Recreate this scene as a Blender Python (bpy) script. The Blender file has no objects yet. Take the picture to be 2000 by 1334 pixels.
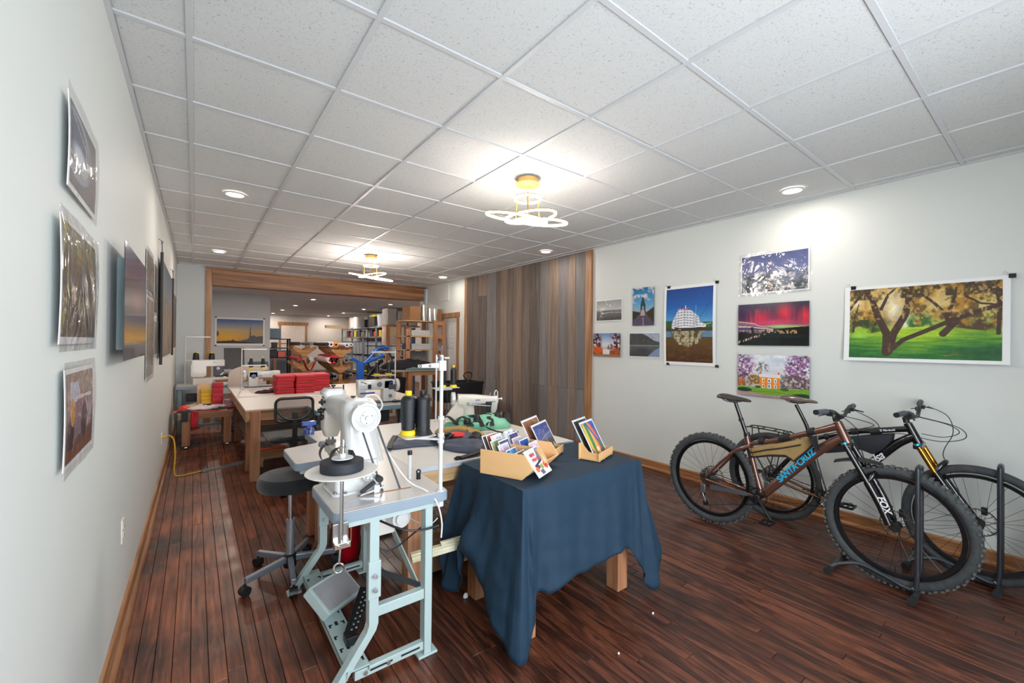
import bpy, bmesh, math, random
import numpy as np
from mathutils import Vector as V, Matrix
PI = math.pi
SC = bpy.context.scene
COL = SC.collection
random.seed(7)
RNG = np.random.RandomState(5)

# ---------------------------------------------------------------- camera, world, exposure
def set_camera():
    cam = bpy.data.cameras.new('camera'); o = bpy.data.objects.new('camera', cam); COL.objects.link(o)
    cam.sensor_width = 36.0; cam.lens = 36.0 * 820.1 / 2000.0
    cam.clip_start = 0.02; cam.clip_end = 200
    yaw, pitch, roll = .6471, .0040, .0101
    cy, sy, cp, sp = math.cos(yaw), math.sin(yaw), math.cos(pitch), math.sin(pitch)
    f = V((sy * cp, cy * cp, sp)); r = V((cy, -sy, 0)); u = r.cross(f)
    cr, sr = math.cos(roll), math.sin(roll)
    r, u = r * cr + u * sr, u * cr - r * sr
    m = Matrix((r, u, -f)).transposed().to_4x4(); m.translation = V((0, 0, 1.47))
    o.matrix_world = m
    SC.camera = o
set_camera()
SC.view_settings.view_transform = 'Standard'; SC.view_settings.look = 'None'
SC.view_settings.gamma = 1.0; SC.view_settings.use_curve_mapping = False
SC.view_settings.exposure = 0.3
SC.cycles.max_bounces = 8; SC.cycles.diffuse_bounces = 5; SC.cycles.glossy_bounces = 4
SC.cycles.transparent_max_bounces = 12; SC.cycles.sample_clamp_indirect = 6.0
SC.cycles.caustics_reflective = False; SC.cycles.caustics_refractive = False
SC.cycles.use_denoising = True
W = bpy.data.worlds.new('sky'); SC.world = W; W.use_nodes = True
bg = W.node_tree.nodes['Background']
bg.inputs[0].default_value = (0.88, 0.94, 1.0, 1); bg.inputs[1].default_value = 10.5     # overcast daylight outside the shop front

def area(name, loc, size, power, col, rot=(0, 0, 0), size_y=None, shape='RECTANGLE', portal=False, spread=None):
    l = bpy.data.lights.new(name, 'AREA'); l.shape = shape; l.size = size
    if size_y: l.size_y = size_y
    l.energy = power; l.color = col
    if spread: l.spread = spread
    if portal: l.cycles.is_portal = True
    o = bpy.data.objects.new(name, l); COL.objects.link(o); o.location = loc; o.rotation_euler = rot
    return o
# daylight through the big shop-front windows behind the camera (portals guide the sky's light)
area('window_daylight', (.5, -.75, 1.3), 1.2, 1, (1, 1, 1), (PI / 2, 0, 0), 2.0, portal=True)
area('window_daylight', (1.85, -.75, 1.3), 1.2, 1, (1, 1, 1), (PI / 2, 0, 0), 2.0, portal=True)
WARM = (1.0, 0.88, 0.78)
DOWN_P = 4.5

# ---------------------------------------------------------------- materials
MATS = {}
def lin(c):
    c = np.asarray(c, float) / 255.0
    return np.where(c <= .04045, c / 12.92, ((c + .055) / 1.055) ** 2.4)
def rgb(c):
    if max(c) > 1.0: c = lin(c)
    return (float(c[0]), float(c[1]), float(c[2]), 1.0)
def base_mat(name):
    m = bpy.data.materials.new(name); m.use_nodes = True
    nt = m.node_tree; b = nt.nodes['Principled BSDF']
    return m, nt, b
def N(nt, t, **kw):
    n = nt.nodes.new(t)
    for k, v in kw.items():
        if k.startswith('i_'): n.inputs[k[2:].replace('_', ' ')].default_value = v
        else: setattr(n, k, v)
    return n
def coords(nt, scale=(1, 1, 1), rand=True, kind='Object'):
    tc = N(nt, 'ShaderNodeTexCoord'); mp = N(nt, 'ShaderNodeMapping')
    mp.inputs['Scale'].default_value = scale
    nt.links.new(tc.outputs[kind], mp.inputs['Vector'])
    if rand:
        oi = N(nt, 'ShaderNodeObjectInfo'); mm = N(nt, 'ShaderNodeVectorMath', operation='SCALE')
        cb = N(nt, 'ShaderNodeCombineXYZ')
        nt.links.new(oi.outputs['Random'], cb.inputs[0]); nt.links.new(oi.outputs['Random'], cb.inputs[1]); nt.links.new(oi.outputs['Random'], cb.inputs[2])
        nt.links.new(cb.outputs[0], mm.inputs[0]); mm.inputs['Scale'].default_value = 37.0
        ad = N(nt, 'ShaderNodeVectorMath', operation='ADD')
        nt.links.new(mp.outputs[0], ad.inputs[0]); nt.links.new(mm.outputs[0], ad.inputs[1])
        return ad.outputs[0]
    return mp.outputs[0]
def ramp(nt, fac, stops):
    r = N(nt, 'ShaderNodeValToRGB'); e = r.color_ramp.elements
    while len(e) < len(stops): e.new(0.5)
    for k, (p, c) in enumerate(stops): e[k].position = p; e[k].color = rgb(c)
    nt.links.new(fac, r.inputs[0]); return r.outputs[0]
def mat(name, col, rough=.5, metal=0.0, var=.06, scale=12.0, bump=0.0, bscale=60.0, coat=0.0, trans=0.0, alpha=1.0, emit=None, es=0.0, sheen=0.0, spec=None, aniso=None):
    """plain procedural surface: base colour broken up by a little noise, optional fine relief"""
    if name in MATS: return MATS[name]
    m, nt, b = base_mat(name); c = rgb(col)
    if var > 0 and trans == 0:
        v = coords(nt)
        n = N(nt, 'ShaderNodeTexNoise', i_Scale=scale, i_Detail=4.0); nt.links.new(v, n.inputs['Vector'])
        lo = tuple(max(0, x * (1 - var)) for x in c[:3]); hi = tuple(min(1, x * (1 + var)) for x in c[:3])
        r = N(nt, 'ShaderNodeValToRGB'); r.color_ramp.elements[0].position = .3; r.color_ramp.elements[1].position = .7
        r.color_ramp.elements[0].color = (*lo, 1); r.color_ramp.elements[1].color = (*hi, 1)
        nt.links.new(n.outputs[0], r.inputs[0]); nt.links.new(r.outputs[0], b.inputs['Base Color'])
    else: b.inputs['Base Color'].default_value = c
    b.inputs['Roughness'].default_value = rough; b.inputs['Metallic'].default_value = metal
    b.inputs['Coat Weight'].default_value = coat
    b.inputs['Transmission Weight'].default_value = trans; b.inputs['Alpha'].default_value = alpha
    b.inputs['Sheen Weight'].default_value = sheen
    if spec is not None: b.inputs['Specular IOR Level'].default_value = spec
    if emit is not None:
        b.inputs['Emission Color'].default_value = rgb(emit); b.inputs['Emission Strength'].default_value = es
    if bump > 0:
        v = coords(nt)
        n = N(nt, 'ShaderNodeTexNoise', i_Scale=bscale, i_Detail=5.0); nt.links.new(v, n.inputs['Vector'])
        bp = N(nt, 'ShaderNodeBump', i_Strength=bump, i_Distance=.004); nt.links.new(n.outputs[0], bp.inputs['Height'])
        nt.links.new(bp.outputs[0], b.inputs['Normal'])
    MATS[name] = m; return m
def wood(name, dark, mid, light, axis=1, rough=.55, scale=1.0, coat=0.0, tone=.0, bump=.15, fine=.55):
    """grain stretched along one object axis; every piece gets its own offset and tone"""
    if name in MATS: return MATS[name]
    m, nt, b = base_mat(name)
    s = [26 * scale] * 3; s[axis] = 1.7 * scale
    v = coords(nt, tuple(s))
    n = N(nt, 'ShaderNodeTexNoise', i_Scale=1.0, i_Detail=6.0, i_Roughness=.62, i_Distortion=.9); nt.links.new(v, n.inputs['Vector'])
    c = ramp(nt, n.outputs[0], [(.28, dark), (.5, mid), (.72, light)])
    s2 = [95 * scale] * 3; s2[axis] = 3.0 * scale
    v2 = coords(nt, tuple(s2)); n2 = N(nt, 'ShaderNodeTexNoise', i_Scale=1.0, i_Detail=3.0); nt.links.new(v2, n2.inputs['Vector'])
    mx = N(nt, 'ShaderNodeMix', data_type='RGBA', blend_type='MULTIPLY'); mx.inputs[0].default_value = fine
    g = ramp(nt, n2.outputs[0], [(.35, (.55, .55, .55)), (.6, (1, 1, 1))])
    nt.links.new(c, mx.inputs[6]); nt.links.new(g, mx.inputs[7]); out = mx.outputs[2]
    if tone > 0:
        oi = N(nt, 'ShaderNodeObjectInfo'); mr = N(nt, 'ShaderNodeMapRange', i_To_Min=1 - tone, i_To_Max=1 + tone)
        nt.links.new(oi.outputs['Random'], mr.inputs['Value'])
        hs = N(nt, 'ShaderNodeHueSaturation'); nt.links.new(mr.outputs[0], hs.inputs['Value']); nt.links.new(out, hs.inputs['Color']); out = hs.outputs[0]
    nt.links.new(out, b.inputs['Base Color'])
    b.inputs['Roughness'].default_value = rough; b.inputs['Coat Weight'].default_value = coat
    bp = N(nt, 'ShaderNodeBump', i_Strength=bump, i_Distance=.003); nt.links.new(n2.outputs[0], bp.inputs['Height']); nt.links.new(bp.outputs[0], b.inputs['Normal'])
    MATS[name] = m; return m
def glass_film(name, tint=(1, 1, 1), wrinkle=.6, scale=6.0, rough=.06, amount=.10):
    """clear plastic film: see-through with glossy wrinkles"""
    if name in MATS: return MATS[name]
    m, nt, b = base_mat(name)
    tr = N(nt, 'ShaderNodeBsdfTransparent'); tr.inputs[0].default_value = rgb(tint) if max(tint) > 1 else (*tint, 1)
    gl = N(nt, 'ShaderNodeBsdfGlossy'); gl.inputs['Roughness'].default_value = rough
    mx = N(nt, 'ShaderNodeMixShader'); lw = N(nt, 'ShaderNodeLayerWeight', i_Blend=.5); fr = N(nt, 'ShaderNodeMath', operation='POWER'); fr.inputs[1].default_value = 3.5; nt.links.new(lw.outputs['Facing'], fr.inputs[0])
    ad = N(nt, 'ShaderNodeMath', operation='MULTIPLY_ADD'); ad.inputs[1].default_value = .55; ad.inputs[2].default_value = amount
    nt.links.new(fr.outputs[0], ad.inputs[0]); nt.links.new(ad.outputs[0], mx.inputs[0])
    nt.links.new(tr.outputs[0], mx.inputs[1]); nt.links.new(gl.outputs[0], mx.inputs[2])
    v = coords(nt, (1, 1, 1)); n = N(nt, 'ShaderNodeTexNoise', i_Scale=scale, i_Detail=3.0, i_Distortion=1.6); nt.links.new(v, n.inputs['Vector'])
    bp = N(nt, 'ShaderNodeBump', i_Strength=wrinkle, i_Distance=.02); nt.links.new(n.outputs[0], bp.inputs['Height'])
    nt.links.new(bp.outputs[0], gl.inputs['Normal']); nt.links.new(bp.outputs[0], lw.inputs['Normal'])
    nt.links.new(mx.outputs[0], nt.nodes['Material Output'].inputs['Surface'])
    MATS[name] = m; return m
def emis(name, col, s):
    if name in MATS: return MATS[name]
    m, nt, b = base_mat(name); b.inputs['Base Color'].default_value = rgb(col)
    b.inputs['Emission Color'].default_value = rgb(col); b.inputs['Emission Strength'].default_value = s
    MATS[name] = m; return m

# ---------------------------------------------------------------- geometry
class G:
    """collects shapes in world coordinates; build() links them as ONE mesh object"""
    def __init__(s): s.v = []; s.f = []
    def add(s, vs, fs):
        k = len(s.v); s.v += [tuple(p) for p in vs]; s.f += [tuple(i + k for i in f) for f in fs]; return s
    def box(s, x0, x1, y0, y1, z0, z1):
        x0, x1 = min(x0, x1), max(x0, x1); y0, y1 = min(y0, y1), max(y0, y1); z0, z1 = min(z0, z1), max(z0, z1)
        vs = [(x, y, z) for z in (z0, z1) for y in (y0, y1) for x in (x0, x1)]
        return s.add(vs, [(0, 2, 3, 1), (4, 5, 7, 6), (0, 1, 5, 4), (2, 6, 7, 3), (0, 4, 6, 2), (1, 3, 7, 5)])
    def obox(s, c, ax, ay, az, hx, hy, hz):
        """box centred at c with half sizes along three unit vectors"""
        c = V(c); ax = V(ax).normalized() * hx; ay = V(ay).normalized() * hy; az = V(az).normalized() * hz
        vs = [c + ax * i + ay * j + az * k for k in (-1, 1) for j in (-1, 1) for i in (-1, 1)]
        return s.add(vs, [(0, 2, 3, 1), (4, 5, 7, 6), (0, 1, 5, 4), (2, 6, 7, 3), (0, 4, 6, 2), (1, 3, 7, 5)])
    def bar(s, p, q, w, h, up=(0, 0, 1)):
        p = V(p); q = V(q); d = (q - p); L = d.length; d.normalize(); u = V(up)
        if abs(d.dot(u)) > .98: u = V((1, 0, 0))
        a = d.cross(u).normalized(); b = a.cross(d)
        return s.obox((p + q) / 2, d, a, b, L / 2, w / 2, h / 2)
    def rings(s, rs, closed=False, cap=True):
        n = len(rs[0]); k = len(s.v)
        for r in rs: s.v += [tuple(p) for p in r]
        m = len(rs)
        for i in range(m if closed else m - 1):
            a = k + i * n; b = k + ((i + 1) % m) * n
            for j in range(n):
                s.f.append((a + j, a + (j + 1) % n, b + (j + 1) % n, b + j))
        if cap and not closed:
            s.f.append(tuple(k + j for j in reversed(range(n)))); s.f.append(tuple(k + (m - 1) * n + j for j in range(n)))
        return s
    def frame(s, d):
        d = V(d).normalized(); u = V((0, 0, 1)) if abs(d.z) < .95 else V((1, 0, 0))
        a = d.cross(u).normalized(); return a, a.cross(d).normalized()
    def cyl(s, p, q, r, r2=None, n=14, cap=True, flat=None):
        p = V(p); q = V(q); r2 = r if r2 is None else r2; a, b = s.frame(q - p)
        fl = 1 if flat is None else flat
        return s.rings([[c + (a * math.cos(2 * PI * j / n) + b * fl * math.sin(2 * PI * j / n)) * R for j in range(n)] for c, R in ((p, r), (q, r2))], cap=cap)
    def tube(s, pts, r, n=8, closed=False, cap=True):
        pts = [V(p) for p in pts]; m = len(pts); rs = []; a = None
        for i, p in enumerate(pts):
            if closed: d = pts[(i + 1) % m] - pts[i - 1]
            else: d = pts[min(i + 1, m - 1)] - pts[max(i - 1, 0)]
            if d.length < 1e-9: d = V((0, 0, 1))
            d.normalize()
            if a is None: a, b = s.frame(d)
            else:
                a = (a - d * a.dot(d))
                if a.length < 1e-6: a, b = s.frame(d)
                a.normalize()
            b = d.cross(a); R = r[i] if isinstance(r, (list, tuple)) else r
            rs.append([p + (a * math.cos(2 * PI * j / n) + b * math.sin(2 * PI * j / n)) * R for j in range(n)])
        return s.rings(rs, closed, cap)
    def lathe(s, prof, o=(0, 0, 0), ax=(0, 0, 1), n=24, a0=0, a1=2 * PI, cap=True):
        """profile [(r, h)] spun about an axis through o"""
        o = V(o); d = V(ax).normalized(); a, b = s.frame(d)
        rs = [[o + d * h + (a * math.cos(2 * PI * j / n) + b * math.sin(2 * PI * j / n)) * max(r, 1e-4) for j in range(n)] for r, h in prof]
        return s.rings(rs, cap=cap)
    def prism(s, poly, o, ax, ay, depth):
        """2-D outline in the plane (ax, ay) at o, pushed along the plane's normal by depth"""
        o = V(o); ax = V(ax); ay = V(ay); nrm = ax.cross(ay).normalized() * depth
        A = [o + ax * x + ay * y for x, y in poly]
        return s.rings([A, [p + nrm for p in A]])
    def sphere(s, c, r, n=14, sc=(1, 1, 1)):
        c = V(c); m = max(4, n // 2); rs = []
        for i in range(m + 1):
            t = PI * i / m; rr = max(math.sin(t), 1e-3) * r; z = -math.cos(t) * r
            rs.append([c + V((rr * math.cos(2 * PI * j / n) * sc[0], rr * math.sin(2 * PI * j / n) * sc[1], z * sc[2])) for j in range(n)])
        return s.rings(rs)
    def torus(s, c, ax, R, r, n=40, k=10, a0=0, a1=2 * PI):
        c = V(c); a, b = s.frame(ax); full = abs(a1 - a0 - 2 * PI) < 1e-6
        m = n if full else n + 1
        return s.tube([c + (a * math.cos(a0 + (a1 - a0) * i / n) + b * math.sin(a0 + (a1 - a0) * i / n)) * R for i in range(m)], r, k, closed=full)
    def grid(s, fn, nu, nv):
        k = len(s.v)
        for j in range(nv + 1):
            for i in range(nu + 1): s.v.append(tuple(fn(i / nu, j / nv)))
        for j in range(nv):
            for i in range(nu):
                a = k + j * (nu + 1) + i; s.f.append((a, a + 1, a + nu + 2, a + nu + 1))
        return s
    def xf(s, M, k0=0):
        for i in range(k0, len(s.v)): s.v[i] = tuple(M @ V(s.v[i]))
        return s
    def build(s, name, m, parent=None, smooth=True, bevel=0, solid=0, sub=0, origin=None):
        me = bpy.data.meshes.new(name)
        if parent is not None: root = parent if parent.parent is None else (parent.parent if parent.parent.parent is None else parent.parent.parent); inv = root.matrix_basis.inverted()
        else:
            inv = Matrix.Translation(-V(origin)) if origin is not None else None
        vs = s.v
        if inv is not None:
            A = np.array(vs, float) if len(vs) else np.zeros((0, 3)); R = np.array(inv.to_3x3()); t = np.array(inv.translation)
            vs = (A @ R.T + t).tolist()
        me.from_pydata(vs, [], s.f); me.update()
        o = bpy.data.objects.new(name, me); COL.objects.link(o)
        if m is not None: me.materials.append(m)
        if smooth:
            me.shade_smooth()
            try: me.set_sharp_from_angle(angle=math.radians(38))
            except Exception: pass
        if parent is not None: o.parent = parent
        elif origin is not None: o.location = origin
        if solid: md = o.modifiers.new('thick', 'SOLIDIFY'); md.thickness = solid; md.offset = 0
        if sub: md = o.modifiers.new('sub', 'SUBSURF'); md.levels = sub; md.render_levels = sub
        if bevel:
            md = o.modifiers.new('bevel', 'BEVEL'); md.width = bevel; md.segments = 2; md.limit_method = 'ANGLE'; md.angle_limit = math.radians(40)
        return o
def thing(name, label, cat, loc=(0, 0, 0), rz=0, group=None):
    o = bpy.data.objects.new(name, None); o.empty_display_size = .05; COL.objects.link(o)
    o.location = loc; o.rotation_euler = (0, 0, rz)
    o.matrix_basis = Matrix.Translation(V(loc)) @ Matrix.Rotation(rz, 4, 'Z')
    return tag(o, label, cat, group)
def tag(o, label, cat, group=None):
    o['label'] = label; o['category'] = cat
    if group: o['group'] = group
    return o
def struct(o): o['kind'] = 'structure'; return o
def stuff(o): o['kind'] = 'stuff'; return o
def dup(src, loc, rz, label, group=None):
    """copy a thing and, one by one, its parts and their sub-parts"""
    r = src.copy(); COL.objects.link(r); r.location = loc; r.rotation_euler = (0, 0, rz); r['label'] = label
    if group: r['group'] = group
    for c in KIDS.get(src.name, []) or list(src.children):
        d = c.copy(); COL.objects.link(d); d.parent = r
        for e in c.children:
            h = e.copy(); COL.objects.link(h); h.parent = d
    return r
KIDS = {}
def text(body, name, m, parent, o, ax, ay, size, extrude=.0006, shear=0.0, offset=0.0, align='LEFT', label=None, spacing=1.0):
    c = bpy.data.curves.new(name, 'FONT'); c.body = body; c.size = size; c.extrude = extrude; c.shear = shear; c.offset = offset
    c.align_x = align; c.space_character = spacing; c.materials.append(m); c.resolution_u = 4
    tmp = bpy.data.objects.new(name, c); me = bpy.data.meshes.new_from_object(tmp); me.name = name; bpy.data.objects.remove(tmp); bpy.data.curves.remove(c)
    ob = bpy.data.objects.new(name, me); COL.objects.link(ob); stuff(ob)
    ax = V(ax).normalized(); ay = V(ay).normalized(); az = ax.cross(ay)
    M = Matrix((ax, ay, az)).transposed().to_4x4(); M.translation = V(o)
    if parent is not None:
        root = parent if parent.parent is None else parent.parent
        ob.parent = parent; ob.matrix_local = root.matrix_basis.inverted() @ M
    else: ob.matrix_world = M
    if label: ob['label'] = label
    return ob
def smooth_path(pts, k=6, closed=False):
    """Catmull-Rom through the points"""
    P = [V(p) for p in pts]; out = []; n = len(P)
    rng = range(n if closed else n - 1)
    for i in rng:
        p0 = P[i - 1] if (closed or i > 0) else P[i]; p1 = P[i]; p2 = P[(i + 1) % n]
        p3 = P[(i + 2) % n] if (closed or i + 2 < n) else P[min(i + 1, n - 1)]
        for j in range(k):
            t = j / k
            out.append(.5 * ((2 * p1) + (p2 - p0) * t + (2 * p0 - 5 * p1 + 4 * p2 - p3) * t * t + (3 * p1 - p0 - 3 * p2 + p3) * t ** 3))
    if not closed: out.append(P[-1])
    return out
def rrect(x0, x1, y0, y1, r, k=4):
    """rounded rectangle outline"""
    out = []
    for cx, cy, a in ((x1 - r, y1 - r, 0), (x0 + r, y1 - r, PI / 2), (x0 + r, y0 + r, PI), (x1 - r, y0 + r, 1.5 * PI)):
        for i in range(k + 1): t = a + PI / 2 * i / k; out.append((cx + r * math.cos(t), cy + r * math.sin(t)))
    return out
def noisefn(seed, n=64):
    return np.random.RandomState(seed).rand(n, n)
X, Y, Z = V((1, 0, 0)), V((0, 1, 0)), V((0, 0, 1))
# ---------------------------------------------------------------- the room
CZ = 2.766; T = .6096; GX = -.0326; GY = .4503; XR = 4.345; YB = 9.10; YF = -0.80
def xl(y): return -.298 + .0062 * (y - 1.5)          # the left wall runs very slightly out of square
def paint(name, col, rough=.6, bump=.06):
    if name in MATS: return MATS[name]
    m, nt, b = base_mat(name); v = coords(nt, (1, 1, 1), rand=False)
    n = N(nt, 'ShaderNodeTexNoise', i_Scale=1.3, i_Detail=3.0); nt.links.new(v, n.inputs['Vector'])
    c = rgb(col); r = N(nt, 'ShaderNodeValToRGB'); r.color_ramp.elements[0].color = tuple(x * .985 for x in c[:3]) + (1,); r.color_ramp.elements[1].color = c
    nt.links.new(n.outputs[0], r.inputs[0]); nt.links.new(r.outputs[0], b.inputs['Base Color'])
    n2 = N(nt, 'ShaderNodeTexNoise', i_Scale=90.0, i_Detail=3.0); nt.links.new(v, n2.inputs['Vector'])
    bp = N(nt, 'ShaderNodeBump', i_Strength=bump, i_Distance=.002); nt.links.new(n2.outputs[0], bp.inputs['Height']); nt.links.new(bp.outputs[0], b.inputs['Normal'])
    b.inputs['Roughness'].default_value = rough; MATS[name] = m; return m
WALLM = paint('wall_paint', (218, 223, 220))
WALLG = paint('wall_paint_grey', (200, 207, 209))
TRIMW = wood('trim_wood', (122, 78, 46), (166, 114, 72), (196, 146, 100), axis=1, rough=.45, scale=.6, bump=.1)
TRIMZ = wood('trim_wood_upright', (126, 86, 56), (170, 122, 82), (200, 156, 112), axis=2, rough=.45, scale=.6, bump=.1)
TRIMX = wood('trim_wood_cross', (110, 70, 42), (160, 112, 74), (194, 148, 104), axis=0, rough=.45, scale=.35, bump=.1)

def plankmat():
    m, nt, b = base_mat('floor_plank_wood')
    v = coords(nt, (10, 1.0, 1)); n = N(nt, 'ShaderNodeTexNoise', i_Scale=1.0, i_Detail=5.0, i_Roughness=.6, i_Distortion=2.2); nt.links.new(v, n.inputs['Vector'])
    v2 = coords(nt, (60, 2.4, 1)); n2 = N(nt, 'ShaderNodeTexNoise', i_Scale=1.0, i_Detail=4.0); nt.links.new(v2, n2.inputs['Vector'])
    wv = N(nt, 'ShaderNodeMath', operation='MULTIPLY'); wv.inputs[1].default_value = 7.0; nt.links.new(n.outputs[0], wv.inputs[0])
    fr = N(nt, 'ShaderNodeMath', operation='PINGPONG'); fr.inputs[1].default_value = 1.0; nt.links.new(wv.outputs[0], fr.inputs[0])
    a = ramp(nt, fr.outputs[0], [(.0, (50, 26, 19)), (.5, (82, 42, 28)), (1.0, (118, 64, 40))])
    g = ramp(nt, n2.outputs[0], [(.3, (.42, .40, .40)), (.62, (1, 1, 1))])
    mx = N(nt, 'ShaderNodeMix', data_type='RGBA', blend_type='MULTIPLY'); mx.inputs[0].default_value = .5
    nt.links.new(a, mx.inputs[6]); nt.links.new(g, mx.inputs[7])
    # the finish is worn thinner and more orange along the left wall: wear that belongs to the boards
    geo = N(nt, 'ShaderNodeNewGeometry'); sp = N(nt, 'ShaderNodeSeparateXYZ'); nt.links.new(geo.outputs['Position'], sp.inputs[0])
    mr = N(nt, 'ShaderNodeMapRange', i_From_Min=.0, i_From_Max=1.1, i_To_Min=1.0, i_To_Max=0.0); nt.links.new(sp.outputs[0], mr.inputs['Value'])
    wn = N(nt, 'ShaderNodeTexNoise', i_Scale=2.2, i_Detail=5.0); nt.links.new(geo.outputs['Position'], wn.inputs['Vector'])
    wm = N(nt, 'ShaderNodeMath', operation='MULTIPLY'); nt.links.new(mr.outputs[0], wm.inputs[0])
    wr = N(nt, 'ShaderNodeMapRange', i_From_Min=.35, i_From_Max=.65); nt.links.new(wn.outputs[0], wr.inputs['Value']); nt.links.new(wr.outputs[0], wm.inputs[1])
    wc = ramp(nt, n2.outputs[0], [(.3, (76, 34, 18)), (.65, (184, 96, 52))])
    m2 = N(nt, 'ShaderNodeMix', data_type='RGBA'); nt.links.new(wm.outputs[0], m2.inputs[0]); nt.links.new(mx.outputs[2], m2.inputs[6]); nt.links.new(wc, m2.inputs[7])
    oi = N(nt, 'ShaderNodeObjectInfo'); r3 = N(nt, 'ShaderNodeMapRange', i_To_Min=.74, i_To_Max=1.12); nt.links.new(oi.outputs['Random'], r3.inputs['Value'])
    hs = N(nt, 'ShaderNodeHueSaturation', i_Saturation=.95); nt.links.new(r3.outputs[0], hs.inputs['Value']); nt.links.new(m2.outputs[2], hs.inputs['Color'])
    nt.links.new(hs.outputs[0], b.inputs['Base Color'])
    sc = N(nt, 'ShaderNodeTexNoise', i_Scale=5.0, i_Detail=6.0); nt.links.new(geo.outputs['Position'], sc.inputs['Vector'])
    rr = N(nt, 'ShaderNodeMapRange', i_From_Min=.3, i_From_Max=.7, i_To_Min=.27, i_To_Max=.50); nt.links.new(sc.outputs[0], rr.inputs['Value']); nt.links.new(rr.outputs[0], b.inputs['Roughness'])
    bp = N(nt, 'ShaderNodeBump', i_Strength=.12, i_Distance=.002); nt.links.new(n2.outputs[0], bp.inputs['Height']); nt.links.new(bp.outputs[0], b.inputs['Normal'])
    MATS['plank'] = m; return m
PLANK = plankmat()
SUB = mat('floor_joint', (112, 84, 70), rough=.8)
floor = struct(G().box(-.6, 7.2, YF - .1, 24.0, -.12, -.012).build('floor', SUB))
# boards run away from the camera; 66 mm wide, random lengths, the nearest 290 one by one
rb = random.Random(3); PW = .066; boards = []
x = -.33
while x < XR + .02:
    y = YF - rb.random() * 1.2
    while y < 9.2:
        L = rb.choice((.75, 1.0, 1.3, 1.7, 2.1)) * rb.uniform(.9, 1.15); boards.append((x, y, min(y + L, 9.3))); y += L
    x += PW
def boardkey(b):
    cx, cy = b[0], max(b[1], .4) * .5 + b[2] * .5
    vis = (cx * math.sin(.6471) + cy * math.cos(.6471))
    lat = abs(cx * math.cos(.6471) - cy * math.sin(.6471)) / max(vis, .1)
    return vis if (vis > .3 and lat < 1.35) else 99 + vis
boards.sort(key=boardkey)
rest = G()
def board(g, x0, y0, y1, w=PW):
    z = rb.uniform(-.0012, 0)
    e = .0011
    vs = [(x0 + e, y0 + e, -.012), (x0 + w - e, y0 + e, -.012), (x0 + w - e, y1 - e, -.012), (x0 + e, y1 - e, -.012)]
    h = .0022
    vs += [(x0 + e, y0 + e, z - .0015), (x0 + w - e, y0 + e, z - .0015), (x0 + w - e, y1 - e, z - .0015), (x0 + e, y1 - e, z - .0015)]
    vs += [(x0 + h, y0 + h, z), (x0 + w - h, y0 + h, z), (x0 + w - h, y1 - h, z), (x0 + h, y1 - h, z)]
    fs = [(8, 9, 10, 11)] + [(i, (i + 1) % 4, (i + 1) % 4 + 4, i + 4) for i in range(4)] + [(i + 4, (i + 1) % 4 + 4, (i + 1) % 4 + 8, i + 8) for i in range(4)]
    g.add(vs, fs)
for k, (x0, y0, y1) in enumerate(boards):
    if k < 290:
        g = G(); board(g, x0, y0, y1); o = g.build('plank', PLANK, None, smooth=False); o.parent = floor
    else: board(rest, x0, y0, y1)
gx = -.3
while gx < 7.0:
    gy = 9.3
    while gy < 23.6: board(rest, gx, gy, gy + 1.8, .13); gy += 1.8
    gx += .13
stuff(rest.build('plank', PLANK, floor, smooth=False))
# walls
struct(G().add([(xl(YF - .1), YF - .1, 0), (xl(YB), YB, 0), (xl(YB), YB, CZ + .06), (xl(YF - .1), YF - .1, CZ + .06), (-.55, YF - .1, 0), (-.55, YB, 0), (-.55, YB, CZ + .06), (-.55, YF - .1, CZ + .06)],
    [(0, 3, 2, 1), (4, 5, 6, 7), (0, 1, 5, 4), (3, 7, 6, 2), (0, 4, 7, 3), (1, 2, 6, 5)]).build('wall_left', WALLM, smooth=False))
D0, D1, DT = 7.64, 8.52, 2.0      # doorway in the right wall
wr = G().box(XR, XR + .15, YF - .1, D0, 0, CZ + .06).box(XR, XR + .15, D1, YB + .18, 0, CZ + .06).box(XR, XR + .15, D0, D1, DT, CZ + .06).box(XR + .1, XR + .15, D0, D1, 0, DT)
wallr = struct(wr.build('wall_right', WALLM, smooth=False))
# back wall with the wide opening, and the store room behind it
wb = G().box(-.55, .235, YB, YB + .18, 0, CZ + .06).box(4.27, XR, YB, YB + .18, 0, CZ + .06).box(.235, 4.27, YB, YB + .18, 2.45, CZ + .06)
struct(wb.build('wall_back', WALLG, smooth=False))
struct(G().box(-.55, -.40, YB + .18, 14.1, 0, CZ + .06).build('wall_store_left', WALLG, smooth=False))
struct(G().box(-.40, 1.745, 14.0, 23.5, 0, CZ + .06).build('wall_print', WALLG, smooth=False))
WALLW = paint('wall_paint_warm', (214, 208, 202))
struct(G().box(1.745, 6.75, 23.4, 23.55, 0, CZ + .06).build('wall_far', WALLW, smooth=False))
struct(G().box(6.6, 6.75, YB + .18, 23.4, 0, CZ + .06).build('wall_store_right', WALLW, smooth=False))
struct(G().box(XR + .15, 6.6, YB + .03, YB + .18, 0, CZ + .06).build('wall_store_front', WALLW, smooth=False))
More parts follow.
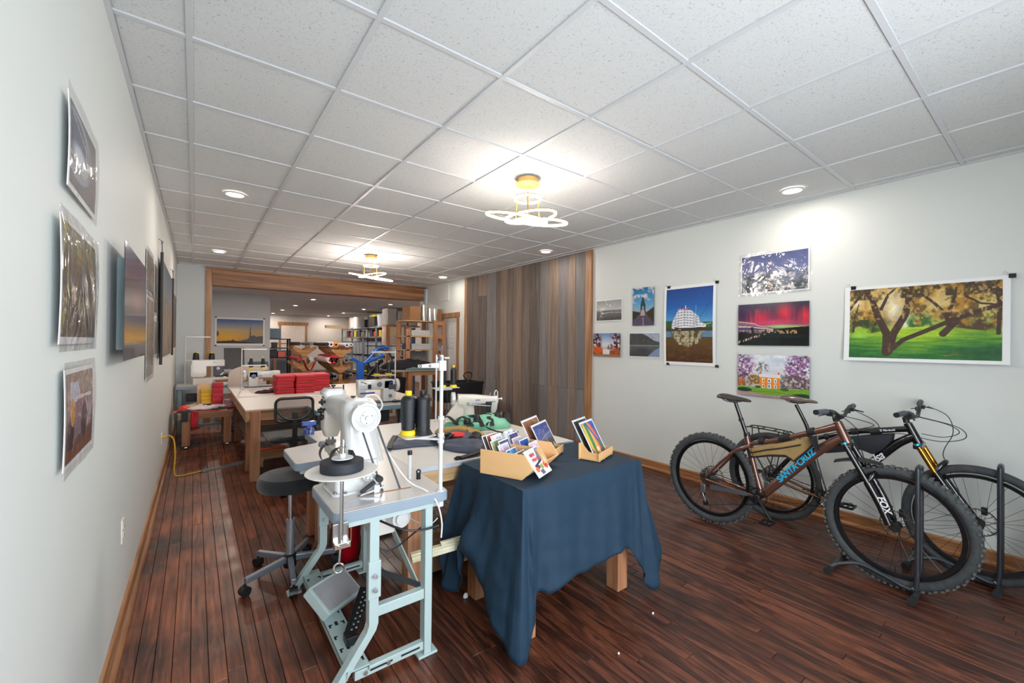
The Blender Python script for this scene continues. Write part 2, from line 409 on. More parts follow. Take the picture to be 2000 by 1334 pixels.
# shop front behind the camera: two big panes between piers
wf = G()
for a, b_, c, d in ((-.55, -.1, 0, CZ + .06), (1.1, 1.25, 0, CZ + .06), (2.45, 4.5, 0, CZ + .06), (-.1, 1.1, 0, .3), (1.25, 2.45, 0, .3), (-.1, 1.1, 2.3, CZ + .06), (1.25, 2.45, 2.3, CZ + .06)):
    wf.box(a, b_, YF - .1, YF, c, d)
struct(wf.build('wall_front', WALLM, smooth=False))
FRM = mat('window_frame_paint', (70, 72, 74), rough=.4)
for n, (a, b_) in enumerate(((-.1, 1.1), (1.25, 2.45))):
    g = G()
    for q in (a + .03, b_ - .03): g.box(q - .03, q + .03, YF - .07, YF - .02, .3, 2.3)
    for q in (.33, 2.27): g.box(a, b_, YF - .07, YF - .02, q - .03, q + .03)
    w = struct(g.build('window_%d' % (n + 1), FRM, smooth=False))
    gl = mat('window_glass', (255, 255, 255), rough=0, trans=1.0, var=0, alpha=.12)
    G().box(a + .05, b_ - .05, YF - .05, YF - .045, .36, 2.24).build('pane', gl, w, smooth=False)
struct(G().box(-.6, 7.2, YF - .1, 24.0, CZ + .03, CZ + .2).build('roof_slab', WALLM, smooth=False))

# suspended ceiling: each tile and each runner is a piece
def tilemat():
    m, nt, b = base_mat('ceiling_tile_fissured'); v = coords(nt, (1, 1, 1))
    n = N(nt, 'ShaderNodeTexNoise', i_Scale=110.0, i_Detail=2.0, i_Distortion=1.2); nt.links.new(v, n.inputs['Vector'])
    c = ramp(nt, n.outputs[0], [(.30, (170, 174, 176)), (.38, (216, 219, 219)), (1.0, (221, 224, 224))])
    nt.links.new(c, b.inputs['Base Color']); b.inputs['Roughness'].default_value = .9
    bp = N(nt, 'ShaderNodeBump', i_Strength=.5, i_Distance=.003); nt.links.new(n.outputs[0], bp.inputs['Height']); nt.links.new(bp.outputs[0], b.inputs['Normal'])
    return m
TILE = tilemat(); TEE = mat('ceiling_grid_metal', (208, 211, 214), rough=.45, var=.01)
ceil = struct(G().box(-.6, XR + .1, YF - .1, YB + .05, CZ + .022, CZ + .03).build('ceiling', TEE, smooth=False))
xs = [GX + i * T for i in range(-1, 9)]; ys = [GY + j * T for j in range(-4, 16)]
tw = .012; tiles = {}
def tile(x0, x1, y0, y1):
    w, d = round(x1 - x0, 3), round(y1 - y0, 3)
    if w < .02 or d < .02: return
    if (w, d) not in tiles:
        g = G(); e = .006
        g.add([(0, 0, 0), (w, 0, 0), (w, d, 0), (0, d, 0), (0, 0, -.008), (w, 0, -.008), (w, d, -.008), (0, d, -.008), (e, e, -.0095), (w - e, e, -.0095), (w - e, d - e, -.0095), (e, d - e, -.0095)],
              [(i, (i + 1) % 4, (i + 1) % 4 + 4, i + 4) for i in range(4)] + [(i + 4, (i + 1) % 4 + 4, (i + 1) % 4 + 8, i + 8) for i in range(4)] + [(8, 9, 10, 11)])
        tiles[(w, d)] = g.build('tile', TILE, ceil, smooth=False); o = tiles[(w, d)]
    else: o = tiles[(w, d)].copy(); COL.objects.link(o)
    o.parent = ceil; o.location = (x0, y0, CZ + .016)
for i in range(len(xs) - 1):
    for j in range(len(ys) - 1):
        a, b_ = max(xs[i] + tw, xl(ys[j]) + .02), min(xs[i + 1] - tw, XR - .02); c, d = max(ys[j] + tw, YF), min(ys[j + 1] - tw, YB - .02)
        if b_ - a > .02 and d - c > .02: tile(a, b_, c, d)
for xx in xs[1:]:
    if xx < XR: G().box(xx - tw, xx + tw, YF, YB, CZ - .001, CZ + .012).build('main_runner', TEE, ceil, smooth=False, bevel=.001)
for yy in ys:
    if YF < yy < YB: G().box(-.29, XR, yy - tw, yy + tw, CZ, CZ + .011).build('cross_runner', TEE, ceil, smooth=False)
g = G().box(XR - .02, XR, YF, YB, CZ - .002, CZ + .012)
g.add([(xl(YF) - .01, YF, CZ - .002), (xl(YF) + .022, YF, CZ - .002), (xl(YB) + .022, YB, CZ - .002), (xl(YB) - .01, YB, CZ - .002), (xl(YF) - .01, YF, CZ - .02), (xl(YF) + .022, YF, CZ), (xl(YB) + .022, YB, CZ), (xl(YB) - .01, YB, CZ - .02)], [(0, 1, 2, 3)])
g.box(-.3, XR, YB - .02, YB, CZ - .002, CZ + .012)
struct(g.build('trim_ceiling_edge', TEE, smooth=False))
c2 = struct(G().box(-.6, 6.75, YB + .05, 23.6, CZ + .018, CZ + .03).build('ceiling_store', TEE, smooth=False))
g = G()
for i in range(-1, 12):
    for j in range(0, 24):
        xa, ya = GX + i * T, YB + .2 + j * T
        g.box(xa + tw, min(xa + T - tw, 6.6), ya + tw, min(ya + T - tw, 23.4), CZ + .004, CZ + .016)
stuff(g.build('tile', TILE, c2, smooth=False))
g = G()
for i in range(0, 12): g.box(GX + i * T - tw, GX + i * T + tw, YB + .18, 23.4, CZ, CZ + .012)
for j in range(0, 25): g.box(-.4, 6.6, YB + .2 + j * T - tw, YB + .2 + j * T + tw, CZ, CZ + .012)
g.build('runner', TEE, c2, smooth=False)

# baseboards with shoe moulding
def baseboard(name, x0, sgn, y0, y1, skew=False):
    for nm, h, t, zz in (('board', .095, .016, 0.0), ('shoe', .022, .034, 0.0)):
        pass
    g = G()
    prof = [(0, 0), (.036, 0), (.036, .016), (.030, .024), (.016, .026), (.016, .088), (.012, .096), (0, .098)]
    rs = []
    for yy in (y0, y1):
        xx = xl(yy) if skew else x0
        rs.append([V((xx + sgn * px, yy, pz)) for px, pz in prof])
    g.rings(rs); return struct(g.build(name, TRIMW, smooth=False))
baseboard('baseboard_left', 0, 1, YF, YB, True)
baseboard('baseboard_right', XR, -1, YF, D0 - .08)
# opening: upright casing, big beam, thin cap board
struct(G().box(.142, .232, YB - .03, YB + .2, 0, 2.70).build('trim_1', TRIMZ, smooth=False, bevel=.003))
struct(G().box(.232, 4.26, YB - .045, YB + .22, 2.44, 2.715).build('trim_2', TRIMX, smooth=False, bevel=.004))
struct(G().box(.14, 4.30, YB - .075, YB - .02, 2.715, 2.752).build('trim_3', TRIMX, smooth=False, bevel=.003))
PIPE = mat('white_pipe_paint', (214, 218, 220), rough=.4)
struct(G().box(4.265, 4.30, YB - .04, YB + .0, 0, 2.70).build('trim_4', mat('pale_blue_trim', (150, 168, 190), rough=.5), smooth=False))
struct(G().cyl((4.318, YB - .05, 0), (4.318, YB - .05, 2.70), .027, n=16).build('trim_5', PIPE))
struct(G().box(XR - .02, XR, 8.0, 8.35, 2.38, 2.72).build('trim_6', WALLM, smooth=False, bevel=.002))

# reclaimed plank panel on the right wall
PY = [7.20, 7.0, 6.80, 6.52, 6.22, 6.06, 5.86, 5.69, 5.46, 5.26, 5.0, 4.81, 4.58, 4.375, 4.23, 4.03]
BARN = [wood('barn_wood_%d' % i, *c, axis=2, rough=.8, scale=.6, tone=.07, bump=.35, fine=.3) for i, c in enumerate([
    ((98, 86, 79), (116, 104, 96), (132, 120, 112)), ((108, 104, 104), (122, 118, 117), (138, 135, 133)), ((118, 101, 88), (136, 119, 106), (154, 138, 124)), ((84, 76, 71), (101, 92, 87), (118, 110, 104))])]
seq = [3, 0, 3, 1, 0, 2, 0, 2, 0, 3, 1, 2, 1, 2, 1, 0]
brd = random.Random(11)
for i in range(len(PY) - 1):
    y1, y0 = PY[i], PY[i + 1]; cuts = [0.098]
    if i not in (5, 8): cuts.append(.825 + brd.uniform(-.004, .004))
    if i == 2: cuts += [2.35]
    cuts = sorted(cuts) + [CZ - .004]
    for k in range(len(cuts) - 1):
        t = .019 + brd.uniform(0, .006)
        mm = BARN[2] if (i == 2 and k == len(cuts) - 2) else BARN[seq[i]]
        G().box(XR - t, XR - .001, y0 + .002, y1 - .002, cuts[k] + .001, cuts[k + 1] - .001).build('plank', mm, wallr, smooth=False, bevel=.0015)
struct(G().box(XR - .034, XR, 3.92, 4.028, .098, CZ - .003).build('trim_7', TRIMZ, smooth=False, bevel=.002))
struct(G().box(XR - .034, XR, 7.202, 7.30, .098, CZ - .003).build('trim_8', TRIMZ, smooth=False, bevel=.002))

# six-panel door in the right wall
DW = mat('door_paint', (216, 220, 222), rough=.4, var=.02)
d = struct(G().box(XR + .03, XR + .065, D0 + .005, D1 - .005, .01, DT - .005).build('door_1', DW, smooth=False))
ww = (D1 - D0)
for row, (z0, z1) in enumerate(((.22, .78), (.88, 1.48), (1.58, 1.86))):
    for c in (0, 1):
        ya = D0 + .11 + c * (ww / 2 - .03); yb = ya + ww / 2 - .19
        g = G(); a = [(ya, z0), (yb, z0), (yb, z1), (ya, z1)]
        for off, xx in ((0, .03), (.012, .038), (.05, .038), (.065, .029)):
            pass
        rs = [[V((XR + xx, ya + o_, z0 + o_)), V((XR + xx, yb - o_, z0 + o_)), V((XR + xx, yb - o_, z1 - o_)), V((XR + xx, ya + o_, z1 - o_))] for o_, xx in ((-.006, .029), (0, .024), (.012, .036), (.03, .036), (.05, .026))]
        g.rings(rs, cap=False); g.add([rs[-1][0], rs[-1][1], rs[-1][2], rs[-1][3]], [(0, 1, 2, 3)])
        g.build('door_panel', DW, d, smooth=False)
G().cyl((XR + .03, D0 + .08, .95), (XR - .03, D0 + .08, .95), .012).sphere((XR - .045, D0 + .08, .95), .03).build('door_handle', mat('brass', (170, 140, 90), rough=.3, metal=1), d)
g = G().box(XR - .02, XR, D0 - .085, D0, 0, DT + .02).box(XR - .02, XR, D1, D1 + .085, 0, DT + .02).box(XR - .028, XR, D0 - .11, D1 + .10, DT + .0, DT + .10)
struct(g.build('trim_9', TRIMZ, smooth=False, bevel=.002))
# far blank door
struct(G().box(3.39, 4.47, 23.36, 23.40, 0, 2.25).build('door_2', mat('door_cream', (226, 214, 204), rough=.5), smooth=False))
struct(G().box(3.30, 3.39, 23.35, 23.40, 0, 2.30).box(4.47, 4.57, 23.35, 23.40, 0, 2.30).box(3.25, 4.62, 23.34, 23.40, 2.25, 2.41).build('trim_10', TRIMZ, smooth=False))

# ---------------------------------------------------------------- lamps
DISK = emis('downlight_lens', (255, 240, 226), 6.0); RIMW = mat('downlight_rim', (225, 225, 222), rough=.4)
proto = None
def downlight(x, y, lab, grp, pw):
    global proto
    z = CZ - (.001 if y < YB else .001)
    if proto is None:
        proto = thing('recessed_light', lab, 'light', (x, y, z), 0, grp)
        G().lathe([(.072, 0), (.088, 0), (.088, -.004), (.080, -.009), (.070, -.010), (.066, -.004)], (x, y, z), n=28, cap=False).build('rim', RIMW, proto)
        G().lathe([(.0, -.006), (.067, -.006)], (x, y, z), n=24, cap=False).build('lens', DISK, proto)
    else: dup(proto, (x, y, z), 0, lab, grp)
    area('downlight_lamp', (x, y, z - .012), .12, pw, WARM, shape='DISK')
for x, y, lab in ((.271, 4.45, 'round recessed ceiling light near the left wall, the nearer of two'), (.271, 7.467, 'round recessed ceiling light near the left wall, the farther one before the beam'),
                  (3.95, 1.385, 'round recessed ceiling light above the tree photograph'), (3.93, 4.43, 'round recessed ceiling light beside the top of the grey plank panel, nearer one'),
                  (3.93, 7.5, 'small round recessed ceiling light above the white six-panel door')):
    downlight(x, y, lab, 'recessed lights in the shop ceiling', DOWN_P)
for cxx, side in ((2.93, 'left row'), (5.4, 'right row above the metal shelves')):
    for k, yy in enumerate((14.15, 17.05, 19.9, 22.6)):
        downlight(cxx, yy, 'back room ceiling light, %s, %s from the beam' % (side, ('first', 'second', 'third', 'fourth')[k]), 'recessed lights in the back room ceiling', DOWN_P * 4)
for xx, yy, nm in ((.9, 10.6, 'left'), (2.93, 10.9, 'middle'), (5.4, 11.1, 'right')): downlight(xx, yy, 'added ceiling light in the back room, unseen behind the beam, %s one' % nm, 'added unseen lights behind the beam', DOWN_P * 8)  # extra unseen lights, added to brighten the print wall and back room
GOLD = mat('brushed_gold', (214, 170, 92), rough=.32, metal=.9, var=.03)
GLOW = emis('pendant_diffuser', (255, 244, 228), 5.0)
def pendant(x, y, rz, lab):
    t = thing('pendant_light', lab, 'light', (x, y, CZ), 0, 'gold ring pendant lights')
    R = Matrix.Translation(V((x, y, CZ))) @ Matrix.Rotation(rz, 4, 'Z')
    P = lambda a, b, c: R @ V((a, b, c))
    G().lathe([(.08, 0), (.08, -.035), (.095, -.037), (.095, -.045), (.0, -.046)], (x, y, CZ), n=36, cap=False).build('canopy', mat('satin_gold', (232, 192, 118), rough=.45, metal=.55, var=.02), t)
    for a in (.5, 2.6, 4.7): G().cyl(P(.055 * math.cos(a), .055 * math.sin(a), -.045), P(.098 * math.cos(a), .098 * math.sin(a), -.148), .0012, n=6).build('suspension_wire', mat('steel_wire', (190, 190, 190), rough=.3, metal=1), t)
    def ribbon(pts, w=.016, closed=True):
        """channel of rectangular section: gold outside and top, glowing diffuser below and inside"""
        gg, gd = G(), G(); m = len(pts); ro, ri, rt, rl = [], [], [], []
        rsg, rsd = [], []
        for i in range(m):
            p = pts[i]; dd = (pts[(i + 1) % m] - pts[i - 1]).normalized(); s_ = dd.cross(Z).normalized(); up = s_.cross(dd)
            rsg.append([p + s_ * w * .55 + up * w * .5, p - s_ * w * .55 + up * w * .5, p - s_ * w * .55 + up * w * .15, p + s_ * w * .55 + up * w * .15])
            rsd.append([p + s_ * w * .6 + up * w * .15, p - s_ * w * .6 + up * w * .15, p - s_ * w * .55 - up * w * .6, p + s_ * w * .55 - up * w * .6])
        gg.rings(rsg, closed=True); gd.rings(rsd, closed=True); return gg, gd
    def loop(cx, cy, cz, rx, ry, tx, ty, rot, k=56):
        out = []
        for i in range(k):
            a = 2 * PI * i / k; px, py = rx * math.cos(a), ry * math.sin(a)
            qx, qy = px * math.cos(rot) - py * math.sin(rot), px * math.sin(rot) + py * math.cos(rot)
            out.append(P(cx + qx, cy + qy, cz + qx * tx + qy * ty))
        return out
    for n_, L_ in (('ring', loop(0, 0, -.155, .10, .10, 0, 0, 0)), ('ring', loop(-.085, -.07, -.325, .235, .185, -.12, .14, .3)), ('ring', loop(.03, .03, -.285, .22, .125, .26, -.06, .5)), ('ring', loop(.12, -.03, -.345, .19, .11, -.12, .06, -.45)), ('ring', loop(.0, .0, -.32, .10, .08, .1, .1, .2))):
        gg, gd = ribbon(L_); o = gg.build(n_, GOLD, t); gd.build('diffuser', GLOW, o)
    for a in (.5, 2.6, 4.7): G().cyl(P(.10 * math.cos(a), .10 * math.sin(a), -.14), P(.11 * math.cos(a), .11 * math.sin(a), -.31), .006, n=8).build('bracket', GOLD, t)
pendant(2.085, 2.573, -.65, 'gold pendant light with twisted glowing rings above the print table')
pendant(2.102, 6.312, -.15, 'gold pendant light with twisted glowing rings farther back above the cutting table')
# light thrown by each pendant's rings, placed at the rings
for xx, yy, pw_ in ((2.085, 2.573, 35), (2.102, 6.312, 62)):
    l = bpy.data.lights.new('pendant_lamp', 'POINT'); l.energy = pw_; l.color = WARM; l.shadow_soft_size = .16
    o = bpy.data.objects.new('pendant_lamp', l); COL.objects.link(o); o.location = (xx, yy, CZ - .38)
# ---------------------------------------------------------------- flat pictures, computed point by point
class Pic:
    """a picture as colours on a fine grid: u to the right, v down, both 0..1; colours in display values"""
    def __init__(s, w, h, seed=1):
        s.w, s.h = w, h; s.u, s.v = np.meshgrid((np.arange(w) + .5) / w, (np.arange(h) + .5) / h); s.a = np.zeros((h, w, 3)); s.seed = seed; s.asp = w / h
    def noise(s, fx, fy, seed=0, octv=4, rough=.55):
        out = np.zeros_like(s.u); amp = 1.0; tot = 0
        for k in range(octv):
            R = np.random.RandomState(s.seed * 131 + seed * 17 + k).rand(64, 64)
            x, y = s.u * fx * 2 ** k, s.v * fy * 2 ** k; xi, yi = np.floor(x).astype(int), np.floor(y).astype(int)
            fx_, fy_ = x - xi, y - yi; fx_ = fx_ * fx_ * (3 - 2 * fx_); fy_ = fy_ * fy_ * (3 - 2 * fy_)
            g = lambda a, b: R[b % 64, a % 64]
            out += amp * ((g(xi, yi) * (1 - fx_) + g(xi + 1, yi) * fx_) * (1 - fy_) + (g(xi, yi + 1) * (1 - fx_) + g(xi + 1, yi + 1) * fx_) * fy_); tot += amp; amp *= rough
        return out / tot
    def grad(s, stops, axis='v'):
        t = s.v if axis == 'v' else s.u; ps = [p for p, c in stops]
        for k in range(3): s.a[..., k] = np.interp(t, ps, [c[k] for p, c in stops])
        return s
    def put(s, m, c, soft=None):
        m = np.clip(m.astype(float), 0, 1)[..., None]; c = np.array(c, float)
        s.a = s.a * (1 - m) + (c if c.ndim > 1 else c[None, None, :]) * m; return s
    def mixc(s, t, c0, c1): t = np.clip(t, 0, 1)[..., None]; return np.array(c0, float) * (1 - t) + np.array(c1, float) * t
    def ell(s, cx, cy, rx, ry, soft=.0):
        d = np.sqrt(((s.u - cx) / rx) ** 2 + ((s.v - cy) / ry) ** 2)
        return (d < 1).astype(float) if soft == 0 else np.clip((1 - d) / soft, 0, 1)
    def poly(s, pts):
        inside = np.zeros_like(s.u, bool); n = len(pts); j = n - 1
        for i in range(n):
            xi, yi = pts[i]; xj, yj = pts[j]
            if yi != yj: inside ^= ((yi > s.v) != (yj > s.v)) & (s.u < (xj - xi) * (s.v - yi) / (yj - yi) + xi)
            j = i
        return inside
    def line(s, pts, w0, w1=None):
        """thick stroke; widths are in v units"""
        w1 = w0 if w1 is None else w1; m = np.zeros_like(s.u, bool); n = len(pts) - 1
        for i in range(n):
            (x0, y0), (x1, y1) = pts[i], pts[i + 1]; dx, dy = (x1 - x0) * s.asp, y1 - y0; L = dx * dx + dy * dy + 1e-9
            px, py = (s.u - x0) * s.asp, s.v - y0; t = np.clip((px * dx + py * dy) / L, 0, 1)
            d = np.hypot(px - t * dx, py - t * dy); w = w0 + (w1 - w0) * ((i + t) / n); m |= d < w
        return m
    def grain(s, amt=10, f=40, seed=9): n = s.noise(f, f / s.asp, seed, 2) - .5; s.a = s.a + n[..., None] * 2 * amt; return s
PICM = None
def picmat(name, rough, coat=0.0):
    if name in MATS: return MATS[name]
    m, nt, b = base_mat(name); at = N(nt, 'ShaderNodeAttribute', attribute_name='Col'); nt.links.new(at.outputs['Color'], b.inputs['Base Color'])
    b.inputs['Roughness'].default_value = rough; b.inputs['Coat Weight'].default_value = coat; MATS[name] = m; return m
PM_MATTE = lambda: picmat('printed_paper', .55)
PM_GLOSS = lambda: picmat('printed_metal_panel', .22, .3)
def picmesh(name, pic, tl, tr, bl, m, parent, curl=None):
    """one flat printed sheet: corners top-left, top-right, bottom-left in the world"""
    tl, tr, bl = V(tl), V(tr), V(bl); w, h = pic.w, pic.h
    tu = np.linspace(0, 1, w + 1); tv = np.linspace(0, 1, h + 1); U, Vv = np.meshgrid(tu, tv)
    P = np.array(tl)[None, None] + U[..., None] * np.array(tr - tl) + Vv[..., None] * np.array(bl - tl)
    if curl is not None: P = P + curl(U, Vv)[..., None] * np.array((tr - tl).cross(tl - bl).normalized())
    a = parent if parent.parent is None else parent.parent
    inv = np.array(a.matrix_basis.inverted()) if parent is not None else np.eye(4)
    P = P.reshape(-1, 3) @ inv[:3, :3].T + inv[:3, 3]
    idx = np.arange((w + 1) * (h + 1)).reshape(h + 1, w + 1)
    F = np.stack([idx[1:, :-1], idx[1:, 1:], idx[:-1, 1:], idx[:-1, :-1]], -1).reshape(-1, 4)
    me = bpy.data.meshes.new(name); me.vertices.add(len(P)); me.vertices.foreach_set('co', P.astype(np.float32).ravel())
    me.loops.add(F.size); me.loops.foreach_set('vertex_index', F.astype(np.int32).ravel())
    me.polygons.add(len(F)); me.polygons.foreach_set('loop_start', np.arange(0, F.size, 4, dtype=np.int32)); me.update(calc_edges=True)
    ca = me.color_attributes.new('Col', 'FLOAT_COLOR', 'CORNER')
    c = lin(np.clip(pic.a, 0, 255)).reshape(-1, 3); c = np.concatenate([c, np.ones((len(c), 1))], 1)
    ca.data.foreach_set('color', np.repeat(c, 4, axis=0).astype(np.float32).ravel())
    me.materials.append(m); o = bpy.data.objects.new(name, me); COL.objects.link(o); o.parent = parent; return o
PAPER = mat('white_print_paper', (236, 238, 240), rough=.5, var=.01)
CLIP = mat('black_binder_clip', (18, 18, 20), rough=.35); WIRE = mat('clip_wire', (170, 170, 172), rough=.25, metal=1)
FILM = glass_film('print_sleeve_film', wrinkle=.35, scale=5.0, rough=.08, amount=.03)
FILMW = glass_film('wrinkled_sleeve_film', wrinkle=1.0, scale=4.5, rough=.10, amount=.10)
CORE = mat('panel_edge', (40, 44, 52), rough=.4)

def wallprint(side, name, label, pic, y0, y1, z0, z1, off, border=(0, 0, 0, 0), sleeve=None, clips='', panel=False, cat='photo print', curl=None, group=None, gloss=False, thick=.002, sl=.02):
    """y0 = the picture's left edge as seen from the room. side 'R' wall: left edge has the larger y; side 'L': the smaller"""
    if side == 'R': base = lambda y: XR - off; nx = -1
    else: base = lambda y: xl(y) + off; nx = 1
    t = thing(name, label, cat, (base((y0 + y1) / 2), (y0 + y1) / 2, (z0 + z1) / 2), 0, group)
    s_ = 1 if y1 > y0 else -1
    bl_, br_, bt_, bb_ = border
    def q(y, z, d=0): return V((base(y) + nx * d, y, z))
    zz = lambda u, v_: (curl(u, v_) if curl else 0)
    g = G(); nu, nv = (10, 10) if curl else (1, 1)
    rs = []
    ya, yb = y0 - s_ * bl_, y1 + s_ * br_; za, zb = z0 - bb_, z1 + bt_
    for d in (0, thick):
        pass
    k = len(g.v)
    fr = lambda u, v_, d: q(ya + (yb - ya) * u, zb + (za - zb) * v_, d + (zz(np.float64(u), np.float64(v_)) if curl else 0))
    g.grid(lambda u, v_: fr(u, v_, 0), nu, nv); g.grid(lambda u, v_: fr(u, v_, thick), nu, nv)
    n1 = (nu + 1) * (nv + 1); per = [i for i in range(nu + 1)] + [nu + (nu + 1) * j for j in range(1, nv + 1)] + [(nu + 1) * nv + i for i in range(nu - 1, -1, -1)] + [(nu + 1) * j for j in range(nv - 1, 0, -1)]
    for i in range(len(per)): a, b_ = per[i], per[(i + 1) % len(per)]; g.f.append((a, b_, b_ + n1, a + n1))
    g.build('panel' if panel else 'sheet', CORE if panel else PAPER, t, smooth=False)
    # printed face
    Wd, Hd = abs(yb - ya), zb - za
    def curl_in(U, Vv):
        if not curl: return U * 0
        uu = (bl_ + U * abs(y1 - y0)) / Wd; vv = (bt_ + Vv * (z1 - z0)) / Hd; return curl(uu, vv)
    picmesh('picture', pic, q(y0, z1, thick + .0008), q(y1, z1, thick + .0008), q(y0, z0, thick + .0008), PM_GLOSS() if gloss else PM_MATTE(), t, curl_in)
    if sleeve:
        e = sl; ph = random.Random(len(label)).random() * 6
        g = G().grid(lambda u, v_: fr((u * (1 + 2 * e / Wd) - e / Wd), (v_ * (1 + 2 * e / Hd) - e / Hd), thick + .004 + .0015 * math.sin(u * 9 + v_ * 5 + ph)), 14, 14)
        g.build('plastic_sleeve', sleeve, t)
    for ch in clips:
        py = {'a': ya + s_ * .025, 'b': yb - s_ * .025, 'c': ya + s_ * .02, 'd': yb - s_ * .02}[ch]; top = ch in 'ab'
        pz = zb if top else za; sg = 1 if top else -1
        g = G(); u_ = 0 if py == ya else 1; xx = base(py) + nx * (thick + .0 + (zz(np.float64(.03 if ch in 'ac' else .97), np.float64(0 if top else 1)) if curl else 0))
        g.prism([(-.010, 0), (.010, 0), (.003, -.028), (-.003, -.028)], (xx - .0, py - .016, pz + sg * .008), V((1, 0, 0)), V((0, 0, sg)), .032 * (-1 if sg > 0 else 1) * -1)
        o = g.build('binder_clip', CLIP, t, smooth=False)
        if top: G().tube(smooth_path([(xx, py - .008, pz + .008), (xx, py - .006, pz + .022), (xx, py, pz + .028), (xx, py + .006, pz + .022), (xx, py + .008, pz + .008)], 4), .0009, 6).build('clip_handle', WIRE, o)
    return t

# --- right wall pictures
def pic_tree():
    p = Pic(300, 190, 1); p.grad([(0, (196, 160, 88)), (.3, (206, 190, 130)), (.55, (150, 170, 70)), (.62, (150, 196, 40)), (.78, (92, 170, 24)), (1, (28, 92, 34))])
    n = p.noise(9, 5, 1); n2 = p.noise(26, 14, 2, 3)
    p.put(np.clip((n - .42) * 5, 0, 1) * (p.v < .55), (170, 124, 44)); p.put(np.clip((n2 - .5) * 6, 0, 1) * (p.v < .5), (104, 84, 34))
    p.put(p.ell(.33, .28, .12, .32, .9) * .95, (248, 244, 222)); p.put(p.ell(.42, .5, .07, .2, .9), (238, 240, 208)); p.put(p.ell(.05, .2, .05, .08, .8), (230, 225, 210))
    p.put(np.clip((p.noise(14, 8, 3) - .44) * 5, 0, 1) * p.ell(.1, .5, .22, .24, .4), (44, 62, 26)); p.put(np.clip((p.noise(18, 10, 4) - .40) * 5, 0, 1) * p.ell(.52, .52, .12, .16, .4), (52, 104, 44))
    p.put(np.clip((p.noise(16, 10, 5) - .36) * 5, 0, 1) * p.ell(.86, .5, .2, .18, .4), (78, 58, 34)); p.put(np.clip((p.noise(20, 8, 6) - .45) * 5, 0, 1) * (p.v < .16), (62, 52, 28))
    gl = p.noise(6, 40, 7, 3); hill = .62 - .06 * np.sin((p.u - .25) * 5); g = p.v > hill
    p.put(g * .9, p.mixc((p.v - .6) * 2.4 + (gl - .5) * .9 + np.abs(p.u - .48) * .75, (184, 214, 44), (26, 98, 40)))
    p.put(p.ell(.08, .68, .1, .05, .6), (150, 200, 70)); p.put(p.ell(.93, .9, .25, .14, .9) * .6, (20, 70, 40))
    bark = (66, 46, 34)
    for L, a, b in (([(.285, .92), (.285, .66), (.22, .42), (.17, .16), (.12, 0)], .055, .028), ([(.30, .90), (.33, .66), (.41, .40), (.435, .22), (.43, 0)], .05, .035), ([(.33, .86), (.40, .74), (.55, .62), (.72, .48), (.88, .37), (1.0, .30)], .030, .026),
                    ([(.24, .3), (.29, .1), (.34, .02)], .022, .010), ([(.70, .56), (.68, .42), (.60, .24), (.48, .06)], .028, .012), ([(.69, .42), (.72, .24), (.74, .06)], .024, .010), ([(.0, .28), (.06, .14), (.14, .02)], .02, .012), ([(.03, .62), (.04, .4), (.07, .22)], .016, .008),
                    ([(.78, .16), (.88, .28), (1, .31)], .014, .01), ([(.82, 0), (.93, .12), (1, .16)], .03, .045), ([(.66, .66), (.71, .56), (.74, .50)], .04, .03), ([(.98, .66), (.985, .3), (.97, .1)], .02, .02)):
        p.put(p.line(L, a, b), bark)
    n3 = p.noise(60, 12, 8, 3); p.put((p.line([(.30, .9), (.31, .7), (.36, .5)], .02, .012)) * np.clip((n3 - .4) * 3, 0, 1), (112, 84, 66))
    p.put(p.line([(.68, .95), (.73, .93), (.79, .94)], .010, .004), (120, 92, 60)); p.put(np.clip((p.noise(40, 22, 11, 3) - .56) * 8, 0, 1) * (p.v < .45) * .6, (226, 190, 110))
    return p.grain(9)
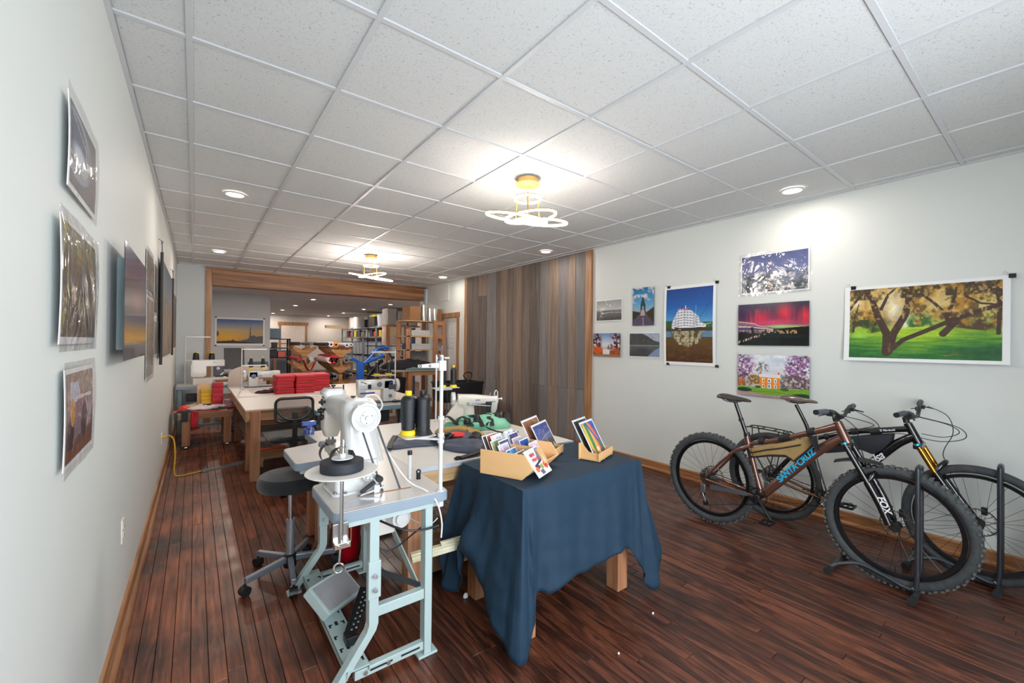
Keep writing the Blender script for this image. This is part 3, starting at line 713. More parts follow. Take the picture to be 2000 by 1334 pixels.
def pic_boat():
    p = Pic(110, 160, 2); p.grad([(0, (0, 62, 136)), (.25, (10, 92, 172)), (.46, (84, 156, 208)), (.5, (120, 170, 205)), (.52, (40, 58, 40)), (.56, (60, 56, 34)), (.7, (92, 68, 26)), (1, (66, 34, 12))])
    p.put((np.abs(p.v - .485) < .045) * (p.u < .16), (44, 82, 40)); p.put((np.abs(p.v - .5) < .035) * (p.u > .72), (48, 88, 44))
    p.put((np.abs(p.v - .62) < .04) * np.clip((np.abs(p.u - .45) - .24) * 8, 0, 1), (96, 130, 160))
    hull = [(.14, .545), (.14, .47), (.24, .33), (.30, .285), (.55, .30), (.72, .39), (.74, .46), (.88, .50), (.86, .53), (.66, .555), (.30, .56)]
    p.put(p.poly(hull), (226, 228, 232))
    for k in range(6):
        vv = .33 + k * .036; p.put(p.line([(.16, vv + .025), (.42, vv - .012), (.72, vv + .028)], .0035) * p.poly(hull), (120, 128, 146))
    q = ((p.u * 30).astype(int) % 2 == 0) & (((p.v * 56).astype(int) % 2) == 0); p.put((q & p.poly(hull) & (p.v < .51)) * .55, (86, 92, 112))
    p.put(p.line([(.22, .545), (.6, .552), (.8, .54)], .012), (52, 34, 34)); p.put(p.line([(.26, .285), (.5, .275)], .006), (206, 88, 80)); p.put(p.line([(.44, .275), (.44, .24)], .006), (230, 220, 220))
    p.put(p.line([(.66, .5), (.66, .24)], .0035), (150, 160, 176)); p.put(p.line([(.74, .40), (1.0, .17)], .004), (52, 74, 110)); p.put(p.line([(.8, .5), (.97, .48)], .004), (190, 190, 196))
    n = p.noise(30, 20, 3); refl = p.poly([(.14, .58), (.84, .58), (.72, .74), (.5, .80), (.28, .76), (.17, .66)])
    p.put(refl * np.clip((n - .36) * 4, 0, 1) * .85, (206, 200, 176)); p.put(refl * ((p.v * 70).astype(int) % 3 == 0) * .4, (110, 104, 80))
    p.put(np.clip((p.noise(12, 30, 4) - .5) * 4, 0, 1) * (p.v > .76) * .6, (120, 78, 24)); return p.grain(8)
def pic_house():
    p = Pic(190, 120, 3); p.grad([(0, (180, 196, 216)), (.3, (214, 220, 230)), (.7, (190, 186, 180))])
    n = p.noise(7, 5, 1); p.put(np.clip((n - .45) * 3, 0, 1) * (p.v < .5), (236, 238, 242)); t = p.noise(34, 22, 2, 3)
    for cx, cy, rx, ry in ((.06, .25, .22, .42), (.88, .28, .24, .42), (.99, .4, .2, .5)): p.put(np.clip((t - .42) * 6, 0, 1) * p.ell(cx, cy, rx, ry, .3), (156, 104, 158))
    p.put(np.clip((p.noise(44, 28, 9, 3) - .52) * 6, 0, 1) * (p.ell(.04, .3, .2, .45, .3) + p.ell(.9, .3, .24, .45, .3)), (90, 62, 84))
    p.put(np.clip((t - .46) * 6, 0, 1) * p.ell(.36, .32, .12, .18, .3), (120, 118, 120)); p.put(np.clip((t - .3) * 5, 0, 1) * p.ell(.27, .6, .11, .14, .3), (176, 142, 52)); p.put(np.clip((t - .34) * 4, 0, 1) * ((p.v > .45) & (p.v < .76) & (p.u > .62)), (104, 84, 86))
    p.put(((p.u < .12) & (p.v > .6) & (p.v < .76)), (206, 116, 66)); p.put(np.clip((t - .4) * 4, 0, 1) * ((p.v > .5) & (p.v < .78) & (p.u < .34)) * .7, (110, 78, 72))
    p.put(p.poly([(.33, .5), (.615, .5), (.615, .78), (.33, .78)]), (238, 142, 40)); p.put(p.poly([(.325, .45), (.62, .45), (.62, .53), (.325, .53)]), (226, 228, 234))
    for x in (.345, .60): p.put(p.poly([(x - .012, .40), (x + .012, .40), (x + .012, .46), (x - .012, .46)]), (216, 110, 60))
    p.put(p.poly([(.42, .40), (.52, .40), (.52, .46), (.42, .46)]), (214, 216, 224))
    for x in (.385, .47, .555):
        for y in (.56, .69):
            w = .024 if x == .47 else .017; p.put(p.poly([(x - w, y), (x + w, y), (x + w, y + .1), (x - w, y + .1)]), (240, 242, 246)); p.put(p.poly([(x - w * .45, y + .02), (x + w * .45, y + .02), (x + w * .45, y + .085), (x - w * .45, y + .085)]), (96, 110, 136))
    p.put(p.v > .77 + .02 * np.sin(p.u * 4), (120, 170, 52)); p.put(p.v > .93 - .08 * (p.u < .35) * (1 - p.u / .35) + .02 * p.u, (176, 146, 148)); p.put(p.ell(.1, .86, .12, .05), (30, 66, 40)); p.put(p.ell(.93, .93, .17, .07), (32, 70, 46))
    p.put(p.ell(.31, .77, .04, .03), (44, 84, 40)); p.put(p.ell(.68, .79, .06, .035), (60, 110, 50)); p.put(p.line([(.2, .9), (.5, .86), (.8, .9)], .006, .003), (90, 130, 50)); return p.grain(8)
def pic_aurora():
    p = Pic(190, 118, 4); p.grad([(0, (38, 18, 58)), (.3, (86, 22, 66)), (.5, (150, 60, 90)), (.57, (150, 176, 120)), (.62, (24, 40, 40)), (.72, (8, 22, 22)), (1, (4, 8, 14))])
    for cx, cy, rx, ry, c in ((.36, .34, .20, .22, (214, 22, 66)), (.68, .24, .16, .30, (236, 24, 60)), (.96, .32, .14, .26, (224, 40, 60)), (.5, .46, .4, .10, (214, 60, 110)), (.62, .55, .3, .06, (170, 206, 130)), (.0, .1, .3, .5, (40, 26, 78))): p.put(p.ell(cx, cy, rx, ry, 1.0) * .95, c)
    ray = p.noise(30, 1.5, 3, 2); p.put(np.clip((ray - .5) * 3, 0, 1) * ((p.v > .12) & (p.v < .5)) * .35, (255, 60, 90))
    p.put(((p.v > .45 + p.u * .25) & (p.u < .5) & (p.v < .72)), (86, 66, 110)); p.put(((p.v > .64)) & (p.u < .5) & (p.v < .7), (120, 100, 120))
    p.put((p.v > .66 + .0 * p.u) & (p.v < 1), (8, 18, 24)); p.put(p.poly([(.52, .63), (.75, .585), (1, .56), (1, .75), (.5, .70)]), (4, 12, 14)); p.put(p.ell(.72, .78, .3, .07, .8) * .5, (12, 60, 44))
    up = [(.0, .42), (.1, .44), (.24, .47), (.3, .52), (.42, .57), (.52, .62)]; lo = [(0, .54), (.2, .555), (.4, .60), (.52, .63)]
    p.put(p.line(up, .012, .006), (216, 186, 170)); p.put(p.line(lo, .014, .006), (236, 216, 190))
    for i in range(13):
        u0 = i * .038; a = np.interp(u0, [q[0] for q in up], [q[1] for q in up]); b = np.interp(u0 + .02, [q[0] for q in lo], [q[1] for q in lo]); p.put(p.line([(u0, a), (u0 + .02, b), (u0 + .038, a + .01)], .005), (176, 140, 140))
    p.put(p.poly([(.195, .56), (.235, .56), (.245, .8), (.19, .8)]), (22, 14, 26)); p.put(p.poly([(.41, .61), (.425, .61), (.43, .72), (.405, .72)]), (30, 18, 30))
    sp = p.noise(60, 20, 6, 2); L = .93 - .52 * p.u; p.put(np.clip((sp - .45) * 6, 0, 1) * np.clip(1 - np.abs(p.v - L) / (.055 - .04 * p.u), 0, 1) * (p.u < .55), (246, 214, 186))
    p.put(np.clip((sp - .4) * 6, 0, 1) * ((np.abs(p.v - .665) < .035) & (p.u < .6) & (p.u > .02)) * .6, (206, 170, 150)); p.put(np.clip((sp - .42) * 6, 0, 1) * ((np.abs(p.v - .68) < .04) & (p.u > .6) & (p.u < .85)) * .8, (226, 176, 120)); return p.grain(4)
def pic_bluehand():
    p = Pic(180, 112, 5); p.grad([(0, (58, 76, 134)), (.4, (94, 108, 158)), (.7, (120, 128, 150)), (1, (96, 104, 112))]); n = p.noise(10, 7, 1)
    p.put(np.clip((n - .5) * 4, 0, 1) * (p.v > .5), (58, 70, 74)); p.put(np.clip((p.noise(14, 10, 2) - .5) * 5, 0, 1) * (p.v > .45) * (p.u > .2), (210, 206, 206)); p.put(p.ell(.46, .9, .02, .06), (214, 150, 70)); p.put(p.ell(.25, .35, .5, .3, 1) * .4, (126, 120, 160)); return p.grain(6)
def pic_bw():
    p = Pic(70, 50, 6); p.grad([(0, (150, 150, 152)), (.45, (196, 196, 196)), (.55, (120, 120, 120)), (1, (56, 56, 58))]); n = p.noise(10, 12, 1); p.put(np.clip((n - .45) * 4, 0, 1) * (p.v > .5) * .7, (84, 84, 84)); p.put(p.line([(.2, .66), (.6, .6), (1, .64)], .012), (200, 200, 200)); p.put(p.line([(0, .6), (.4, .55), (.6, .56)], .01), (90, 90, 90)); return p.grain(10)
def pic_tower():
    p = Pic(60, 104, 7); p.grad([(0, (24, 108, 156)), (.4, (92, 158, 200)), (.62, (150, 176, 196)), (.68, (60, 54, 40)), (1, (70, 62, 80))]); n = p.noise(5, 9, 1); p.put(np.clip((n - .5) * 6, 0, 1) * (p.v < .4), (206, 200, 214))
    p.put(p.poly([(.38, .46), (.40, .40), (.46, .26), (.54, .26), (.58, .40), (.62, .46), (.62, .68), (.38, .68)]), (34, 66, 66)); p.put(p.ell(.5, .56, .05, .08), (120, 150, 170)); p.put(p.poly([(0, .6), (.3, .64), (.4, .72), (0, .84)]), (46, 50, 26)); p.put(p.poly([(1, .52), (.7, .64), (.6, .72), (1, .84)]), (60, 48, 24))
    p.put(p.poly([(.42, .64), (.58, .64), (1, .95), (1, 1), (0, 1), (0, .9)]), (84, 76, 96)); p.put(p.poly([(.42, .6), (.56, .6), (.6, .74), (.38, .74)]), (190, 160, 150)); p.put(p.line([(.5, .8), (.52, 1)], .006), (200, 190, 190)); return p.grain(10)
def pic_fall():
    p = Pic(74, 64, 8); p.grad([(0, (96, 140, 190)), (.5, (216, 220, 228)), (1, (120, 74, 40))]); t = p.noise(16, 14, 1, 3)
    p.put(np.clip((t - .38) * 6, 0, 1) * np.clip((np.abs(p.u - .48) - .14 + p.v * .05) * 8, 0, 1), (112, 34, 28)); p.put(np.clip((t - .5) * 6, 0, 1) * np.clip((np.abs(p.u - .5) - .2) * 8, 0, 1), (40, 20, 20)); p.put(p.ell(.17, .74, .22, .2, .3), (204, 84, 26)); p.put(p.ell(.86, .8, .18, .2, .3) * .8, (176, 70, 30))
    p.put(p.poly([(.38, .68), (.62, .68), (.62, .9), (.38, .9)]), (224, 216, 212)); p.put(p.poly([(.54, .68), (.58, .44), (.62, .68)]), (90, 84, 84)); p.put((p.v > .9), (150, 110, 60)); return p.grain(14)
def pic_lake():
    p = Pic(84, 66, 9); p.grad([(0, (156, 180, 200)), (.3, (176, 184, 194)), (.5, (78, 82, 86)), (.53, (150, 152, 154)), (.56, (84, 88, 94)), (1, (50, 54, 60))]); n = p.noise(14, 12, 1)
    p.put((p.v < .5) & (p.v > np.interp(p.u, [0, .45, .6, .8, 1], [.0, .02, .12, .3, .4])), (62, 66, 70)); p.put(np.clip((n - .5) * 4, 0, 1) * (p.v < .48) * .35, (100, 102, 104)); p.put(p.poly([(.62, 1), (.8, .76), (1, .6), (1, 1)]), (124, 148, 178)); p.put(p.ell(.45, .75, .4, .2, .9) * .5, (40, 42, 46)); return p.grain(6)
GR = 'photo prints on the right wall'
R_ = 'R'
wallprint(R_, 'photo_print', 'large panoramic print of a sprawling oak over bright green grass', pic_tree(), 1.088, .264, 1.383, 1.933, .012, (.035, .035, .025, .025), clips='ab', group=GR, curl=lambda u, v: .02 * (1 - v) * 0 + .028 * v * v)
wallprint(R_, 'photo_print', 'tall print of a white riverboat reflected in brown water', pic_boat(), 2.785, 2.24, 1.281, 2.098, .010, (.03, .03, .035, .035), clips='abcd', group=GR, curl=lambda u, v: .012 * np.sin(np.pi * v))
wallprint(R_, 'photo_print', 'metal print of an orange mansion between purple-blossomed trees', pic_house(), 1.98, 1.37, .985, 1.382, .022, panel=True, gloss=True, group=GR)
wallprint(R_, 'photo_print', 'metal print of a red aurora above a lit bridge at night', pic_aurora(), 1.98, 1.374, 1.472, 1.872, .022, panel=True, gloss=True, group=GR)
wallprint(R_, 'photo_print', 'blue-grey print in a wrinkled shiny sleeve, above the red aurora print', pic_bluehand(), 1.955, 1.39, 1.985, 2.340, .006, (.012, .012, .012, .012), sleeve=FILMW, group=GR)
wallprint(R_, 'photo_print', 'small black and white landscape print in a clear sleeve', pic_bw(), 3.845, 3.43, 1.785, 2.045, .006, (.012, .012, .012, .012), sleeve=FILM, group=GR)
wallprint(R_, 'photo_print', 'small upright print of a dark bridge tower at the end of a road', pic_tower(), 3.25, 2.947, 1.70, 2.160, .02, panel=True, gloss=True, group=GR)
wallprint(R_, 'photo_print', 'small print of a white church among red autumn trees', pic_fall(), 3.885, 3.435, 1.308, 1.612, .022, panel=True, gloss=True, group=GR)
wallprint(R_, 'photo_print', 'small print of a grey wooded hill mirrored in a lake', pic_lake(), 3.30, 2.875, 1.325, 1.605, .006, (.01, .01, .01, .01), sleeve=FILM, group=GR)
# --- left wall pictures (seen at a steep angle)
def pic_car():
    p = Pic(60, 60, 11); p.grad([(0, (96, 98, 96)), (.5, (120, 116, 116)), (1, (104, 100, 104))]); p.put(p.ell(.25, .45, .55, .42), (150, 158, 170)); p.put(p.ell(.2, .4, .42, .3), (74, 86, 112)); p.put(p.ell(.3, .55, .3, .18, .5), (196, 206, 214)); p.put(p.line([(0, .62), (.5, .72), (.62, .6)], .02), (188, 178, 160)); p.put(p.line([(.1, .12), (.55, .3), (.6, .62)], .01), (214, 218, 220)); p.put(p.ell(.82, .5, .25, .7, .5) * .6, (110, 108, 112)); return p.grain(10)
def pic_forest():
    p = Pic(90, 100, 12); n = p.noise(9, 9, 1); t = p.noise(22, 22, 2, 3); p.grad([(0, (104, 104, 84)), (.4, (92, 86, 80)), (.7, (84, 72, 64)), (1, (64, 58, 56))])
    p.put(np.clip((t - .48) * 6, 0, 1) * ((p.v < .3) | (p.u < .16)), (164, 148, 66)); p.put(np.clip((p.noise(6, 30, 3) - .5) * 4, 0, 1) * .5, (60, 52, 48)); p.put(p.line([(.55, 0), (.56, .5)], .012), (128, 128, 116)); p.put(p.line([(.9, 0), (.86, .9)], .03), (120, 112, 96)); p.put(p.poly([(.42, .6), (.62, .6), (.62, .78), (.42, .78)]), (128, 116, 96)); p.put(p.ell(.3, .62, .1, .14, .6), (126, 104, 70)); p.put(p.ell(.75, .66, .1, .14, .6), (116, 106, 84)); return p.grain(12)
def pic_truck():
    p = Pic(80, 60, 13); p.grad([(0, (150, 128, 116)), (.4, (132, 116, 120)), (.7, (110, 90, 88)), (1, (104, 66, 54))]); n = p.noise(12, 9, 1); p.put(np.clip((n - .5) * 5, 0, 1) * (p.v < .4), (176, 158, 140)); p.put(p.poly([(.1, .3), (.7, .3), (.95, .45), (.95, .72), (.1, .8)]), (134, 116, 128)); p.put(p.poly([(.12, .1), (.4, .12), (.5, .33), (.14, .36)]), (176, 184, 198)); p.put(p.ell(.62, .62, .12, .22), (62, 52, 62)); p.put(p.ell(.15, .7, .1, .26), (48, 42, 56)); p.put(p.ell(.2, .46, .07, .16), (206, 146, 64)); p.put(p.line([(.35, .3), (.9, .33)], .02), (216, 206, 210)); p.put(p.v > .86, (122, 74, 58)); return p.grain(14)
def pic_rocks():
    p = Pic(90, 90, 14); p.grad([(0, (52, 62, 104)), (.45, (60, 64, 100)), (.62, (44, 50, 70)), (.72, (150, 110, 60)), (.84, (226, 168, 56)), (.88, (40, 40, 46)), (1, (92, 98, 106))]); n = p.noise(9, 5, 1); p.put(np.clip((n - .5) * 4, 0, 1) * (p.v < .3), (96, 106, 150)); p.put(p.poly([(0, .3), (.2, .24), (.36, .34), (.5, .3), (.62, .16), (.76, .22), (.9, .3), (1, .3), (1, .6), (0, .6)]), (66, 40, 44))
    p.put(p.ell(.5, .45, .24, .2, .7), (146, 84, 62)); p.put(p.ell(.7, .36, .14, .2, .7) * .8, (128, 70, 56)); p.put(p.poly([(.3, .94), (.6, .86), (1, .86), (1, .98), (.3, 1)]), (46, 46, 56)); return p.grain(9)
def pic_simple(seed, cols):
    p = Pic(40, 60, seed); p.grad([(i / (len(cols) - 1), c) for i, c in enumerate(cols)]); n = p.noise(7, 9, 1); p.put(np.clip((n - .45) * 4, 0, 1) * .5, cols[len(cols) // 2]); return p.grain(14)
def pic_tapestry():
    p = Pic(120, 70, 15); p.grad([(0, (84, 100, 122)), (.35, (120, 124, 128)), (.5, (112, 104, 92)), (1, (96, 78, 60))]); n = p.noise(10, 6, 1)
    p.put(p.v > .3 + .25 * p.noise(5, 1, 2, 2), (122, 110, 94)); p.put(np.clip((n - .45) * 5, 0, 1) * (p.v > .35) * .6, (84, 70, 58)); p.put(np.clip((p.noise(24, 2, 5, 2) - .5) * 6, 0, 1) * (p.v > .4) * .5, (150, 136, 116)); return p.grain(8)
L_ = 'L'; GL = 'photo prints on the left wall'
cw = lambda a: (lambda u, v: a * (1 - u) * .5 + a * .15 * np.sin(np.pi * v))
wallprint(L_, 'photo_print', 'topmost grey print of a car window, in a clear sleeve', pic_car(), 1.655, 2.06, 1.905, 2.135, .006, (.016, .016, .016, .016), sleeve=FILM, group=GL, curl=cw(.018))
wallprint(L_, 'photo_print', 'print of a forest with yellow leaves, in a crinkled reflective sleeve', pic_forest(), 1.575, 2.085, 1.475, 1.785, .006, (.012, .012, .012, .02), sleeve=FILMW, group=GL, curl=cw(.022))
wallprint(L_, 'photo_print', 'lowest print of an old pinkish car, below the forest print', pic_truck(), 1.655, 2.06, 1.118, 1.370, .006, (.014, .014, .014, .014), sleeve=FILM, group=GL, curl=cw(.016))
t = wallprint(L_, 'photo_print', 'metal print of twin rock towers at dusk, standing off the wall', pic_rocks(), 2.40, 3.29, 1.378, 1.888, .052, panel=True, gloss=True, group=GL)
G().box(xl(2.7) - .005, xl(2.7) + .048, 2.66, 3.15, 1.42, 1.85).build('back_frame', mat('pale_blue_batten', (196, 220, 226), rough=.6), t, smooth=False)
wallprint(L_, 'photo_print', 'narrow sleeved print just behind the twin rock print, upper one', pic_simple(21, [(160, 150, 140), (96, 90, 84), (128, 118, 104), (90, 84, 80)]), 3.92, 4.40, 1.825, 2.105, .006, (.012, .012, .012, .012), sleeve=FILMW, group=GL)
wallprint(L_, 'photo_print', 'tan sleeved print just behind the twin rock print, lower one', pic_simple(22, [(150, 140, 128), (168, 140, 104), (140, 124, 104), (150, 146, 140)]), 3.96, 4.52, 1.195, 1.775, .006, (.012, .012, .012, .012), sleeve=FILMW, group=GL)
wallprint(L_, 'photo_print', 'dim brown print between sleeved prints and the hanging cloth picture', pic_simple(23, [(120, 112, 104), (96, 84, 76), (110, 96, 84)]), 4.56, 4.84, 1.70, 2.10, .006, (.01, .01, .01, .01), sleeve=FILM, group=GL)
wallprint(L_, 'photo_print', 'small grey print low beside the hanging cloth picture', pic_simple(24, [(140, 140, 140), (112, 112, 114), (130, 128, 126)]), 4.62, 5.03, 1.345, 1.625, .006, (.01, .01, .01, .01), sleeve=FILM, group=GL)
t = wallprint(L_, 'hanging_picture', 'long cloth landscape picture hanging from a dark rod by a cord', pic_tapestry(), 5.03, 7.0, 1.30, 2.24, .022, cat='wall hanging')
DARKW = mat('dark_rod', (38, 36, 34), rough=.5)
for yy, nm in ((5.0, 'rod'),): G().cyl((xl(5) + .03, 5.0, 1.24), (xl(5) + .03, 5.0, 2.27), .012, n=10).build(nm, DARKW, t)
for yy, nm in ((7.03, 'rod'),): G().cyl((xl(7) + .03, 7.03, 1.27), (xl(7) + .03, 7.03, 2.27), .012, n=10).build(nm, DARKW, t)
for yy in (5.0, 7.03):
    zt = 2.27; x0 = xl(yy) + .03
    G().tube(smooth_path([(x0, yy - .02, zt), (x0, yy - .014, zt + .05), (x0 - .004, yy, zt + .10), (x0, yy + .014, zt + .05), (x0, yy + .02, zt)], 5), .003, 6).build('cord', DARKW, t)
    G().tube(smooth_path([(xl(yy), yy, zt + .12), (xl(yy) + .03, yy, zt + .10), (xl(yy) + .035, yy, zt + .085), (xl(yy) + .02, yy, zt + .08)], 4), .0025, 6).build('hook', DARKW, t)
wallprint(L_, 'photo_print', 'farthest print near the back corner, seen almost edge on', pic_simple(25, [(110, 100, 96), (90, 78, 70), (120, 104, 90)]), 7.7, 8.7, 1.35, 2.15, .006, (.02, .02, .02, .02), group=GL)
# sunset print on the wall beyond the opening
def pic_sunset():
    p = Pic(130, 78, 16); p.grad([(0, (70, 96, 146)), (.25, (140, 150, 168)), (.45, (206, 178, 120)), (.7, (226, 176, 70)), (1, (214, 140, 52))]); p.put(np.clip((p.u - .3) * 1.3, 0, 1) * (p.v > .3) * .6, (150, 140, 136))
    p.put(p.ell(.2, .8, .3, .3, 1) * .6, (244, 184, 48)); n = p.noise(9, 4, 1)
    p.put(p.v > np.interp(p.u, [0, .15, .3, .34, .4, .55, .66, .78, .85, 1], [1, .98, .88, .82, .9, .86, .80, .66, .72, .64]) + (n - .5) * .1, (84, 90, 100)); p.put(p.poly([(.695, .7), (.712, .12), (.73, .62), (.74, .76), (.67, .76)]), (86, 92, 108)); p.put(p.v > .93 - .05 * np.sin(p.u * 5) + (n - .5) * .08, (36, 40, 32)); p.put(p.ell(.02, .6, .03, .14, .5), (70, 70, 66)); return p.grain(4)
t = thing('photo_print', 'sunset print with a church spire on the wall past the beam', 'photo print', (1.02, 14.0, 1.72))
G().box(.435, 1.61, 13.985, 13.998, 1.325, 2.10).build('sheet', PAPER, t, smooth=False)
picmesh('picture', pic_sunset(), (.475, 13.984, 2.055), (1.57, 13.984, 2.055), (.475, 13.984, 1.385), PM_MATTE(), t)
for xx in (.455, 1.59):
    for zz in (2.10, 1.325): G().box(xx - .02, xx + .02, 13.975, 13.999, zz - .018, zz + .018).build('binder_clip', CLIP, t, smooth=False)
# outlets and the yellow cord
PLATE = mat('outlet_plastic', (232, 230, 224), rough=.35, var=.01); SLOT = mat('slot_dark', (30, 30, 30))
def outlet(y, z, label, wid=.075):
    x = xl(y); t = thing('wall_outlet', label, 'outlet', (x, y, z))
    G().prism(rrect(y - wid / 2, y + wid / 2, z - .06, z + .06, .006), (x + .006, 0, 0), Y, Z, -.006).build('cover_plate', PLATE, t)
    for dz in (-.022, .022):
        o = G().prism(rrect(y - .017, y + .017, z + dz - .014, z + dz + .014, .008), (x + .009, 0, 0), Y, Z, -.003).build('socket', mat('socket_face', (214, 206, 190), rough=.4, var=.01), t)
        G().box(x + .0085, x + .0095, y - .009, y - .006, z + dz - .006, z + dz + .006).box(x + .0085, x + .0095, y + .006, y + .009, z + dz - .006, z + dz + .006).build('slot', SLOT, o, smooth=False)
outlet(2.94, .482, 'white wall outlet low on the left wall, nearer one')
outlet(5.80, .42, 'white wall outlet with the yellow cord plugged in')
t = thing('extension_cord', 'yellow extension cord hanging from the wall outlet to the floor', 'cord', (-.2, 5.8, 0))
YC = mat('yellow_cord_rubber', (222, 168, 30), rough=.45)
G().tube(smooth_path([(-.25, 5.80, .43), (-.20, 5.80, .44), (-.165, 5.79, .38), (-.155, 5.78, .22), (-.16, 5.76, .06), (-.13, 5.75, .010), (-.02, 5.77, .008), (.075, 5.82, .008)], 8), .007, 8).build('cable', YC, t)
G().cyl((-.264, 5.80, .43), (-.225, 5.80, .437), .016, .012).build('plug', YC, t)
o = G().prism([(-.055, 0), (.055, 0), (.03, .014), (-.03, .014)], (.07, 5.81, .0005), V((-.4, .92, 0)).normalized(), Z, .62).build('cord_cover', mat('grey_cord_cover', (104, 104, 108), rough=.5), None, smooth=False, origin=(.3, 5.9, 0))
tag(o, 'grey flat cable cover strip crossing the floor by the table leg', 'cable cover')
# ---------------------------------------------------------------- shared finishes
LAM = mat('light_grey_laminate', (206, 203, 200), rough=.35, var=.012)
EDGE = mat('blue_grey_edge_band', (138, 154, 168), rough=.45, var=.02)
MINT = mat('pale_mint_steel', (176, 196, 196), rough=.38, var=.02)
ENAM = mat('white_enamel', (212, 213, 212), rough=.25, coat=.4, var=.01)
CREAM = mat('cream_enamel', (218, 212, 204), rough=.3, coat=.3, var=.015)
CHROME = mat('bright_steel', (196, 198, 200), rough=.2, metal=1, var=.02)
STEEL = mat('dull_steel', (134, 138, 142), rough=.38, metal=.85, var=.04)
DARKM = mat('black_metal', (30, 31, 34), rough=.4, metal=.4, var=.05)
RUB = mat('black_rubber', (26, 27, 29), rough=.65, var=.08)
BLKP = mat('black_plastic', (24, 25, 28), rough=.42, var=.05)
BLKF = mat('black_fabric', (22, 24, 29), rough=.85, var=.12, sheen=.3, bump=.3, bscale=220)
FIR = wood('fir_post_wood', (150, 98, 66), (182, 126, 90), (204, 152, 114), axis=2, rough=.6, scale=.5, tone=.08, bump=.12)
FIRX = wood('fir_rail_wood_x', (150, 104, 70), (188, 138, 98), (208, 164, 124), axis=0, rough=.6, scale=.5, tone=.08, bump=.12)
FIRY = wood('fir_rail_wood_y', (150, 104, 70), (188, 138, 98), (208, 164, 124), axis=1, rough=.6, scale=.5, tone=.08, bump=.12)
PINE = wood('pale_pine', (176, 136, 92), (208, 172, 124), (224, 192, 148), axis=0, rough=.55, scale=.4, tone=.05, bump=.08)
THREAD = mat('black_thread_wound', (16, 22, 30), rough=.24, var=.05, bump=.6, bscale=300)
YEL = mat('yellow_plastic', (238, 206, 20), rough=.35, var=.02)
def slab(name, m, poly, z0, z1, parent, r=None, **k): return G().prism(poly, (0, 0, z0), X, Y, z1 - z0).build(name, m, parent, **k)
def roundpoly(pts, r, k=4):
    """outline with rounded corners"""
    out = []; n = len(pts)
    for i in range(n):
        a, b, c = V((*pts[i - 1], 0)), V((*pts[i], 0)), V((*pts[(i + 1) % n], 0)); d1 = (a - b); d2 = (c - b); rr = min(r, d1.length * .45, d2.length * .45)
        p, q = b + d1.normalized() * rr, b + d2.normalized() * rr
        for j in range(k + 1): t = j / k; s_ = p * (1 - t) ** 2 + b * 2 * t * (1 - t) + q * t * t; out.append((s_.x, s_.y))
    return out
def cone(x, y, z, r0, r1, h, label, base=None, cap=YEL, grp='thread cones', flare=False):
    """a cone of thread on its tapering tube"""
    t = thing('thread_cone', label, 'thread cone', (x, y, z), 0, grp); o = (x, y, z)
    bm = base or YEL
    if flare: G().lathe([(r0 * 1.38, 0), (r0 * 1.30, .006), (r0 * .9, h * .14), (r0 * .9, h * .16)], o, n=24).build('cone_foot', BLKP, t)
    else: G().lathe([(r0 * 1.22, 0), (r0 * 1.25, .008), (r0 * .98, h * .11), (r0 * .6, h * .12)], o, n=20).build('cone_foot', bm, t)
    prof = [(r0 * .6, h * .11), (r0, h * .13)] + [(r0 + (r1 - r0) * i / 14 + (.0006 if i % 2 else 0), h * (.13 + .66 * i / 14)) for i in range(1, 15)] + [(r1 * .80, h * .86), (r1 * .42, h * .90)]
    G().lathe(prof, o, n=24).build('thread', THREAD, t)
    G().lathe([(r1 * .42, h * .89), (r1 * .46, h * .90), (r1 * .42, h), (r1 * .2, h)], o, n=16).build('cone_tip', cap or BLKP, t)
    return t

# ---------------------------------------------------------------- nearest sewing table with its pale steel stand
t = thing('sewing_table', 'nearest sewing table, grey top on a pale steel stand with treadle', 'table', (.72, 2.3, 0))
ST = t
TP = roundpoly([(.462, 1.80), (.985, 1.79), (.985, 3.60), (.685, 3.58), (.70, 3.17), (.468, 3.10), (.468, 2.68), (.665, 2.69), (.665, 2.24), (.462, 2.235)], .035)
slab('tabletop', EDGE, TP, .715, .758, t, smooth=False, bevel=.003)
slab('top_surface', LAM, [(p[0] * .985 + .0109, p[1] * .993 + .0185) for p in TP], .757, .7605, t, smooth=False)
g = G().prism(roundpoly([(.60, 1.955), (.85, 1.925), (.853, 1.94), (.603, 1.97)], .006), (0, 0, .7585), X, Y, .003); g.build('belt_slot', FIRX, t, smooth=False)
G().prism(roundpoly([(.50, 1.83), (.70, 1.84), (.72, 1.93), (.53, 1.93)], .008), (0, 0, .7600), X, Y, .0012).build('paper_label', mat('clear_label', (190, 190, 196), rough=.15, var=.05), t, smooth=False)
def legpath(g, pts, w=.05, h=.028):
    for a, b in zip(pts[:-1], pts[1:]): g.bar(a, b, w, h, up=(0, 1, 0))
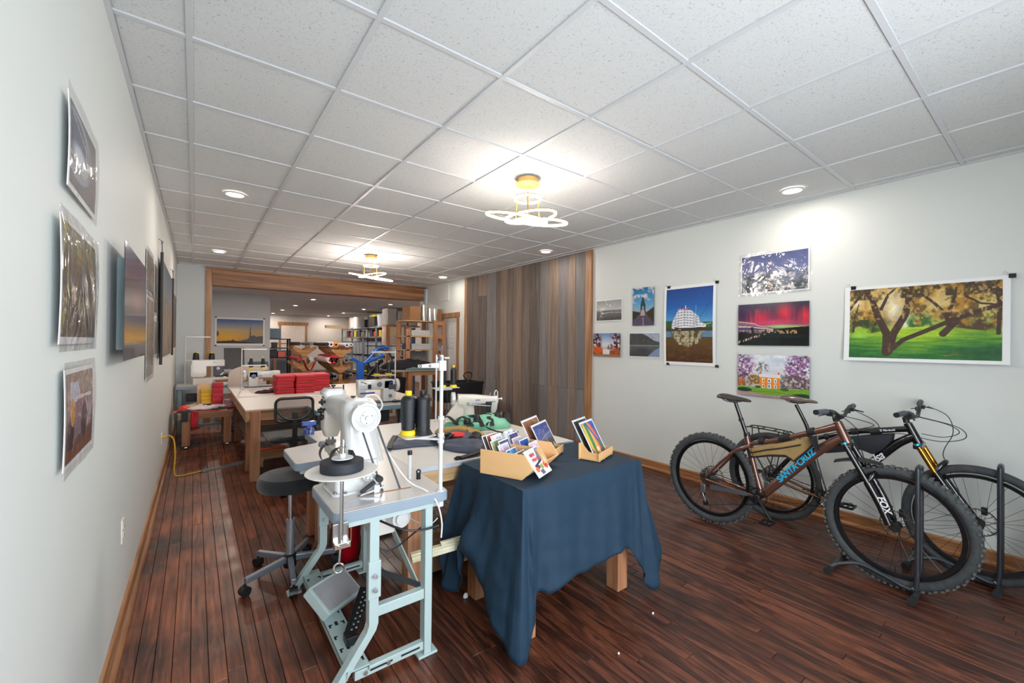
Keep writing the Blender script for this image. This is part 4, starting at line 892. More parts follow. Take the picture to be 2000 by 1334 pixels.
for yy, yn in ((1.83, 0), (2.72, 1)):
    # front leg bends out toward the operator, rear leg straight
    rs = [[V((x + dx, yy + dy, z)) for dx, dy in ((-.021, -.022), (.021, -.022), (.021, .022), (-.021, .022))] for x, z in ((.632, .70), (.632, .245), (.622, .215), (.470, .012))]
    G().rings(rs).build('leg', MINT, t, smooth=False, bevel=.003)
    G().box(.868, .908, yy - .022, yy - .018, .012, .70).box(.868, .872, yy - .022, yy + .022, .012, .70).box(.904, .908, yy - .022, yy + .022, .012, .70).build('leg', MINT, t, smooth=False, bevel=.0015)
    G().box(.84, .936, yy - .03, yy + .03, .0, .012).build('foot_plate', MINT, t, smooth=False, bevel=.003)
    G().box(.44, .515, yy - .028, yy + .028, .0, .012).build('foot_plate', MINT, t, smooth=False, bevel=.003)
    G().box(.50, .93, yy - .024, yy + .024, .692, .715).build('top_rail', MINT, t, smooth=False, bevel=.002)
    G().box(.555, .87, yy - .016, yy + .016, .03, .068).build('foot_rail', MINT, t, smooth=False, bevel=.003)
    if yn == 0: G().box(.645, .87, yy - .018, yy + .018, .27, .315).build('side_rail', MINT, t, smooth=False, bevel=.003)
    G().box(.605, .66, yy - .028, yy - .0, .36, .52).build('height_sleeve', MINT, t, smooth=False, bevel=.003)
    for q in (.40, .46): G().cyl((.632, yy - .045, q), (.632, yy - .02, q), .009, n=12).build('bolt', CHROME, t)
    for q in (.60, .70): G().cyl((q, yy - .024, .05), (q, yy - .015, .05), .009, n=12).build('bolt', CHROME, t)
    G().box(.62, .72, yy - .0175, yy - .0155, .046, .054).build('slot', SLOT, t, smooth=False)
    G().box(.76, .85, yy - .0175, yy - .0155, .046, .054).build('slot', SLOT, t, smooth=False)
# floor treadle rail with punched slots
g = G(); g.box(.52, .615, 1.80, 2.74, .085, .090).box(.52, .523, 1.80, 2.74, .06, .09).box(.612, .615, 1.80, 2.74, .06, .09); g.build('treadle_rail', MINT, t, smooth=False, bevel=.001)
g = G()
for k in range(9):
    yy = 1.86 + k * .098
    if k % 2: g.box(.560, .574, yy - .016, yy + .016, .0902, .0908)
    for sx in (-1, 1): cx = .5675 + sx * .028; g.box(cx - .008, cx + .008, yy - .005, yy + .004, .0902, .0908).box(cx - .004 + sx * .004, cx + .004 + sx * .004, yy - .022, yy + .004, .0902, .0908)
g.build('slot_pattern', SLOT, t, smooth=False)
G().bar((.90, 1.83, .30), (.90, 2.72, .02), .03, .006, up=(1, 0, 0)).build('cross_brace', mat('grey_blue_brace', (104, 116, 128), rough=.4), t, smooth=False)
G().bar((.90, 2.72, .62), (.905, 1.86, .20), .045, .008, up=(1, 0, 0)).build('cross_brace', MINT, t, smooth=False, bevel=.002)
# pedal housing and its black perforated lever
ax, ay = V((.78, .62, -.12)).normalized(), V((-.45, .62, .64)).normalized(); az = ax.cross(ay).normalized(); c0 = V((.612, 2.315, .165))
G().prism(rrect(-.14, .14, -.085, .085, .012), c0 - az * .05, ax, ay, .05).build('pedal_housing', MINT, t, smooth=False, bevel=.003)
G().prism(rrect(-.125, .125, -.07, .07, .006), c0 + az * .0, ax, ay, .003).build('pedal_mat', mat('grey_pedal_mat', (150, 150, 152), rough=.5), t, smooth=False)
g = G(); p0, p1 = V((.59, 1.995, .12)), V((.715, 2.17, .205)); g.bar(p0, p1, .06, .012, up=(0, -.3, 1)); g.build('treadle_lever', DARKM, t, smooth=False, bevel=.002)
g = G(); d = (p1 - p0); n_ = d.cross(V((0, 0, 1))).normalized(); up = n_.cross(d.normalized()).normalized()
for i in range(8):
    for j in range(-1, 2): q = p0 + d * ((i + .5 + (j % 2) * .4) / 8.5) + n_ * j * .018 + up * .0065; g.cyl(q, q + up * .002, .0062, .004, n=8)
g.build('lever_studs', STEEL, t)
G().box(.56, .61, 1.95, 2.01, .09, .13).build('lever_bracket', DARKM, t, smooth=False, bevel=.003)
# clutch motor slung under the top
G().lathe([(.0, -.03), (.052, -.03), (.058, -.02), (.058, .01), (.05, .02), (.045, .045)], (.80, 1.965, .625), (0, -1, 0), 28).lathe([(.02, .045), (.03, .05), (.03, .056), (0, .056)], (.80, 1.965, .625), (0, -1, 0), 20).build('motor', ENAM, t)
G().prism([(-.10, 0), (.07, 0), (.05, -.115), (-.06, -.115)], (.735, 2.06, .66), X, Z, .09).build('motor_box', CREAM, t, smooth=False, bevel=.006)
G().box(.66, .88, 2.0, 2.15, .66, .715).build('motor_mount', MINT, t, smooth=False, bevel=.004)
# cables
CBL = mat('black_cable', (26, 28, 34), rough=.5); CBW = mat('white_cable', (224, 224, 222), rough=.4)
G().tube(smooth_path([(.67, 1.90, .66), (.76, 1.80, .625), (.85, 1.79, .605), (.935, 1.80, .60)], 6), .0048, 6).build('cable', CBL, t)
G().tube(smooth_path([(.66, 1.99, .65), (.68, 2.0, .58), (.72, 2.05, .47), (.80, 2.04, .43), (.90, 2.0, .50), (.93, 1.95, .55)], 6), .004, 6).build('cable', CBL, t)
G().tube(smooth_path([(.845, 2.04, .63), (.88, 1.98, .58), (.93, 1.9, .57), (.97, 1.88, .6)], 6), .003, 6).build('cable', CBW, t)
# white post with a black cap and the small spool bracket on the top
G().cyl((.899, 2.061, .76), (.899, 2.061, .885), .0095, n=14).build('lamp_post', ENAM, t)
G().cyl((.899, 2.061, .885), (.899, 2.061, .906), .0125, n=14).build('post_cap', BLKP, t)
G().cyl((.934, 2.03, .76), (.934, 2.03, .79), .011, n=12).torus((.934, 2.03, .798), Y, .010, .004, 16, 6).build('thread_hook', DARKM, t)

# ---------------------------------------------------------------- post-bed machine on it, balance wheel toward us
t = thing('sewing_machine', 'tall white sewing machine with its big balance wheel toward the camera', 'sewing machine', (.61, 2.1, .7605)); M1 = t
bx = lambda a, b, c, d, e, f: [(a, c), (b, c), (b, d), (a, d)]
G().prism(roundpoly([(.503, 1.995), (.735, 1.985), (.735, 2.21), (.503, 2.21)], .03), (0, 0, .7605), X, Y, .012).build('base_plate', ENAM, t, smooth=False, bevel=.003)
def loft(secs, k=5):
    """rounded rectangular sections: (cx, cy, z, hx, hy, r)"""
    return [[V((cx + px, cy + py, z)) for px, py in rrect(-hx, hx, -hy, hy, r, k)] for cx, cy, z, hx, hy, r in secs]
G().rings(loft([(.625, 2.10, .772, .105, .085, .02), (.62, 2.10, .90, .10, .08, .02)])).build('bed_box', ENAM, t)
PC = Matrix.Identity(4)
G().rings(loft([(.668, 2.12, .88, .095, .075, .03), (.664, 2.12, .93, .088, .066, .03), (.655, 2.12, 1.02, .078, .060, .028), (.650, 2.12, 1.10, .078, .06, .028), (.652, 2.12, 1.160, .080, .062, .03), (.65, 2.12, 1.182, .066, .05, .03)])).build('pillar', ENAM, t)
def loftY(secs, k=5): return [[V((cx + px, y, cz + pz)) for px, pz in rrect(-hx, hx, -hz, hz, r, k)] for cx, cz, y, hx, hz, r in secs]
G().rings(loftY([(.645, 1.12, 2.14, .072, .060, .025), (.635, 1.125, 2.25, .060, .054, .022), (.62, 1.13, 2.36, .056, .052, .02), (.612, 1.125, 2.46, .054, .054, .02)])).build('arm', ENAM, t)
G().rings(loft([(.598, 2.43, .955, .030, .040, .012), (.600, 2.43, 1.0, .046, .048, .016), (.606, 2.43, 1.10, .052, .052, .018)])).build('head', CREAM, t)
G().rings(loft([(.62, 2.30, .875, .050, .16, .02), (.62, 2.30, .91, .045, .16, .02)])).build('lower_arm', ENAM, t)
hw = (.648, 2.02, 1.112)
G().lathe([(.0, .045), (.03, .045), (.032, .038), (.040, .036), (.052, .028), (.060, .036), (.068, .036), (.070, .022), (.062, .014), (.055, .0), (.02, -.03)], hw, (0, -1, 0), 40).build('balance_wheel', ENAM, t)
o = G().lathe([(.0, .050), (.009, .050), (.011, .044), (.011, .040)], hw, (0, -1, 0), 16).build('wheel_screw', STEEL, t)
for a in (.4, 2.5, 4.6): G().cyl((hw[0] + .024 * math.cos(a), hw[1] - .046, hw[2] + .024 * math.sin(a)), (hw[0] + .024 * math.cos(a), hw[1] - .043, hw[2] + .024 * math.sin(a)), .003, n=8).build('wheel_hole', SLOT, t)
BELT = mat('grey_black_belt', (52, 58, 66), rough=.6)
G().bar((.632, 2.0, 1.055), (.722, 1.965, .758), .007, .009, up=(0, 1, 0)).build('drive_belt', BELT, t, smooth=False)
G().bar((.702, 2.0, 1.075), (.802, 1.950, .758), .007, .009, up=(0, 1, 0)).build('drive_belt', BELT, t, smooth=False)
G().tube(smooth_path([(.67, 2.16, 1.165), (.705, 2.15, 1.195), (.745, 2.13, 1.195), (.765, 2.10, 1.15), (.73, 2.07, 1.11), (.705, 2.04, 1.07), (.76, 1.98, .92), (.83, 1.92, .80), (.885, 1.84, .764), (.915, 1.785, .72), (.945, 1.79, .62), (.948, 1.80, .54)], 7), .004, 8).build('cable', CBW, t)
g = G().rings(loft([(.608, 2.42, 1.16, .05, .05, .02), (.605, 2.42, 1.195, .060, .05, .02), (.61, 2.42, 1.215, .045, .045, .02)])); g.build('head_cover', ENAM, t)
G().prism(roundpoly([(.47, 2.42), (.57, 2.38), (.57, 2.42), (.48, 2.46)], .01), (0, 0, 1.180), X, V((0, 1, 0)), .004).build('thread_lever', mat('pale_lever', (206, 214, 208), rough=.4), t, smooth=False)
for x_, y_, z_ in ((.61, 2.43, 1.215), (.655, 2.22, 1.175)): G().cyl((x_, y_, z_ - .02), (x_, y_, z_ + .012), .005, n=8).cyl((x_, y_, z_ + .008), (x_, y_, z_ + .016), .012, n=14).build('thumb_screw', DARKM, t)
G().cyl((.650, 2.38, 1.14), (.650, 2.38, 1.235), .004, n=8).build('thread_pin', DARKM, t)
g = G()
for k_, (x_, z_) in enumerate(((.555, 1.10), (.558, 1.065), (.56, 1.145))): g.cyl((x_ + .01, 2.40, z_), (x_ - .03, 2.40, z_), .011 if k_ < 2 else .007, n=12); g.cyl((x_ - .012, 2.40, z_), (x_ - .018, 2.40, z_), .018, n=14)
g.build('tension_discs', DARKM, t)
G().cyl((.590, 2.43, .85), (.590, 2.43, .96), .004, n=8).cyl((.610, 2.43, .85), (.610, 2.43, .96), .0055, n=8).box(.578, .622, 2.41, 2.45, .915, .935).build('needle_bar', STEEL, t)
G().prism(roundpoly([(0, 0), (.05, -.01), (.055, .03), (.01, .03)], .01), (.575, 2.62, .86), X, Z, .03).build('presser_foot', STEEL, t, smooth=False)
g = G()
for s0, z0, y0 in ((0, 0, 2.30), (.040, -.022, 2.26)):
    rs = []
    for a in np.linspace(2.0, 5.3, 16):
        c_ = V((.565 + s0, y0, .895 + z0)); d_ = V((math.cos(a), 0, math.sin(a))); rs.append([c_ + d_ * .048 - Y * .018, c_ + d_ * .048 + Y * .018, c_ + d_ * .051 + Y * .018, c_ + d_ * .051 - Y * .018])
    g.rings(rs)
g.build('tape_folder', mat('dark_folder_steel', (64, 64, 68), rough=.3, metal=.8), t, smooth=False)
G().tube(smooth_path([(.57, 2.42, .92), (.59, 2.35, .90), (.60, 2.2, .935), (.585, 2.0, .95)], 5), .004, 6).build('folder_arm', DARKM, t)
G().box(.575, .60, 2.15, 2.17, .90, .94).build('brass_plate', mat('brass_plate', (186, 164, 130), rough=.4, metal=.6), t, smooth=False)
# small bobbin winder and its levers on the near side
g = G()
for a in range(6): g.sphere((.668 + .020 * math.cos(a), 1.995 - .012, .845 + .022 * math.sin(a)), .010, 10)
g.lathe([(.0, .0), (.034, .0), (.036, .012), (.0, .014)], (.668, 2.0, .845), (0, -1, 0), 24); g.build('bobbin_winder', ENAM, t)
G().bar((.615, 1.955, .775), (.68, 1.955, .815), .016, .014, up=(0, 1, 0)).cyl((.70, 1.965, .825), (.70, 1.94, .825), .0155, n=18).build('winder_lever', DARKM, t)
G().bar((.61, 1.945, .768), (.72, 1.94, .79), .008, .008, up=(0, 1, 0)).box(.675, .70, 1.945, 1.965, .7605, .80).build('winder_bracket', CHROME, t, smooth=False)
for a, b in ((.52, 2.02), (.52, 2.18), (.56, 1.998)): G().cyl((a, b, .772), (a, b, .779), .008, n=12).build('base_bolt', STEEL, t)

# ---------------------------------------------------------------- webbing reel clamped to the table corner
t = thing('webbing_stand', 'steel rod reel stand clamped to the table corner with a white disc', 'reel stand', (.478, 1.755, .60))
G().cyl((.478, 1.757, .665), (.478, 1.757, .955), .0075, n=12).build('lower_rod', CHROME, t)
G().cyl((.480, 1.757, .955), (.482, 1.757, 1.075), .0065, n=12).build('upper_rod', CHROME, t)
G().lathe([(.0, 0), (.135, 0), (.137, .002), (.135, .0045), (.0, .0045)], (.478, 1.757, .949), n=48).build('disc', mat('white_disc_plastic', (232, 226, 220), rough=.4, var=.01), t)
G().lathe([(.0, 0), (.012, .004), (.042, .011), (.040, .014), (.012, .012), (.012, .03), (.0, .03)], (.479, 1.757, .991), n=30).build('hub_plate', ENAM, t)
G().box(.448, .510, 1.768, 1.772, .655, .735).box(.448, .510, 1.735, 1.772, .645, .668).build('clamp_bracket', CHROME, t, smooth=False, bevel=.002)
for q in (.462, .498): G().cyl((q, 1.735, .657), (q, 1.729, .657), .005, n=10).build('clamp_bolt', mat('brass_bolt', (170, 146, 96), rough=.3, metal=1), t)
G().cyl((.513, 1.745, .665), (.513, 1.745, .715), .003, n=8).build('threaded_pin', mat('brass_bolt', (170, 146, 96)), t)
G().cyl((.474, 1.752, .645), (.470, 1.752, .585), .0045, n=10).torus((.468, 1.752, .565), (.3, 1, 0), .018, .0045, 26, 8).build('eye_screw', CHROME, t)
G().torus((.478, 1.757, 1.045), (0, 0, 1), .014, .0018, 16, 6).build('spring_clip', CHROME, t)
rs = []
prof = []
for i in range(16): prof.append((.014 + .068 * i / 15, .0375 + .0006 * (i % 2)))
g = G().lathe([(.014, 0), (.082, .0)] + [(.0822 + .0003 * (i % 2), .001 + .0355 * i / 6) for i in range(7)] + prof[::-1], (.478, 1.757, .9536), n=48)
g.bar((.545, 1.80, .972), (.585, 1.98, .955), .002, .034).bar((.585, 1.98, .955), (.598, 2.24, .905), .002, .032)
o = g.build('webbing_roll', mat('black_webbing', (30, 34, 44), rough=.6, var=.06, bump=.5, bscale=200), None, origin=(.478, 1.757, .9536)); tag(o, 'roll of black webbing lying on the white disc', 'webbing')
# ---------------------------------------------------------------- thread stand at the table's right corner with two big cones
t = thing('thread_stand', 'white thread stand rising at the front corner of the nearest table', 'thread stand', (.944, 1.806, .76))
G().cyl((.944, 1.806, .70), (.944, 1.806, 1.10), .0105, n=16).build('lower_pole', ENAM, t); G().cyl((.944, 1.806, 1.10), (.944, 1.806, 1.41), .0090, n=16).build('upper_pole', ENAM, t)
G().cyl((.944, 1.806, .7605), (.944, 1.806, .768), .02, n=20).build('base_washer', ENAM, t); G().cyl((.944, 1.806, .69), (.944, 1.806, .714), .016, n=8).build('base_nut', ENAM, t)
for z in (1.10, 1.02, .99): G().cyl((.944, 1.806, z), (.944, 1.806, z + .018), .016, n=16).build('collar', ENAM, t)
G().prism([(.015, 0), (.015, .028), (-.12, .018), (-.12, .004)], (.944, 1.814, 1.348), X, Z, .016).box(.926, .962, 1.79, 1.822, 1.335, 1.384).build('guide_arm', ENAM, t, smooth=False, bevel=.002)
for q in (-.065, -.112): G().torus((.944 + q, 1.797, 1.360), Y, .005, .0018, 14, 6).build('guide_eyelet', DARKM, t)
G().cyl((.935, 1.806, 1.384), (.935, 1.806, 1.402), .009, n=12).cyl((.953, 1.806, 1.384), (.953, 1.806, 1.398), .007, n=12).build('arm_screw', mat('slate_plastic', (70, 78, 92), rough=.4), t)
G().cyl((.944, 1.806, 1.41), (.944, 1.806, 1.45), .0035, n=8).cyl((.944, 1.806, 1.44), (.944, 1.806, 1.455), .0065, n=10).build('top_pin', mat('slate_plastic', (70, 78, 92)), t)
G().tube([(.944, 1.806, 1.445), (.99, 1.83, 1.443), (1.03, 1.85, 1.441)], .0012, 6).build('top_wire', CHROME, t)
g = G().bar((.944, 1.806, 1.008), (.845, 1.90, 1.008), .022, .008).prism(roundpoly([(.79, 1.86), (.955, 1.86), (.965, 1.99), (.80, 2.0)], .03), (0, 0, 1.010), X, Y, .006); g.build('cone_tray', ENAM, t, smooth=False, bevel=.002)
cone(.838, 1.945, 1.0165, .032, .037, .215, 'big black thread cone with yellow foot and yellow tip', grp='big thread cones on the nearest stand')
cone(.905, 1.925, 1.0165, .036, .036, .215, 'big black thread cone with a flared black foot', grp='big thread cones on the nearest stand', cap=BLKP, flare=True)

# ---------------------------------------------------------------- round stool
t = thing('work_stool', 'round black swivel stool on five grey castored legs', 'stool', (.495, 2.96, 0))
c = (.495, 2.96, 0)
G().lathe([(.0, .0), (.150, .0), (.178, .008), (.187, .03), (.185, .07), (.172, .088), (.12, .096), (.0, .098)], (.495, 2.96, .545), n=48).build('seat', BLKF, t)
G().cyl((.495, 2.96, .32), (.495, 2.96, .545), .014, n=16).build('gas_piston', CHROME, t); G().cyl((.495, 2.96, .12), (.495, 2.96, .345), .026, n=20).build('column', mat('silver_column', (150, 154, 160), rough=.35, metal=.6), t)
G().lathe([(.0, .05), (.036, .05), (.038, .06), (.036, .125), (.028, .13), (0, .13)], c, n=24).build('hub', BLKP, t)
SIL = mat('silver_grey_leg', (128, 136, 148), rough=.4, metal=.5)
for tx, ty in ((.245, 2.85), (.468, 2.675), (.76, 2.93), (.64, 3.19), (.345, 3.18)):
    d = V((tx - .495, ty - 2.96, 0)); d.normalize(); e = V((tx, ty, 0))
    a = V((.495, 2.96, .10)) + d * .03; b = V((tx, ty, .085)); s_ = d.cross(Z)
    rs = [[p + s_ * w - Z * h, p - s_ * w - Z * h, p - s_ * w + Z * h, p + s_ * w + Z * h] for p, w, h in ((a, .016, .019), (b, .014, .0165))]
    G().rings(rs).build('leg', SIL, t, smooth=False, bevel=.004)
    q = G().cyl(e + s_ * .020 + Z * .026, e + s_ * .005 + Z * .026, .026, n=18).cyl(e - s_ * .005 + Z * .026, e - s_ * .020 + Z * .026, .026, n=18).cyl(e + Z * .035, e + Z * .07, .008, n=8)
    for k in (1,): q.rings([[e + s_ * w + V((d.x * r * math.cos(u), d.y * r * math.cos(u), .028 + r * math.sin(u))) for u in np.linspace(0, PI, 7) for r in (.029,)] for w in (-.021, .021)])
    q.build('caster', BLKP, t)

# red canister under the table, its black cord
t = thing('canister', 'red round canister standing on the floor under the nearest table', 'canister', (.85, 2.93, 0))
G().lathe([(.0, .0), (.062, .0), (.066, .008), (.072, .235), (.076, .24), (.076, .255), (.0, .255)], (.85, 2.93, 0), n=30).build('body', mat('red_plastic', (176, 12, 28), rough=.3, coat=.4), t)
G().tube(smooth_path([(.79, 2.88, .26), (.85, 2.85, .27), (.91, 2.86, .25), (.905, 2.86, .12), (.88, 2.86, .02), (.80, 2.85, .02)], 6), .005, 6).build('cord', CBL, t)

# ---------------------------------------------------------------- draped print table
t = thing('display_table', 'square wooden table hidden under the dark blue cloth', 'table', (1.74, 1.86, 0))
TX0, TX1, TY0, TY1, TZ = 1.275, 2.20, 1.585, 2.16, .757
for x0, y0 in ((1.290, 1.602), (2.015, 1.602), (1.290, 2.03), (2.015, 2.03)):
    G().box(x0, x0 + .088, y0, y0 + .088, 0, .71).build('leg', FIR, t, smooth=False, bevel=.003)
G().box(TX0 + .006, TX1 - .006, TY0 + .006, TY1 - .006, .715, .750).build('tabletop', PINE, t, smooth=False)
G().box(1.37, 2.02, 1.645, 1.68, .215, .275).build('lower_rail', FIRX, t, smooth=False); G().box(1.37, 2.02, 2.04, 2.08, .215, .275).build('lower_rail', FIRX, t, smooth=False)
CL = mat('dark_blue_cloth', (9, 44, 66), rough=.78, var=.07, scale=5, sheen=0, bump=.25, bscale=260)
# hem points walked round the table: (top x, y) -> (hem x, y, z)
ST_ = [((1.275, 2.16), (1.16, 2.20, .25)), ((1.275, 2.10), (1.155, 2.16, .09)), ((1.275, 2.03), (1.20, 2.06, .07)), ((1.275, 1.97), (1.205, 1.99, .20)), ((1.275, 1.91), (1.19, 1.96, .345)), ((1.275, 1.84), (1.20, 1.86, .27)), ((1.275, 1.76), (1.19, 1.75, .16)), ((1.275, 1.66), (1.17, 1.61, .085)),
       ((1.275, 1.60), (1.165, 1.535, .04)), ((1.275, 1.585), (1.225, 1.50, .012)), ((1.30, 1.585), (1.262, 1.51, .05)), ((1.33, 1.585), (1.305, 1.525, .18)), ((1.38, 1.585), (1.34, 1.545, .26)), ((1.45, 1.585), (1.41, 1.53, .245)), ((1.55, 1.585), (1.52, 1.525, .275)), ((1.68, 1.585), (1.66, 1.53, .275)), ((1.82, 1.585), (1.80, 1.53, .285)), ((1.95, 1.585), (1.93, 1.53, .30)),
       ((2.05, 1.585), (2.02, 1.525, .285)), ((2.12, 1.585), (2.09, 1.50, .17)), ((2.17, 1.585), (2.14, 1.50, .05)), ((2.20, 1.585), (2.20, 1.485, .02)), ((2.20, 1.60), (2.275, 1.505, .10)), ((2.20, 1.63), (2.33, 1.53, .16)), ((2.20, 1.72), (2.33, 1.66, .26)), ((2.20, 1.87), (2.27, 1.86, .30)), ((2.20, 2.02), (2.28, 2.04, .28)),
       ((2.20, 2.13), (2.31, 2.17, .16)), ((2.20, 2.16), (2.28, 2.24, .06)), ((2.16, 2.16), (2.15, 2.25, .2)), ((1.95, 2.16), (1.95, 2.19, .33)), ((1.7, 2.16), (1.7, 2.195, .32)), ((1.45, 2.16), (1.45, 2.195, .33)), ((1.33, 2.16), (1.30, 2.20, .22))]
tops = smooth_path([(*a, 0) for a, b in ST_], 9, closed=True); hems = smooth_path([b for a, b in ST_], 9, closed=True)
def onrect(p):
    return V((min(max(p.x, TX0), TX1), min(max(p.y, TY0), TY1), TZ))
n = len(tops); rows = 26; rings = []
cx, cy = (TX0 + TX1) / 2, (TY0 + TY1) / 2
tp = [onrect(p) for p in tops]
for k in (0, .25, .5, .75, .93): rings.append([V((cx + (p.x - cx) * (.02 + .98 * k), cy + (p.y - cy) * (.02 + .98 * k), TZ + .0015 * math.sin(p.x * 9 + k * 5))) for p in tp])
arc = [0.0]
for i in range(1, n): arc.append(arc[-1] + (hems[i] - hems[i - 1]).length)
for j in range(rows + 1):
    s_ = j / rows; row = []
    for i in range(n):
        a, h = tp[i], hems[i]; out = V((h.x - a.x, h.y - a.y, 0)); ol = max(out.length, 1e-5); out = out / ol
        flare = s_ ** 1.25 * .85 + .15 * math.sin(s_ * PI / 2)
        z = TZ + (h.z - TZ) * s_; p = V((a.x + (h.x - a.x) * flare, a.y + (h.y - a.y) * flare, z))
        u = arc[i]
        amp = .020 * s_ ** .7 * (1 if ol < .2 else .4)
        fold = (1 - abs(math.sin(u * 11 + 1.1 * math.sin(u * 5)))) * 1.5 - .6 + math.sin(u * 47 + 2 + s_ * 2) * .2 + .35 * math.sin(u * 9 + s_ * 4)
        p += out * (fold * amp + .010 * math.sin(min(s_ * 12, PI / 2)))
        wr_ = .0028 * math.exp(-((((z + u * .12) % .17) - .085) / .006) ** 2) - .0025 * math.exp(-(((u % .21) - .1) / .006) ** 2) * s_ + .0022 * math.sin(z * 60 + 2.5 * math.sin(u * 7)) * s_ + .0016 * math.sin(z * 33 + u * 30)
        p += out * wr_
        # left side: cloth sags into a pocket over the moulding strip
        if a.x <= TX0 + 1e-4 and 1.65 < a.y < 2.1:
            w = math.exp(-((a.y - 1.87) / .14) ** 2) * math.exp(-((s_ - .82) / .22) ** 2); p.x -= .05 * w; p.z -= .0 * w
        # deep fold tucked behind the near corner tail
        p.z = max(p.z, .006); row.append(p)
    rings.append(row)
rings[5] = [V((p.x, p.y, TZ - .001)) for p in rings[5]]
o = G().rings(rings, cap=False).build('tablecloth', CL, None, solid=.0015, origin=(1.74, 1.86, TZ)); tag(o, 'dark blue cloth draped over the square display table', 'tablecloth')
# moulding strips poking out from under the cloth
MLD = wood('cream_moulding', (206, 198, 160), (226, 220, 188), (238, 234, 210), axis=0, rough=.5, scale=.5, bump=.05)
def moulding(p, q, lab, w=.05, h=.034):
    p, q = V(p), V(q); d = (q - p).normalized(); s_ = d.cross(Z).normalized(); u = s_.cross(d)
    prof = [(-.5, 0), (.5, 0), (.5, .35), (.32, .5), (.30, .7), (.1, .78), (.08, 1), (-.5, 1)]
    o = G().rings([[e + s_ * a * w + u * b * h for a, b in prof] for e in (p, q)]).build('moulding_strip', MLD, None, smooth=False, origin=p); tag(o, lab, 'moulding', 'cream moulding strips')
moulding((.925, 2.085, .315), (1.36, 2.01, .345), 'longer cream moulding strip poking out from under the blue cloth')
moulding((1.085, 2.062, .363), (1.35, 2.015, .380), 'shorter cream moulding strip lying on top of the longer one', .03, .014)
for k, (x, y, s) in enumerate(((1.262, 2.09, .014), (.98, 1.43, .008), (2.01, 1.36, .006), (1.62, 1.28, .005))):
    rr = random.Random(k); g = G(); rs = [[V((x + s * 1.3 * math.cos(a) * w * rr.uniform(.6, 1.2), y + s * math.sin(a) * w * rr.uniform(.6, 1.2), z * s)) for a in np.linspace(0, 2 * PI, 8)[:-1]] for w, z in ((.8, .02), (1, .8), (.7, 1.5), (.2, 1.9))]
    o = g.rings(rs).build('paper_scrap', PAPER, None, smooth=False, origin=(x, y, 0)); tag(o, ('crumpled white paper scrap beside the wooden leg', 'tiny pale scrap on the dark floor before the cloth tail', 'tiny pale scrap on the floor right of the table', 'tiny pale scrap on the floor in front of the table')[k], 'paper scrap')

# ---------------------------------------------------------------- bamboo holders with prints on the cloth
BAM = mat('bamboo', (230, 184, 128), rough=.4, var=.05, scale=3, coat=.15)
CZT = TZ + .003
def frame3(o, ang): a = V((math.cos(ang), math.sin(ang), 0)); return V(o), a, a.cross(Z) * -1
def crate(o, ang, L, Wd, H, label):
    """side profile runs along 'a'; far end slopes down"""
    o, a, b = frame3(o, ang); t = thing('print_crate', label, 'crate', o, 0, 'bamboo print crates')
    prof = [(0, 0), (L * .80, 0), (L, H * .47), (L * .85, H), (0, H)]
    for k in (0, 1): G().prism(prof, o + b * (k * (Wd - .009)), a, Z, -.009).build('side_panel', BAM, t, smooth=False, bevel=.0012)
    G().obox(o + a * .005 + b * Wd / 2 + Z * H * .42, a, b, Z, .0045, Wd / 2 - .009, H * .42).build('back_panel', BAM, t, smooth=False)
    G().obox(o + a * L * .38 + b * Wd / 2 + Z * .008, a, b, Z, L * .375, Wd / 2 - .009, .004).build('bottom', BAM, t, smooth=False)
    G().bar(o + a * L * .78 + b * (Wd / 2) + Z * .012, o + a * L * .97 + b * (Wd / 2) + Z * (H * .48), Wd - .02, .006, up=a).build('front_panel', BAM, t, smooth=False)
    return t, o, a, b
rc = random.Random(5)
def minipic(kind, seed, w=22, h=16):
    p = Pic(w, h, seed); r = random.Random(seed); a, b, c = kind; p.grad([(0, a), (.55, b), (1, c)]); n = p.noise(6, 5, 1, 3); q = p.noise(9, 7, 2, 3)
    p.put(np.clip((n - .5) * 7, 0, 1) * .75, c); p.put(np.clip((q - .56) * 8, 0, 1) * .7, a); return p
def card(o, a, b, pos, side, w, h, lean, kind, seed, label, name='print_card', up0=.012, grp='small sleeved print cards', pw=22, ph=16, pic=None, border=0.006):
    """a print standing in a holder: pos along a, side along b"""
    base = o + a * pos + b * side + Z * up0; d = (Z * math.cos(lean) - a * math.sin(lean)).normalized(); nrm = b.cross(d).normalized()
    t = thing(name, label, 'print', base, 0, grp)
    if nrm.dot(a) < 0: nrm = -nrm
    G().obox(base + d * h / 2, b, d, nrm, w / 2, h / 2, .0008).build('card', PAPER, t, smooth=False)
    # picture faces +a side
    e = nrm * .0012
    # right-hand side as seen from the front
    rt = d.cross(nrm).normalized()
    tl = base + d * (h - border) - rt * (w / 2 - border) + e; tr = base + d * (h - border) + rt * (w / 2 - border) + e; bl = base + d * border - rt * (w / 2 - border) + e
    picmesh('picture', pic or minipic(kind, seed, pw, ph), tl, tr, bl, PM_MATTE(), t)
    G().add([base + d * (h / 2 + .004) + nrm * .0026 + b * i * (w / 2 + .003) + d * j * (h / 2 + .004) for i, j in ((-1, -1), (1, -1), (1, 1), (-1, 1))], [(0, 1, 2, 3)]).build('plastic_sleeve', FILM, t, smooth=False)
    return t
ANG = math.radians(-65.3)
t1, o1, ca, cb = crate((1.251, 1.933, CZT), ANG, .32, .165, .13, 'nearer bamboo crate packed with small colourful print cards')
t2, o2, cc, cd = crate(V((1.251, 1.933, CZT)) + cb * .185, ANG, .32, .165, .13, 'second bamboo crate standing beyond the nearer one, partly hidden')
